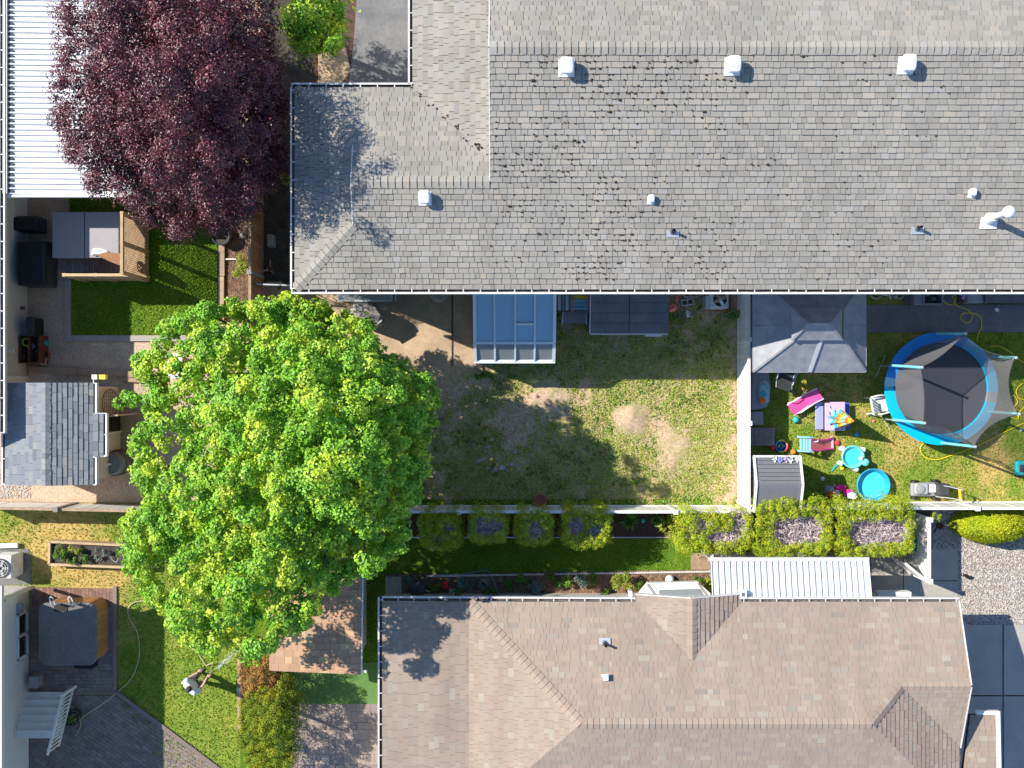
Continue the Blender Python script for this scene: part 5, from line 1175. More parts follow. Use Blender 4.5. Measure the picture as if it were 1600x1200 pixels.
# ---------------------------------------------------------------- trampoline
tr = thing('trampoline', 'round trampoline with blue padding and a dark safety net', 'trampoline', 1470, 607)
zc = .9; tc = G(1470,607,zc); Rr = 1.72
def ring(r0, r1, z, h, a0, a1, n, m, nm):
    vs = []; 
    for i in range(n+1):
        a = R(a0+(a1-a0)*i/n); c, s_ = math.cos(a), math.sin(a)
        for r_, zz in ((r0,z),(r0,z+h),((r0+r1)/2,z+h*1.5),(r1,z+h),(r1,z)): vs.append((tc.x+r_*c,tc.y+r_*s_,zz))
    fs = [(5*i+j,5*i+(j+1)%5,5*(i+1)+(j+1)%5,5*(i+1)+j) for i in range(n) for j in range(5)]+[(0,1,2,3,4),(5*n+4,5*n+3,5*n+2,5*n+1,5*n)]
    return MB().add(vs, fs).build(nm, M[m], tr, smooth=True)
for a0,a1,m_ in ((62,168,'tramp_shaded'),(168,178,'light_blue'),(178,272,'tramp_cyan'),(272,345,'tramp_cyan'),(345,356,'slate_tarp'),(356,422,'tramp_cyan')):  # darker blue arc paints the shade of the house onto the pad
    ring(Rr-.33, Rr, zc, .035, a0, a1, 14, m_, 'pad_section')
MB().lathe([(Rr-.30,.0),(Rr-.30,.01),(.01,.012)], tc.x,tc.y,48,zc-.03).build('mat', M['tramp_mat'], tr)
MB().tube([(tc.x+(Rr-.05)*math.cos(k*math.pi/24),tc.y+(Rr-.05)*math.sin(k*math.pi/24),zc-.04) for k in range(49)], .03, 8).build('frame', M['galv'], tr)
angs = [153,95,35,-25,-88,-146]; zp = 2.95; tops = []
for (bx0,by0_,tx0,ty0) in ((1391,571,1441,574),(1463,521,1509,521),(1550,557,1588,559),(1545,643,1593,647),(1471,692,1524,698),(1395,656,1445,661)):
    b_ = G(bx0,by0_,zc); t_ = G(tx0,ty0,zp); b_.z = 0.03; mid = b_.lerp(t_, .0); mid = Vector((b_.x,b_.y,zc)); tops.append(t_)
    MB().tube([b_,mid,t_], .022, 8).build('pole', M['galv'], tr)
    MB().tube([mid+Vector((0,0,.05)),t_-Vector((0,0,.12))], .042, 10).build('pole_sleeve', M['sleeve'], tr)
    MB().lathe([(.03,0),(.045,.03),(.02,.07)], t_.x,t_.y,10,zp-.02).build('pole_cap', M['galv'], tr)
    d = (Vector((b_.x,b_.y,0))-Vector((tc.x,tc.y,0))).normalized(); MB().tube([Vector((b_.x,b_.y,0.03))-d*.02+Vector((-d.y*.4,d.x*.4,0)),Vector((b_.x,b_.y,0.03))-d*.02-Vector((-d.y*.4,d.x*.4,0))], .022, 8).build('foot', M['galv'], tr)
for k in range(6):                       # net walls hang between neighbouring pole tops down to the mat
    a, b = tops[k]-Vector((0,0,.1)), tops[(k+1)%6]-Vector((0,0,.1)); vs = []; n = 8
    a0, a1 = R(angs[k]), R(angs[(k+1)%6] if k < 5 else angs[0]-360+0)
    if k == 5: a1 = R(-207)
    for i in range(n+1):
        f = i/n; tp = a.lerp(b, f); tp.z -= .18*4*f*(1-f); cin = Vector((tc.x,tc.y,tp.z)); tp = tp+(cin-tp)*.10*4*f*(1-f)
        g_ = a0+(a1-a0)*f; bt = Vector((tc.x+(Rr-.30)*math.cos(g_),tc.y+(Rr-.30)*math.sin(g_),zc+.03))
        for j in range(5): q = bt.lerp(tp, j/4); vs.append(q)
    fs = [(5*i+j,5*(i+1)+j,5*(i+1)+j+1,5*i+j+1) for i in range(n) for j in range(4)]
    if k in (0,): 
        pass
    MB().add(vs, fs).build('net_panel', M['net'], tr, smooth=True)
    MB().tube([vs[5*i+4] for i in range(n+1)], .012, 6).build('net_rope', M['charcoal'], tr)
blanket('towel', [(1396,606),(1404,600),(1420,596),(1428,599),(1416,606),(1402,610)], .95, M['black'], 'dark cloth lying on the trampoline mat', 'cloth', .03, 9)

# ---------------------------------------------------------------- toys and furniture on the right lawn
def blob(name, px, py, r, m, label, cat, z=0.02, sy=1.0, h=None, n=16, grp=None):
    p = G(px,py,z+r*.6); h = h or 2*r
    o = MB().lathe([(max(r*math.sin(a*math.pi/8),.002),h/2-h/2*math.cos(a*math.pi/8)) for a in range(9)], p.x,p.y,n,z,1,sy).build(name, M[m]); return tag(o, label, cat, grp)
t = thing('wheelbarrow', 'grey blue plastic toy boat full of toys along the white fence', 'toy boat', 1190, 610)
pts = [(1176,582),(1200,582),(1204,600),(1203,622),(1198,636),(1184,640),(1175,641)]
MB().ppoly(pts,.02,.34).build('hull', M['slate_tarp'], t); MB().ppoly([(1187,597),(1198,594),(1203,604),(1202,628),(1190,632),(1186,618)],.34,.37).build('liner', M['galv'], t)
t.name = 'toy_boat'
for x,y,m_,lab in ((1193,604,'light_blue','pale blue toy at the top of the toy boat'),(1192,615,'teal','turquoise toy in the middle of the toy boat'),(1191,625,'orange','orange toy at the lower end of the toy boat')): blanket('toy', [(x-4,y-3),(x+1,y-5),(x+4,y-1),(x+5,y+4),(x-1,y+5),(x-5,y+2)], .42, M[m_], lab, 'toy', .07, x)
b = MB().pbox(1174,643,1193,664,0,.4); o = b.solo('storage_box', M['slate_tarp'], 'small grey green box below the toy boat', 'box', bevel=.03)
t = thing('sandbox', 'flat brownish sandbox with lid left of the red ball', 'sandbox', 1192, 682)
b = MB().pbox(1174,668,1211,697,0,.24).build('lid', M['grey_wood'], t); bev(b,.04)
b = MB().pbox(1178,672,1207,693,.24,.27).build('lid_panel', M['grey_wood'], t); bev(b,.02)
blob('ball', 1207, 700, .09, 'red', 'red ball between the sandbox and the colourful play tub', 'ball')
t = thing('play_tub', 'round play tub with rainbow rim and blue inside, above the grey shed', 'tub', 1221, 697)
p = G(1221,697,.15); 
for k, m_ in enumerate(('orange','yellow','teal','royal','lime','red')):
    a0 = k*60; MB().tube([(p.x+.18*math.cos(R(a0+q*12)),p.y+.18*math.sin(R(a0+q*12)),.17) for q in range(6)], .025, 8).build('rim_section', M[m_], t)
MB().lathe([(.15,0),(.17,.16),(.15,.16),(.13,.03),(.01,.03)], p.x,p.y,20,.01).build('bowl', M['royal'], t)
for k in range(4): MB().lathe([(.03,0),(.045,.03),(.02,.07)], p.x+.07*math.cos(k*1.6),p.y+.07*math.sin(k*1.6),8,.08).build('toy', M[('lime','teal','yellow','pool_blue')[k]], t)
def chair(name, label, px, py, rot, m, mf, L=.95, W=.55, lounge=False, cat='chair'):
    p = G(px,py,.3); p.z = 0; t = empty_at(name, label, cat, p); ca, sa = math.cos(rot), math.sin(rot)
    X_, Y_ = Vector((ca,sa,0)), Vector((-sa,ca,0)); Z_ = Vector((0,0,1)); q = lambda x,y,z: p+X_*x+Y_*y+Z_*z
    MB().obox(q(-L*.22,0,.32), X_*L*.27, Y_*W*.42, Z_*.012).build('seat', m, t)
    bk = (Vector(q(L*.05,0,.34)),Vector(q(L*.5,0,.72))); d = (bk[1]-bk[0]); nn = d.cross(Y_).normalized()
    MB().obox((bk[0]+bk[1])/2, d/2, Y_*W*.42, nn*.012).build('backrest', m, t)
    for s_ in (-1,1):
        MB().tube([q(-L*.5,s_*W*.46,.30),q(L*.05,s_*W*.46,.32),q(L*.5,s_*W*.46,.74)], .018).build('side_frame', mf, t)
        MB().tube([q(-L*.4,s_*W*.48,.02),q(-L*.3,s_*W*.48,.5),q(L*.2,s_*W*.48,.5)], .018).build('armrest', mf, t); MB().tube([q(L*.25,s_*W*.44,.02),q(L*.05,s_*W*.44,.34)], .018).build('leg', mf, t)
    return t
chair('lounge_chair', 'pink folding lounge chair with white frame', 1255, 628, math.atan2(1,1.35)-.05, M['pink'], M['white_metal'], .95, .42)
chair('patio_chair', 'dark grey patio chair half under the gazebo edge', 1226, 590, R(-110), M['charcoal'], M['galv'], .8, .55)
t = thing('plastic_chair', 'white plastic chair with slotted back touching the trampoline', 'chair', 1372, 632)
p = G(1372,632,.4); X_ = Vector((math.cos(.18),math.sin(.18),0)); Y_ = Vector((-X_.y,X_.x,0)); q = lambda x,y,z: Vector((p.x,p.y,0))+X_*x+Y_*y+Vector((0,0,z))
b = MB().obox(q(.05,0,.42), X_*.22, Y_*.24, Vector((0,0,.015))).build('seat', M['white_paint'], t); bev(b,.02)
for i in range(5): MB().beam(q(-.19,-.2+.1*i,.44),q(-.34,-.2+.1*i,.82),.055,.02).build('back_slat', M['white_paint'], t)
MB().beam(q(-.34,-.25,.82),q(-.34,.25,.82),.05,.04).build('back_rail', M['white_paint'], t)
for s_ in (-1,1):
    MB().tube([q(-.26,s_*.27,.62),q(-.05,s_*.29,.66),q(.2,s_*.28,.63),q(.26,s_*.27,.3),q(.28,s_*.27,.03)], .025).build('armrest', M['white_paint'], t); MB().tube([q(-.2,s_*.24,.42),q(-.27,s_*.26,.03)], .025).build('leg', M['white_paint'], t)
blob('pail', 1243, 656, .11, 'teal', 'turquoise toy pail on the grass below the pink chair', 'pail', h=.2, n=6)
pt = thing('picnic_table', "child's plastic picnic table with lilac top and blue benches", 'picnic table', 1300, 650)
def rbox(x0,y0,x1,y1,z0,z1,m,nm,root,w=.05): b = MB().pbox(x0,y0,x1,y1,z0,z1).build(nm,m,root); return bev(b,w,3)
rbox(1289,628,1321,673,.44,.49,M['lilac'],'tabletop',pt,.06); rbox(1274,628,1287,671,.26,.30,M['periwinkle'],'bench',pt); rbox(1317,629,1328,670,.26,.30,M['royal'],'bench',pt)
for x in (1277,1282): 
    for y in (632,665): MB().beam(G(x,y,.0),G(x+3,y,.27),.08,.05).build('leg', M['teal'], pt)
for y in (636,664): MB().beam(G(1280,y,.15),G(1322,y,.15),.06,.12).build('cross_beam', M['lilac'], pt); MB().beam(G(1300,y,0),G(1300,y,.44),.12,.08).build('leg', M['lilac'], pt)
for (x,y) in ((1297,634),(1296,644),(1299,652),(1305,641)): MB().beam(G(x,y,.5),G(x+1.5,y+4,.5),.02,.01).build('sticker', M['navy'], pt)
um = thing('toy_umbrella', 'folded kids umbrella striped orange, yellow and blue over the picnic table', 'umbrella', 1308, 652)
p0 = G(1307,655,.5); p1 = G(1334,658,1.75); d = p1-p0; 
MB().tube([Vector((p0.x,p0.y,.0)),p0,p1], .018).build('pole', M['white_metal'], um)
nn = 9
def umb(f0, f1, r0, r1, m_, nm):
    ring_ = []
    a = d.cross(Vector((0,0,1))).normalized(); b = d.cross(a).normalized()
    for f, r_ in ((f0,r0),(f1,r1)):
        for k in range(2*nn): rr = r_*(1 if k%2 else .62); ring_.append(p0+d*f+a*rr*math.cos(math.pi*k/nn)+b*rr*math.sin(math.pi*k/nn))
    MB().add(ring_, [(k,(k+1)%(2*nn),2*nn+(k+1)%(2*nn),2*nn+k) for k in range(2*nn)]).build(nm, M[m_], um)
for i, m_ in enumerate(('light_blue','teal','orange','yellow','light_blue','orange','yellow','orange')): umb(.05+i*.12,.05+(i+1)*.12,.34*(1-i/8.3),.34*(1-(i+1)/8.3),m_,'stripe')
for x,y,r,m_,lab in ((1365,658,.055,'coral','tiny pink ball on the grass near the white chair'),(1338,679,.07,'tramp_cyan','blue toy on the grass at the shadow of the umbrella'),(1338,689,.035,'yellow','tiny yellow toy below the blue one'),(1308,692,.09,'red','red ball shaped toy at the end of the slide'),(1316,731,.075,'yellow','yellow toy duck between the pools and the grey shed'),(1285,748,.07,'white_paint','cream toy disc in the shadow of the grey shed'),(1595,672,.05,'flower_white','small white toy by the right edge below the trampoline')):
    blob('toy', x, y, r, m_, lab, 'toy', h=r*1.3)
MB().beam(G(1299,736,.04),G(1308,725,.04),.05,.05).solo('toy_bat', M['teal'], 'thin turquoise toy bat on the grass left of the turtle pool', 'toy')
sl = thing('toy_slide', 'small plastic slide with turquoise steps and a red chute', 'slide', 1276, 694)
for x in range(4): rbox(1250+x*4.6,684+x*.5,1253.6+x*4.6,703+x*.3,.1+.15*x,.16+.15*x,M['light_blue'],'step',sl,.01)
for y in (682.5,704.5): MB().beam(G(1248,y,.05),G(1268,y+1,.72),.05,.12).build('side_rail', M['light_blue'], sl)
a = [G(1267,686,.62),G(1278,688,.45),G(1290,687,.25),G(1300,684,.12)]; b = [G(1267,703,.62),G(1278,704,.45),G(1290,702,.25),G(1300,701,.12)]
for i in range(3): MB().slab([a[i],a[i+1],b[i+1],b[i]],.03).build('chute', M['salmon'], sl)
for s_ in (a,b): MB().tube([v+Vector((0,0,.04)) for v in s_], .03).build('chute_edge', M['pink'], sl)
rbox(1298,682,1303,703,.04,.14,M['lilac'],'chute_end',sl,.02); rbox(1268,687,1279,691,.5,.55,M['white_paint'],'handle',sl,.02)
tp = thing('turtle_pool', 'turquoise turtle shaped water table with a bird toy in it', 'water table', 1334, 714)
p = G(1333,714,.35); MB().lathe([(.24,0),(.33,.3),(.36,.33),(.33,.35),(.27,.30),(.24,.22),(.01,.22)], p.x,p.y,32,.02).build('basin', M['pool_turq'], tp)
MB().lathe([(.27,.26),(.01,.262)], p.x,p.y,28,.02).build('water', M['pool_water'], tp)
for (dx,dy) in ((-.30,.25),(.33,.22),(-.36,-.2),(.12,-.38)): q0 = Vector((p.x+dx,p.y+dy,0)); MB().lathe([(.05,0),(.09,.15),(.08,.28),(.01,.32)], q0.x,q0.y,12,.02).build('foot', M['flower_white'], tp)
q0 = Vector((p.x+.36,p.y-.16,0)); MB().lathe([(.07,.2),(.12,.3),(.11,.4),(.01,.45)], q0.x,q0.y,14,.02).build('head', M['pool_turq'], tp)
blob('bird_toy', 1345, 716, .07, 'flower_white', 'white and yellow bird toy on the turtle pool', 'toy', z=.36)
pp = thing('paddling_pool', 'round blue paddling pool full of water below the turtle pool', 'paddling pool', 1364, 758)
p = G(1364,758,.25); MB().lathe([(.44,0),(.50,.27),(.52,.30),(.50,.31),(.475,.28),(.38,.04),(.01,.04)], p.x,p.y,44,.02).build('basin', M['pool_blue'], pp)
MB().lathe([(.415,.12),(.01,.121)], p.x,p.y,40,.02).build('water', M['pool_water'], pp)
for i,(x,y,m_,lab) in enumerate(((1312,762,'hot_pink','hot pink toy pile below the paddling pool'),(1325,770,'hot_pink','second hot pink cloth beside the hedge below the paddling pool'),(1302,770,'lilac','purple cloth in the toy pile beside the hedge'),(1330,774,'flower_white','white cloth in the toy pile beside the hedge'),(1294,764,'slate_tarp','grey blue toy in the toy pile by the hedge'),(1297,772,'red','dark red toy at the left of the toy pile'))):
    blanket('toy_cloth', [(x-7,y-3),(x,y-6),(x+8,y-3),(x+9,y+3),(x+2,y+6),(x-6,y+4)], .12+.03*i, M[m_], lab, 'toy', .1, 30+i)
MB().beam(G(1302,758,.1),G(1313,763,.1),.06,.04).solo('toy_stick', M['lilac'], 'lilac toy stick above the toy pile', 'toy')
# grey resin shed under the hedge
rs = thing('resin_shed', 'small dark grey resin shed with white trim beside the white fence', 'shed', 1215, 745)
zr0, zr1 = 1.75, 2.05; x0,x1 = G(1177,0,zr0).x, G(1250,0,zr0).x; yt_, ym_, yb_2 = G(0,713,zr0).y, G(0,757,zr1).y, G(0,800,zr0).y; n = 7
for i in range(n):
    f0,f1 = i/n,(i+1)/n; MB().slab([(x0+.05,yt_+(ym_-yt_)*f0-.01,zr0+(zr1-zr0)*f0),(x1-.03,yt_+(ym_-yt_)*f0-.01,zr0+(zr1-zr0)*f0),(x1-.03,yt_+(ym_-yt_)*f1,zr0+(zr1-zr0)*f1-.015),(x0+.05,yt_+(ym_-yt_)*f1,zr0+(zr1-zr0)*f1-.015)],.03).build('roof_panel', M['shed_plastic'], rs)
    MB().slab([(x0+.05,ym_+(yb_2-ym_)*f0,zr1-(zr1-zr0)*f0),(x1-.03,ym_+(yb_2-ym_)*f0,zr1-(zr1-zr0)*f0),(x1-.03,ym_+(yb_2-ym_)*f1,zr1-(zr1-zr0)*f1),(x0+.05,ym_+(yb_2-ym_)*f1,zr1-(zr1-zr0)*f1)],.03).build('roof_panel', M['shed_plastic'], rs)
for x in (x0+.02, x1): MB().beam((x,yt_,zr0),(x,ym_,zr1),.06,.09).build('trim', M['white_paint'], rs); MB().beam((x,yb_2,zr0),(x,ym_,zr1),.06,.09).build('trim', M['white_paint'], rs)
MB().beam((x0,yt_,zr0),(x1,yt_,zr0),.06,.09).build('trim', M['white_paint'], rs)
MB().prism([(x0+.1,yb_2+.1),(x1-.1,yb_2+.1),(x1-.1,yt_-.08),(x0+.1,yt_-.08)],0,1.72).build('wall', M['grey_plastic'], rs)
for i,(x,m_) in enumerate(((1210,'flower_white'),(1218,'periwinkle'),(1228,'lilac'),(1235,'flower_white'),(1245,'flower_white'))):
    p = G(x,717+(i%2)*1.5,1.85); leaves('butterfly', np.array([[p.x-.04,p.y,1.84],[p.x+.04,p.y,1.85],[p.x,p.y-.07,1.84],[p.x+.02,p.y+.06,1.85]]), np.array([[.2,0,1.]]*4), .12, M[m_], rs)
blob('ball', 1239, 706, .09, 'orange', 'orange ball behind the top edge of the grey resin shed', 'ball')
# mower
mo = thing('lawn_mower', 'grey lawn mower with bag and long handle lying above the white fence', 'lawn mower', 1445, 764)
rbox(1424,754,1470,776,.08,.24,M['grey_plastic'],'deck',mo,.08)
for x,y in ((1428,752),(1428,777),(1460,751),(1460,778)):
    p = G(x,y,.1); MB().tube([(p.x,p.y-.035,.11),(p.x,p.y+.035,.11)], .11, 20).build('wheel', M['black'], mo)
rbox(1430,755,1452,773,.24,.40,M['galv'],'engine_cover',mo,.09); p = G(1438,764,.42); MB().lathe([(.14,0),(.13,.05),(.05,.07),(.01,.07)],p.x,p.y,24,.40).build('starter', M['grey_plastic'], mo)
rbox(1452,757,1465,770,.24,.34,M['white_paint'],'shroud',mo,.04); rbox(1465,756,1485,775,.15,.48,M['charcoal'],'grass_bag',mo,.05)
for y0_,y1_ in ((757,766),(776,782)): MB().tube([G(1462,y0_,.3),G(1484,y0_+(y1_-y0_)*.4,.6),G(1505,y1_,.92)], .014).build('handle', M['galv'], mo)
MB().tube([G(1505,766,.92),G(1505,782,.92)], .018).build('handle_bar', M['charcoal'], mo); MB().beam(G(1499,764,.8),G(1501,784,.8),.06,.03).build('lever', M['yellow'], mo)
hose([(1488,462),(1492,470),(1488,476),(1478,474),(1472,466),(1478,458),(1489,456),(1494,466),(1492,474),(1500,480),(1512,484),(1519,492),(1516,502),(1508,504),(1501,498),(1504,490),(1514,489),(1526,491),(1533,498),(1533,512),(1528,522),(1526,533)], .08, .013, M['yellow_hose'], 'garden_hose', 'thin yellow hose coiled on the concrete path above the trampoline')
hose([(1545,542),(1560,541),(1575,548),(1590,560),(1612,575)], .06, .013, M['yellow_hose'], 'garden_hose', 'short yellow hose arc right of the top of the trampoline')
hose([(1640,600),(1605,597),(1592,604),(1588,612),(1592,622),(1604,626),(1600,636),(1592,646),(1590,655),(1575,648),(1583,638),(1590,628),(1584,618),(1576,622)], .06, .016, M['yellow_hose'], 'garden_hose', 'bright yellow hose coiled at the right edge beside the trampoline')
hose([(1660,640),(1625,650),(1600,661),(1570,675),(1540,690),(1510,703),(1485,712),(1465,718),(1448,716),(1440,708),(1438,700),(1443,693)], .06, .014, M['yellow_hose'], 'garden_hose', 'long yellow hose running along the lower side of the trampoline')
t = thing('toy_car', 'turquoise ride-on toy at the right edge of the lawn', 'toy car', 1598, 731)
rbox(1588,720,1612,743,.1,.3,M['teal'],'body',t,.08); rbox(1594,726,1606,738,.3,.34,M['charcoal'],'seat',t,.03)
for x,y in ((1591,721),(1608,721),(1591,743),(1608,743)): p = G(x,y,.1); MB().tube([(p.x,p.y-.03,.1),(p.x,p.y+.03,.1)],.1,16).build('wheel', M['black'], t)
# along the house wall on the right
bk = thing('bicycle', 'small white and violet bicycle lying beside the path', 'bicycle', 1388, 459)
for x in (1369,1404):
    p = G(x,458,.1); MB().tube([(p.x+.2*math.cos(k*.2618),p.y+.2*math.sin(k*.2618)*.85,.10+.02*math.sin(k)) for k in range(25)], .018, 6).build('wheel', M['galv'], bk)
for a,b,m_ in (((1369,458),(1382,452),'flower_white'),((1382,452),(1398,455),'lilac'),((1398,455),(1404,458),'lilac'),((1382,452),(1388,462),'lilac'),((1388,462),(1398,455),'flower_white'),((1369,458),(1388,462),'flower_white'),((1398,455),(1402,448),'flower_white')): MB().beam(G(*a,.16),G(*b,.16),.03).build('frame_tube', M[m_], bk)
rbox(1379,449,1386,453,.18,.22,M['charcoal'],'saddle',bk,.015)
for x in (1391,1400): MB().beam(G(x,462,.05),G(x,467,.05),.05).build('pedal', M['flower_white'], bk)
t = thing('storage_bin', 'open grey blue storage bin of bottles on the path', 'bin', 1455, 463)
for a in ((1444,450,1473,452),(1444,474,1473,476),(1443,450,1445,476),(1472,450,1474,476)): MB().pbox(*a,.06,.45).build('side_panel', M['slate_tarp'], t)
rbox(1429,448,1443,476,.06,.4,M['grey_plastic'],'lid_box',t,.03)
for x,y,m_ in ((1449,459,'light_blue'),(1456,456,'grey_plastic'),(1465,458,'charcoal'),(1459,467,'slate_tarp')): p=G(x,y,.3); MB().lathe([(.07,0),(.07,.2),(.03,.26),(.03,.3)],p.x,p.y,12,.08).build('bottle', M[m_], t)
t = thing('toy_crate', 'small crate of coloured shoes right of the yellow hose coil', 'crate', 1505, 462)
rbox(1498,452,1512,473,.06,.22,M['charcoal'],'box',t,.02)
for x,y,m_ in ((1502,458,'lilac'),(1506,464,'lilac'),(1510,469,'orange')): MB().beam(G(x-2,y+3,.28),G(x+2,y-3,.28),.09,.09).build('shoe', M[m_], t)
o = MB().pbox(1512,448,1538,473,.06,.5).solo('cooler', M['slate_tarp'], 'grey blue cooler box on the path by the house', 'cooler', bevel=.04)
t = thing('deck_box', 'long navy deck box against the house at the right edge', 'deck box', 1580, 462)
rbox(1540,446,1640,472,.06,.55,M['navy'],'body',t,.03); rbox(1539,445,1642,473,.55,.6,M['dark_metal'],'lid',t,.02)
blanket('paper', [(1553,482),(1558,480),(1561,484),(1559,488),(1555,486)], .08, M['flower_white'], 'crumpled white paper on the concrete path', 'paper', .03, 12)

# ---------------------------------------------------------------- walkway beside the tan house
p2 = thing('walkway_cover', 'white ribbed metal roof over the walk beside the tan house', 'patio roof', 1232, 903)
A_ = G(1112,935,2.5); B_ = G(1354,876,2.3)
slat_roof(p2, A_.x, A_.y-.1, B_.x, B_.y, 2.62, 2.35, .175, 'y', M['white_metal'])
MB().box((A_.x+B_.x)/2, B_.y+.05, 2.24, 2.37, B_.x-A_.x+.1, .09).build('gutter', M['white_metal'], p2)
MB().beam((B_.x+.02,A_.y,2.58),(B_.x+.02,B_.y,2.32),.05,.12).build('fascia', M['white_metal'], p2)
for x in (1120,1350): MB().box(G(x,0,2.3).x, B_.y-.1, 0, 2.3, .08, .08).build('post', M['white_paint'], p2)
MB().pbox(1080,864,1110,890,0,.08).solo('doormat', M['timber'], 'square brown paving slab between the hedge and the strip lawn', 'slab')
t = thing('gate_post', 'short white post and panel at the left end of the walk cover', 'post', 1113, 870)
MB().beam(G(1112,866,1.6),G(1113,880,1.6),.09,.12).build('post', M['white_paint'], t); MB().box(G(1113,868,0).x,G(1113,868,0).y,0,1.6,.1,.1).build('panel', M['white_paint'], t)
wf_ = fence('side_fence', 'white side fence between the walk and the river gravel', (1452.5,812), (1452.5,908), 1.55, .16, .16, M['vinyl'], M['vinyl'], 1.9)
t = thing('gate', 'open white gate leaf leaning in the walkway beside the tan house', 'gate', 1430, 893)
a, b = G(1416,881,1.4), G(1446,906,1.4); d = b-a
for i in range(4): q0 = a+d*(i/4+.01); q1 = a+d*((i+1)/4-.01); MB().beam(q0-Vector((0,0,.7)),q1-Vector((0,0,.7)),.03,1.3).build('board', M['vinyl'], t)
MB().beam(a-Vector((0,0,.1)),b-Vector((0,0,.1)),.07,.08).build('rail', M['white_paint'], t); MB().beam(a-Vector((0,0,1.2)),b-Vector((0,0,1.2)),.07,.08).build('rail', M['white_paint'], t)
t = thing('utility_bin', 'dark green plastic box beside the last hedge', 'bin', 1428, 852)
rbox(1417,843,1437,861,.06,.6,M['green_bin'],'body',t,.03); rbox(1416,842,1438,862,.6,.64,M['green_bin'],'lid',t,.02)
t = thing('concrete_block', 'white block with two square holes on the walk below the green box', 'concrete block', 1427, 874); cinder(t, G(1427.5,874,.1), R(90), .40, .26, .2, .06)
t = thing('flower_pot', 'small maroon pot on the gravel behind the white side fence', 'pot', 1467, 822)
p = G(1467,821,.1); MB().lathe([(.08,0),(.11,.16),(.09,.16),(.07,.1)],p.x,p.y,16,.04).build('pot', M['brown'], t); MB().beam((p.x-.05,p.y-.03,.1),(p.x-.22,p.y-.2,.25),.03).build('handle', M['charcoal'], t)
t = thing('garden_light', 'small black garden light on the river gravel', 'garden light', 1510, 899)
MB().box(G(1506,898).x,G(1506,898).y,.04,.12,.09,.07).build('base', M['black'], t); MB().box(G(1512,901).x,G(1512,901).y,.04,.16,.13,.09).build('head', M['black'], t)
MB().pbox(1372,925,1424,933,1.2,1.5).solo('window_shelf', M['white_paint'], 'white box awning under the eave of the tan house', 'shelf')
blob('white_lantern', 1046, 905, .14, 'flower_white', 'round white garden lantern above the bay of the tan house', 'lantern', z=.05)
t = thing('edging', 'row of small white scalloped edging pieces between strip lawn and flower bed', 'edging', 900, 896)
mb = MB()
for i in range(170):
    x = 668+i*2.62; y = 899.5-(x-668)*.0165; p = G(x,y); mb.box(p.x,p.y,.0,.11,.038,.05)
o = mb.build('edging_pieces', M['white_paint'], t); o['kind'] = 'stuff'
struct(MB().pbox(602,901,627,936,-.02,.07), 'concrete_slab', M['concrete'])
hose([(668,900),(690,898),(720,897),(745,893),(757,891),(765,895),(770,905),(776,920),(782,933)], .09, .012, M['green_hose'], 'garden_hose', 'thin green hose along the flower bed of the tan house')
t = thing('kettle_grill', 'round black kettle grill in the shade beside the tan house', 'grill', 652, 920)
p = G(652,920,.8); MB().lathe([(.1,.45),(.24,.6),(.27,.72),(.24,.84),(.12,.93),(.01,.95)],p.x,p.y,28,.0).build('bowl', M['charcoal'], t); MB().beam((p.x+.2,p.y-.02,.8),(p.x+.38,p.y-.1,.78),.03).build('handle', M['tan_wood'], t); MB().lathe([(.02,0),(.02,.06)],p.x,p.y,8,.94).build('knob', M['black'], t)
for k in range(3): MB().beam((p.x,p.y,.5),(p.x+.2*math.cos(k*2.1),p.y+.2*math.sin(k*2.1),.05),.025).build('leg', M['galv'], t)
struct(MB().ppoly([(625,798),(655,802),(655,838),(620,838)],-.02,.055), 'mulch_patch', M['mulch'])
struct(MB().ppoly([(563,839),(1078,839),(1078,840.5),(563,841)],.0,.08), 'bed_kerb', M['galv'])
# ---------------------------------------------------------------- plants
def darts(outline, holes, rpx, n, seed=0, centre=None):
    rn = np.random.default_rng(seed); a = np.array(outline); c = rn.uniform(a.min(0), a.max(0), (n*40, 2))
    k = in_poly(c[:,0], c[:,1], outline)
    for h in holes: k &= ~in_poly(c[:,0], c[:,1], h)
    c = c[k]; out = np.empty((n,2)); m = 0
    for p in c:
        if m == 0 or ((out[:m]-p)**2).sum(1).min() > rpx*rpx: out[m] = p; m += 1
        if m >= n: break
    return [tuple(p) for p in out[:m]]
def clump_leaves(cs, rs, per, flat=.75, up=.5, rnd=.5, shell=.55, seed=0, mains=None):
    rn = np.random.default_rng(seed); Ps, Ns = [], []
    for i_, (c, r, k) in enumerate(zip(cs, rs, per)):
        d = rn.normal(size=(k,3)); d[:,2] += .35; d /= np.linalg.norm(d, axis=1, keepdims=True)
        rad = r*(shell+(1-shell)*rn.uniform(0,1,(k,1))**.5)*rn.uniform(.85,1.15,(k,1)); P = np.array(c)[None,:]+d*rad*np.array([1,1,flat])
        dm = d
        if mains is not None:
            dm = P-np.array(mains[i_])[None,:]; dm = dm/np.maximum(np.linalg.norm(dm,axis=1,keepdims=True),1e-6)+d*.35
        N = dm+rn.normal(size=(k,3))*rnd; N[:,2] += up; Ps.append(P); Ns.append(N)
    return np.vstack(Ps), np.vstack(Ns)
def ratio_to(outline, c, p):             # 0 at centre, 1 on the outline along the same ray
    dx, dy = p[0]-c[0], p[1]-c[1]; best = 1e9
    for i in range(len(outline)):
        x0, y0 = outline[i]; x1, y1 = outline[(i+1)%len(outline)]; ex, ey = x1-x0, y1-y0; den = dx*ey-dy*ex
        if abs(den) < 1e-9: continue
        t = ((x0-c[0])*ey-(y0-c[1])*ex)/den; u = ((x0-c[0])*dy-(y0-c[1])*dx)/den
        if t > 0 and 0 <= u <= 1: best = min(best, t)
    return min(1, 1/best)
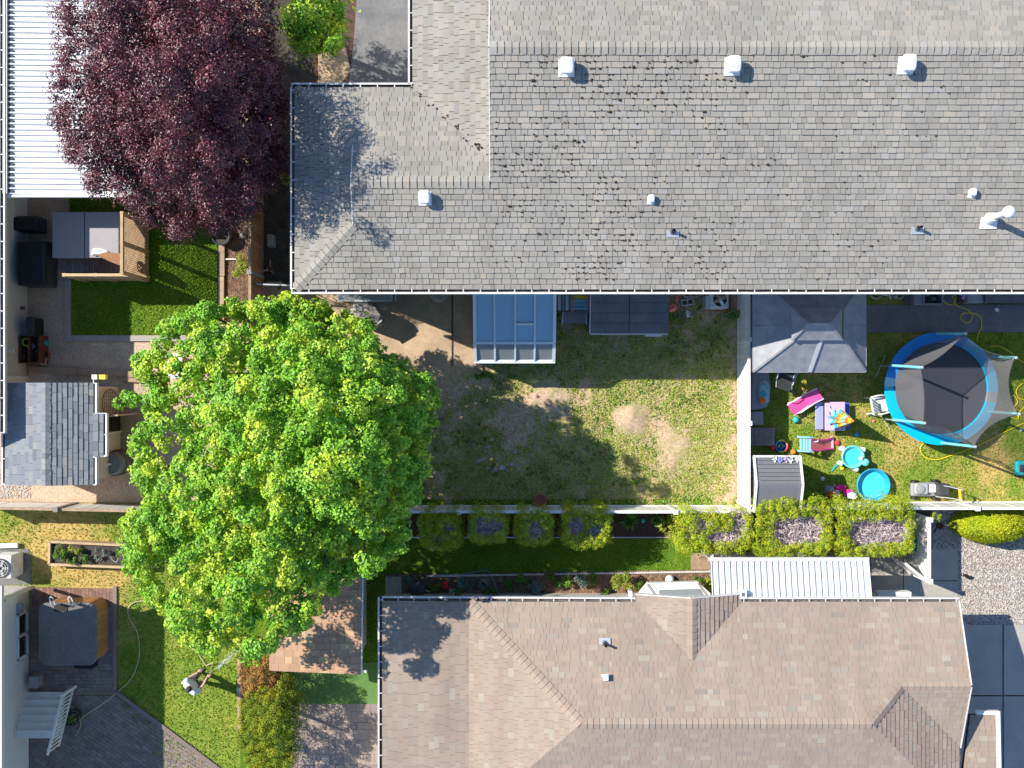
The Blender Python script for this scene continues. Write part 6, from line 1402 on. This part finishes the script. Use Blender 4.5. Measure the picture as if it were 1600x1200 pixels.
def tree(name, label, outline, centre, ztop, zedge, trunk_r, rpx, n, r, per, size, m, seed, pw=2.0, limbs=16, sub=5, subr=.5, extra=(), holes=(), inset=10, zvar=.4, low=.25, lift=0.0):
    base = G(*centre, (ztop+zedge)/2*.9); base.z = 0; t = empty_at(name, label, 'tree', base)
    rn = np.random.default_rng(seed); cs = []; rs = []; per_ = []
    inner = []
    for x, y in outline:
        L = math.hypot(x-centre[0], y-centre[1]); k_ = 1-inset/L; inner.append((centre[0]+(x-centre[0])*k_, centre[1]+(y-centre[1])*k_))
    P = darts(inner, holes, rpx, n, seed)
    for p in P:
        q = ratio_to(outline, centre, p); ze = zedge+lift*min(1,max(0,(p[1]-840)/150)); z = ze+(ztop-ze)*(1-q**pw)+rn.normal()*zvar
        c = G(*p, z); f = rn.uniform(.75,1.3); cs.append(c); rs.append(r*f*(1-.25*q)); per_.append(int(per*f*f))
    for i in range(len(inner)):            # the skirt of the crown, lower and dense
        for f_ in (.25, .75):
            a = inner[i]; b = inner[(i+1)%len(inner)]; q_ = (a[0]+(b[0]-a[0])*f_, a[1]+(b[1]-a[1])*f_); cs.append(G(*q_, zedge+lift*min(1,max(0,(q_[1]-840)/150))+rn.uniform(-.9,.3))); rs.append(r*.72); per_.append(int(per*.5))
    main = list(cs)
    for (x,y,z,rr) in extra: cs.append(G(x,y,z)); rs.append(rr); per_.append(int(per*(rr/r)**2))
    # split every clump into leafy tufts around it, and add a lower, sparser layer
    c2, r2, p2_, mn = [], [], [], []
    for c, rr, k in zip(cs, rs, per_):
        for s_ in range(sub):
            a = rn.uniform(0,6.283); o_ = Vector((math.cos(a)*rr*.62, math.sin(a)*rr*.62, rn.uniform(-.35,.35)*rr)); c2.append(c+o_); r2.append(rr*subr*rn.uniform(.8,1.2)); p2_.append(max(6,int(k*.8/sub))); mn.append(c-Vector((0,0,rr*.3)))
        c2.append(c+Vector((0,0,rr*.25))); r2.append(rr*subr*1.1); p2_.append(max(6,int(k*.2))); mn.append(c-Vector((0,0,rr*.3)))
        d = c-Vector((base.x,base.y,c.z)); c2.append(Vector((base.x,base.y,c.z))+d*.82-Vector((0,0,rr*1.7))); r2.append(rr*.9); p2_.append(int(k*low)); mn.append(c2[-1])
    Pn, Nn = clump_leaves(c2, r2, p2_, .9, .35, .4, .6, seed, mn)
    k = len(main)*60; ii = rn.integers(0, len(main), k); f_ = rn.uniform(.25,.8,(k,1)); ctr = np.array([base.x,base.y,(ztop+zedge)*.38]); Mn = np.array([tuple(v) for v in main])
    Pi = ctr+(Mn[ii]-ctr)*f_+rn.normal(size=(k,3))*.25; Pn = np.vstack([Pn, Pi]); Nn = np.vstack([Nn, rn.normal(size=(k,3))+[0,0,.8]]); big = np.ones(len(Pn)); big[-k:] = 1.7  # large inner leaves added to block sun and darken gaps in the crown
    leaves('crown', Pn, Nn, rn.uniform(.7,1.25,len(Pn))*size*big, M[m], t)
    MB().tube([base+Vector((0,0,-.1)),base+Vector((.05,0,1.0)),base+Vector((0,.05,2.2)),base+Vector((.05,.05,ztop*.55))], [trunk_r*1.25,trunk_r,trunk_r*.9,trunk_r*.5], 12).build('trunk', M['bark'], t)
    idx = rn.choice(len(main), min(limbs*3,len(main)), replace=False)
    for k, i in enumerate(idx[:limbs]):
        c = main[i]; s_ = base+Vector((0,0,1.8+1.5*(k/limbs))); m1 = s_.lerp(c,.5)+Vector((0,0,-.3)); MB().tube([s_,m1,c+Vector((0,0,-.05))], [trunk_r*.45,trunk_r*.25,.02], 7).build('branch', M['bark'], t)
    return t
MO = [(207,560),(232,570),(250,520),(262,492),(290,505),(300,480),(345,488),(362,470),(380,485),(398,470),(410,482),(442,455),(462,475),(490,470),(510,492),(545,490),(575,497),(580,530),(600,548),(606,568),(632,565),(655,592),(688,612),(682,665),(662,690),(660,712),(668,735),(648,760),(652,790),(632,802),(632,850),(608,872),(590,868),(578,902),(545,895),(530,920),(500,930),(482,965),(468,985),(440,985),(415,1012),(392,1035),(375,1012),(350,1000),(328,1022),(300,1012),(288,990),(262,985),(268,955),(240,950),(228,920),(205,905),(190,865),(205,838),(192,820),(228,795),(232,770),(205,745),(225,722),(203,700),(215,672),(240,655),(228,630),(244,612)]
tree('maple_tree', 'large bright green maple in full leaf in the middle left', MO, (545,622), 7.3, 4.0, .24, 25, 520, .44, 330, .095, 'maple_leaf', 5, 2.0, 22, 5, .42,
     zvar=.42, lift=1.8,
     extra=[(186,627,3.6,.26),(200,623,3.7,.28),(215,622,3.8,.28),(232,624,3.9,.3),(246,626,4,.3),(214,574,3.7,.26),(225,585,3.8,.28),(238,596,3.9,.3),(252,606,4,.3)])
PO = [(78,130),(92,95),(85,60),(95,0),(110,-60),(180,-100),(300,-110),(390,-70),(425,-10),(432,50),(428,80),(440,112),(437,140),(456,165),(440,200),(452,240),(446,275),(415,300),(404,330),(380,345),(362,362),(330,358),(300,370),(275,374),(262,350),(240,350),(214,338),(192,315),(160,306),(140,300),(146,275),(122,258),(98,232),(106,205),(84,190)]
tree('plum_tree', 'dark purple leaved tree at the top left beside the white patio roof', PO, (275,125), 8.6, 4.0, .22, 22, 430, .44, 330, .066, 'plum_leaf', 8, 2.0, 18, 6, .55, inset=10, zvar=.6, low=.5)
tree('green_tree', 'small bright green tree at the top between the plum tree and the grey house', [(440,30),(480,-30),(540,-20),(535,60),(528,80),(505,76),(500,88),(490,80),(470,84),(455,72)], (490,25), 4.2, 3.2, .08, 13, 40, .3, 130, .085, 'maple_leaf', 9, 2, 5, 4, .55)
blob_sh = None
# dappled shrub by the fence
def shrub(name, label, px, py, rxp, ryp, z, n, size, m, seed, cat='shrub', rnd=.6, sub=9, group=None, stem=True, h0=.1):
    base = G(px,py,z*.5); base.z = 0; t = empty_at(name, label, cat, base, group); rn = np.random.default_rng(seed); cs = []; rs = []
    for i in range(sub):
        a = rn.uniform(0,6.28); q = math.sqrt(rn.uniform(0,1))*.72; cs.append(Vector((base.x+rxp*S*q*math.cos(a), base.y+ryp*S*q*math.sin(a), h0+(z-h0)*rn.uniform(.45,.85)))); rs.append(min(rxp,ryp)*S*rn.uniform(.35,.5))
    P, N = clump_leaves(cs, rs, [max(4,n//sub)]*sub, .8, .5, rnd, .4, seed); leaves('foliage', P, N, rn.uniform(.7,1.3,len(P))*size, M[m], t)
    if stem: MB().tube([base, base+Vector((.02,.01,z*.6))], [.03,.012], 6).build('stem', M['bark'], t)
    return t
shrub('shrub', 'bright yellow green shrub on the bark bed beside the brown fence', 378, 413, 17, 26, .7, 700, .055, 'plant_yellow', 31)
shrub('shrub', 'olive shrub in the gap between the plum tree and the grey house', 447, 262, 12, 36, .9, 500, .06, 'plant_yellow', 32)
shrub('shrub', 'low bright weeds beside the sunroom on the dirt', 757, 588, 26, 9, .35, 420, .06, 'plant_green', 33, 'weeds', stem=False)
shrub('shrub', 'dark weeds around the air conditioner', 1145, 492, 16, 12, .35, 260, .06, 'plant_green', 34, 'weeds', stem=False)
shrub('shrub', 'climbing yellow leaves on the white fence beside the last hedge', 1450, 803, 13, 8, 1.5, 180, .06, 'plant_yellow', 35, h0=.8)
shrub('shrub', 'small dark weeds behind the white side fence', 1438, 818, 11, 12, .8, 220, .06, 'plant_green', 36)
# hedges: clipped shells round a grey dead middle
def rr_px(x0,y0,x1,y1,r,seed=0,j=2.5):
    rn = random.Random(seed); pts = rrect(x0,y0,x1,y1,min(r,(x1-x0)/2.05,(y1-y0)/2.05),5); return [(a+rn.uniform(-j,j),b+rn.uniform(-j,j)) for a,b in pts]
def hedge(label, box, holes, z, seed):
    x0,y0,x1,y1 = box; outline = rr_px(x0+9,y0+6,x1-9,y1-7,15,seed,3); base = G((x0+x1)/2,(y0+y1)/2,z*.5); base.z = 0
    t = empty_at('hedge', label, 'hedge', base, 'cedar hedges along the white fence'); rn = np.random.default_rng(seed)
    hp = [rr_px(a,b,c,d,14,seed+i,3.5) for i,(a,b,c,d) in enumerate(holes)]
    P = darts(outline, hp, 6.5, 400, seed); cs, rs, pr_ = [], [], []
    for p in P: cs.append(G(*p, z+rn.normal()*.10)); rs.append(rn.uniform(.09,.15)); pr_.append(130)
    mid = Vector((base.x,base.y,0))
    for zz in (z-.25,z-.55,z-.9,z-1.3,z-1.7):           # the sides, down to the ground
        for i in range(len(outline)):
            for f in (0,.5):
                a = outline[i]; b = outline[(i+1)%len(outline)]; q = (a[0]+(b[0]-a[0])*f, a[1]+(b[1]-a[1])*f); w = G(*q, z)
                if zz > 0: cs.append(Vector((w.x,w.y,zz))+Vector((rn.normal()*.04,rn.normal()*.04,0))); rs.append(.15); pr_.append(45)
    Pn, Nn = clump_leaves(cs, rs, pr_, 1.3, .45, .28, .7, seed); leaves('foliage', Pn, Nn, rn.uniform(.6,1.3,len(Pn))*.04, M['hedge_leaf'], t, aspect=.6)
    mb = MB()
    for (a,b,c,d) in holes:
        k = int((c-a+8)*(d-b+8)*.8); 
        for _ in range(k):
            p = G(rn.uniform(a-2,c+2), rn.uniform(b-2,d+2), z-.35); p.z = z-rn.uniform(.15,.65); an = rn.uniform(0,6.28); L = rn.uniform(.06,.16); e = Vector((math.cos(an)*L, math.sin(an)*L, rn.uniform(.0,.14)))
            w = Vector((-math.sin(an),math.cos(an),0))*rn.uniform(.006,.013); mb.add([p-w,p+w,p+e+w*.3,p+e-w*.3,p+Vector((0,0,-.02)),p+e-Vector((0,0,.015))],[(0,1,2,3),(1,4,5,2),(4,0,3,5)])
    o = mb.build('dead_twigs', M['twig'], t); o['kind'] = 'stuff'
    for (a,b,c,d) in holes:
        for f in (.3,.7): q = G(a+(c-a)*f,(b+d)/2,z-.6); MB().tube([Vector((q.x,q.y,0)),Vector((q.x+.03,q.y,z-.5))],[.05,.03],7).build('trunk', M['bark'], t)
hedge('leftmost dark green hedge beside the maple, with two small dead spots', (650,796,727,862), [(690,815,710,838),(674,837,692,852)], 1.75, 41)
hedge('dark green hedge with a grey dead middle, second from the maple', (727,795,797,854), [(738,808,786,840)], 1.75, 42)
hedge('hedge half in shade and half in sun, with a grey dead middle', (799,796,870,855), [(820,812,853,842)], 1.75, 43)
hedge('sunlit hedge with a big grey dead middle, left of the fern plants', (874,790,959,860), [(888,804,914,842),(918,816,940,844)], 1.75, 44)
hedge('sunlit hedge with a curved dead middle, right of the fern plants', (1055,795,1183,867), [(1085,808,1108,835),(1108,828,1150,850),(1140,800,1164,842)], 1.8, 45)
hedge('tall sunlit hedge with a pink grey dead middle below the grey resin shed', (1174,776,1305,874), [(1208,806,1283,852)], 1.9, 46)
hedge('rightmost sunlit hedge with a pink grey dead middle, below the paddling pool', (1300,779,1434,874), [(1325,810,1415,853)], 1.9, 47)
# round shrub on the gravel
base = G(1560,822,.8); base.z = 0; t = empty_at('round_shrub', 'smooth oval yellow green shrub on the river gravel', 'shrub', base)
n = 26000; d = rng.normal(size=(n,3)); d[:,2] = abs(d[:,2]); d /= np.linalg.norm(d,axis=1,keepdims=True)
lump = 1+.10*(fbm(d[:,0]*5+3, d[:,1]*5+d[:,2]*3, 4)-.5)*2
P = np.stack([base.x+d[:,0]*1.18*lump, base.y+d[:,1]*.56*lump, .12+d[:,2]*1.2*lump],1); P += rng.normal(size=(n,3))*.018
N = d/np.array([1.18,.56,1.2])+rng.normal(size=(n,3))*.4; leaves('foliage', P, N, rng.uniform(.6,1.3,n)*.042, M['round_leaf'], t)
MB().tube([base,base+Vector((0,0,.8))],[.06,.03],7).build('trunk', M['bark'], t)
# cedars at the bottom
for nm_,lab,out_,z,m_,sd_ in (('cedar_tree','green cedar at the bottom beside the paver walk',[(378,1100),(395,1075),(425,1062),(450,1060),(466,1085),(464,1140),(455,1200),(400,1210),(372,1160)],2.6,'cedar_leaf',51),('cedar_tree','brown dying cedar between the tan shed and the lower left lawn',[(378,1048),(392,1020),(410,1000),(428,1020),(442,1050),(436,1085),(405,1098),(384,1085)],2.0,'cedar_dead',52)):
    c = (sum(p[0] for p in out_)/len(out_), sum(p[1] for p in out_)/len(out_)); base = G(*c, z*.5); base.z = 0; t = empty_at(nm_, lab, 'tree', base); rn = np.random.default_rng(sd_)
    cs, rs, pr_ = [], [], []
    for p in darts(out_, [], 8, 200, sd_):
        q = ratio_to(out_, c, p); zz = z*(1-.45*q)+rn.normal()*.15; cs.append(G(*p, zz)); rs.append(rn.uniform(.12,.18)); pr_.append(190)
        if q > .5: w = G(*p, zz); cs.append(Vector((w.x,w.y,zz*.5))); rs.append(.26); pr_.append(50)
    P, N = clump_leaves(cs, rs, pr_, 1.4, .35, .35, .6, sd_); leaves('foliage', P, N, rn.uniform(.6,1.3,len(P))*.05, M[m_], t, aspect=.5)
    MB().tube([base,base+Vector((0,0,z*.8))],[.09,.03],8).build('trunk', M['bark'], t)
# ferny plants, radiating blades
def fan(name, label, px, py, r, n, m, z=.35, w=.035, seed=0, cat='plant', group=None):
    rn = random.Random(seed); b = G(px,py,.1); b.z = .04; t = empty_at(name, label, cat, b, group); mb = MB()
    for i in range(n):
        a = rn.uniform(0,6.283); L = r*rn.uniform(.6,1.1); d = Vector((math.cos(a),math.sin(a),0)); s_ = Vector((-d.y,d.x,0)); h = z*rn.uniform(.6,1.2)
        p1 = b+d*L*.5+Vector((0,0,h)); p2 = b+d*L+Vector((0,0,h*.55)); mb.add([b-s_*w*.3,b+s_*w*.3,p1+s_*w,p1-s_*w,p2],[(0,1,2,3),(3,2,4)])
    mb.build('fronds', M[m], t); mb2 = MB().tube([b,b+Vector((0,0,z*.3))],[.02,.01],6); mb2.build('stem', M['bark'], t); return t
fan('fern', 'green fern like plant in the mulch, left of the blue toy', 983, 814, .33, 60, 'plant_green', .3, .02, 1)
fan('hosta', 'yellow green leafy plant in the mulch beside the curved hedge', 1040, 820, .38, 42, 'plant_yellow', .3, .03, 2)
fan('fern', 'small green plant in the mulch behind the yellow green one', 1024, 812, .22, 36, 'plant_green', .25, .018, 3)
blob('garden_toy', 1005, 814, .07, 'teal', 'small turquoise ornament in the mulch between the ferns', 'ornament')
fan('agave', 'pale variegated plant in the flower bed below the green hose', 756, 913, .24, 46, 'plant_grey', .25, .016, 4)
fan('iris', 'green spiky plant right of the bay of the tan house', 1106, 913, .32, 22, 'plant_yellow', .3, .03, 5)
shrub('shrub', 'round yellow green shrub against the tan house left of the bay', 972, 910, 17, 19, .8, 900, .055, 'plant_yellow', 61)
shrub('shrub', 'small green plant left of the yellow green shrub at the tan house', 945, 925, 9, 8, .35, 220, .05, 'plant_green', 62)
rn = random.Random(5); k = 0
spots = [(770,930,18,8),(815,905,9,8),(838,918,14,9),(862,898,10,7),(880,908,13,9),(905,905,12,10),(925,903,9,8),(795,915,8,7),(725,910,10,8),(712,925,10,7),(680,918,10,8),(640,905,8,10),(1090,905,8,6),(1000,915,8,7)]
wh = ['below the pale variegated plant','right of the variegated plant','in the middle of the flower bed','near the upper edge of the flower bed','where the sun starts in the flower bed','left of the small green plant','just above the small green plant','under the green hose','right of the red flowers','below the red flowers','between the kettle grill and the red flowers','beside the concrete slab','right of the white lantern','beside the left end of the bay']
for (x,y,a,b),w in zip(spots, wh):
    shrub('bedding_plant', 'dark green bedding plant '+w, x, y, a+2, b+2, .42, int(a*b*5), .055, ('plant_green','plant_grey')[k%3==2], 70+k, 'plant', group='plants in the flower bed of the tan house'); k += 1
t = shrub('red_flowers', 'cluster of bright red flowers beside the kettle grill', 698, 915, 7, 7, .5, 160, .05, 'flower_red', 91, 'flowers')
shrub('white_flowers', 'small white flowers below the red flowers', 706, 923, 6, 7, .45, 26, .05, 'flower_white', 92, 'flowers')
shrub('white_flowers', 'white and yellow flowers in front of the bay ledge', 1053, 912, 6, 5, .5, 60, .05, 'plant_yellow', 93, 'flowers')
# plants in the raised planter
for i,(x,y,a,b,m_,lab) in enumerate(((97,862,13,13,'plant_green','leafy green plant at the left end of the raised planter'),(120,857,14,9,'plant_yellow','yellow green plant second from the left in the raised planter'),(118,874,13,7,'plant_green','green plant in the lower left of the raised planter'),(138,872,8,9,'plant_green','green plant leaning over the lower board of the raised planter'),(155,857,4,4,'plant_grey','small round grey plant in the middle of the raised planter'),(168,861,5,5,'plant_grey','round grey green plant right of the middle of the raised planter'),(154,869,5,5,'plant_grey','grey plant beside the white hoop in the raised planter'),(190,862,9,7,'plant_green','green plant near the right end of the raised planter'))):
    shrub('planter_plant', lab, x, y, a, b, .62, int(a*b*3), .05, m_, 100+i, 'plant', h0=.34)
hose([(150,878),(160,869),(170,866),(175,874),(182,878),(188,868),(205,870),(222,864)], .42, .01, M['galv'], 'irrigation_pipe', 'thin pale irrigation pipe curling through the raised planter', cat='pipe')

# ---------------------------------------------------------------- the person watering
def skin(name, m, verts, edges, radii, parent, sub=2, root=0):
    me = bpy.data.meshes.new(name); org = ORG[parent.name]; me.from_pydata([tuple(Vector(v)) for v in verts], edges, []); me.materials.append(m)
    o = link_mesh(me, name, parent); md = o.modifiers.new('skin','SKIN'); md.use_smooth_shade = True
    for i, r_ in enumerate(radii): sv = me.skin_vertices[0].data[i]; sv.radius = (r_, r_) if not isinstance(r_, tuple) else r_; sv.use_root = (i == root)
    o.modifiers.new('sub','SUBSURF').levels = sub; o.modifiers['sub'].render_levels = sub; return o
base = G(317,1056); pe = empty_at('person', 'person in pale shirt and dark trousers watering the lawn with a hose', 'person', base)
F = (G(345,1030,0)-G(317,1056,0)).normalized(); Lf = Vector((-F.y,F.x,0)); Z = Vector((0,0,1)); q = lambda f,l,z: F*f+Lf*l+Z*z
body_v = [q(0,0,.95),q(.03,0,1.15),q(.06,0,1.38),q(.08,0,1.50),q(.10,0,1.56),                # pelvis, waist, chest, neck
          q(0,.10,.90),q(.10,.12,.50),q(.02,.13,.09),q(.14,.14,.04),                        # left leg
          q(0,-.10,.90),q(-.02,-.12,.48),q(-.12,-.13,.09),q(.0,-.14,.04),                   # right leg
          q(.06,.19,1.40),q(.12,.26,1.14),q(.34,.20,1.08),q(.41,.18,1.08),                  # left arm
          q(.06,-.19,1.40),q(.26,-.22,1.20),q(.50,-.14,1.22),q(.57,-.12,1.23)]              # right arm holding the nozzle
body_e = [(0,1),(1,2),(2,3),(3,4),(0,5),(5,6),(6,7),(7,8),(0,9),(9,10),(10,11),(11,12),(2,13),(13,14),(14,15),(15,16),(2,17),(17,18),(18,19),(19,20)]
body_r = [.13,.12,.14,.06,.055,.085,.06,.04,.035,.085,.06,.04,.035,.055,.042,.03,.028,.055,.042,.03,.028]
skin('body', M['skin'], body_v, body_e, body_r, pe)
skin('shirt', M['shirt'], [q(0,0,.92),q(.02,0,1.12),q(.05,0,1.32),q(.06,0,1.46),q(.06,.20,1.40),q(.10,.26,1.20),q(.06,-.20,1.40),q(.19,-.23,1.26)], [(0,1),(1,2),(2,3),(2,4),(4,5),(2,6),(6,7)], [(.19,.15),(.19,.16),(.22,.16),.10,.10,.075,.10,.075], pe)
skin('trousers', M['trousers'], [q(0,0,.98),q(0,.10,.86),q(.10,.12,.50),q(.03,.13,.12),q(0,-.10,.86),q(-.02,-.12,.48),q(-.11,-.13,.12)], [(0,1),(1,2),(2,3),(0,4),(4,5),(5,6)], [.145,.105,.08,.062,.105,.08,.062], pe)
def ell(name, m, c, r, root, n=20, z0=-1, z1=1, sc=1.0):
    mb = MB(); vs = []; rows = 12
    for i in range(rows+1):
        a = math.asin(z0)+(math.asin(z1)-math.asin(z0))*i/rows
        for k in range(n): t_ = 2*math.pi*k/n; vs.append(c+F*(r[0]*math.cos(a)*math.cos(t_))+Lf*(r[1]*math.cos(a)*math.sin(t_))+Z*(r[2]*math.sin(a)))
    mb.add([v+ORG[root.name] for v in vs], [(i*n+k,i*n+(k+1)%n,(i+1)*n+(k+1)%n,(i+1)*n+k) for i in range(rows) for k in range(n)]); return mb.build(name, m, root, smooth=True)
hc = q(.13,0,1.66); ell('head', M['skin'], hc, (.10,.078,.12), pe); ell('hair', M['hair'], hc+q(-.012,0,.015), (.108,.088,.122), pe, z0=-.15)
ell('nose', M['skin'], hc+q(.10,0,-.015), (.02,.014,.022), pe); 
for s_ in (-1,1): ell('ear', M['skin'], hc+q(0,.08*s_,-.01), (.02,.012,.032), pe); ell('eye', M['hair'], hc+q(.085,.032*s_,.01), (.012,.012,.008), pe)
ell('mouth', M['salmon'], hc+q(.085,0,-.06), (.012,.025,.008), pe)
for s_, f0 in ((1,.10),(-1,-.04)): ell('shoe', M['charcoal'], q(f0,.135*s_,.045), (.15,.055,.05), pe)
for (f0,l0,z0,dirn) in ((.57,-.12,1.23,1),(.41,.18,1.08,1)):
    v = [q(f0,l0,z0),q(f0+.06,l0,z0)]; e = [(0,1)]; r_ = [.026,.032]
    for k,(dl,L) in enumerate(((-.03,.075),(-.01,.085),(.01,.08),(.028,.065))): v += [q(f0+.09,l0+dl,z0+.005),q(f0+.09+L*.5,l0+dl,z0-.012),q(f0+.09+L*.6,l0+dl*.9,z0-.045)]; b_ = 2+3*k; e += [(1,b_),(b_,b_+1),(b_+1,b_+2)]; r_ += [.011,.010,.008]
    v += [q(f0+.04,l0+.04,z0),q(f0+.08,l0+.055,z0-.015)]; e += [(0,14),(14,15)]; r_ += [.013,.010]
    skin('hand', M['skin'], v, e, r_, pe, 1)
ft = base+q(.69,-.12,1.20); t = empty_at('hose_nozzle', 'dark hose nozzle held out in front of the watering person', 'nozzle', ft)
MB().tube([ft-F*.1-Z*.02,ft,ft+F*.14+Z*.02],[.018,.02,.028],10).build('barrel', M['charcoal'], t); MB().tube([ft-F*.02,ft-F*.06-Z*.1],[.016,.014],8).build('grip', M['charcoal'], t)
o = MB().tube([ft-F*.06-Z*.1,ft-F*.1-Z*.5+Lf*.1,ft-F*.05-Z*.9+Lf*.2,G(322,1040,.08)],.014,8).build('garden_hose', M['tan_hose']); tag(o, 'short end of the tan hose rising to the nozzle of the watering person', 'hose')
mb = MB(); rn = random.Random(3)
for i in range(420):
    s_ = rn.uniform(.05,1.0)**.8; spread = .03+.16*s_; c = ft+F*(.15+1.15*s_)+Lf*rn.gauss(0,spread*.5)+Z*(.02-.75*s_*s_+rn.gauss(0,spread*.3)); L = .05; d = (F-Z*1.3*s_).normalized()*L; w = Lf*.004
    mb.add([c-w,c+w,c+d],[(0,1,2)])
o = mb.build('water_spray', M['water_spray']); tag(o, 'fine water spray from the nozzle of the watering person', 'water', kind='stuff')
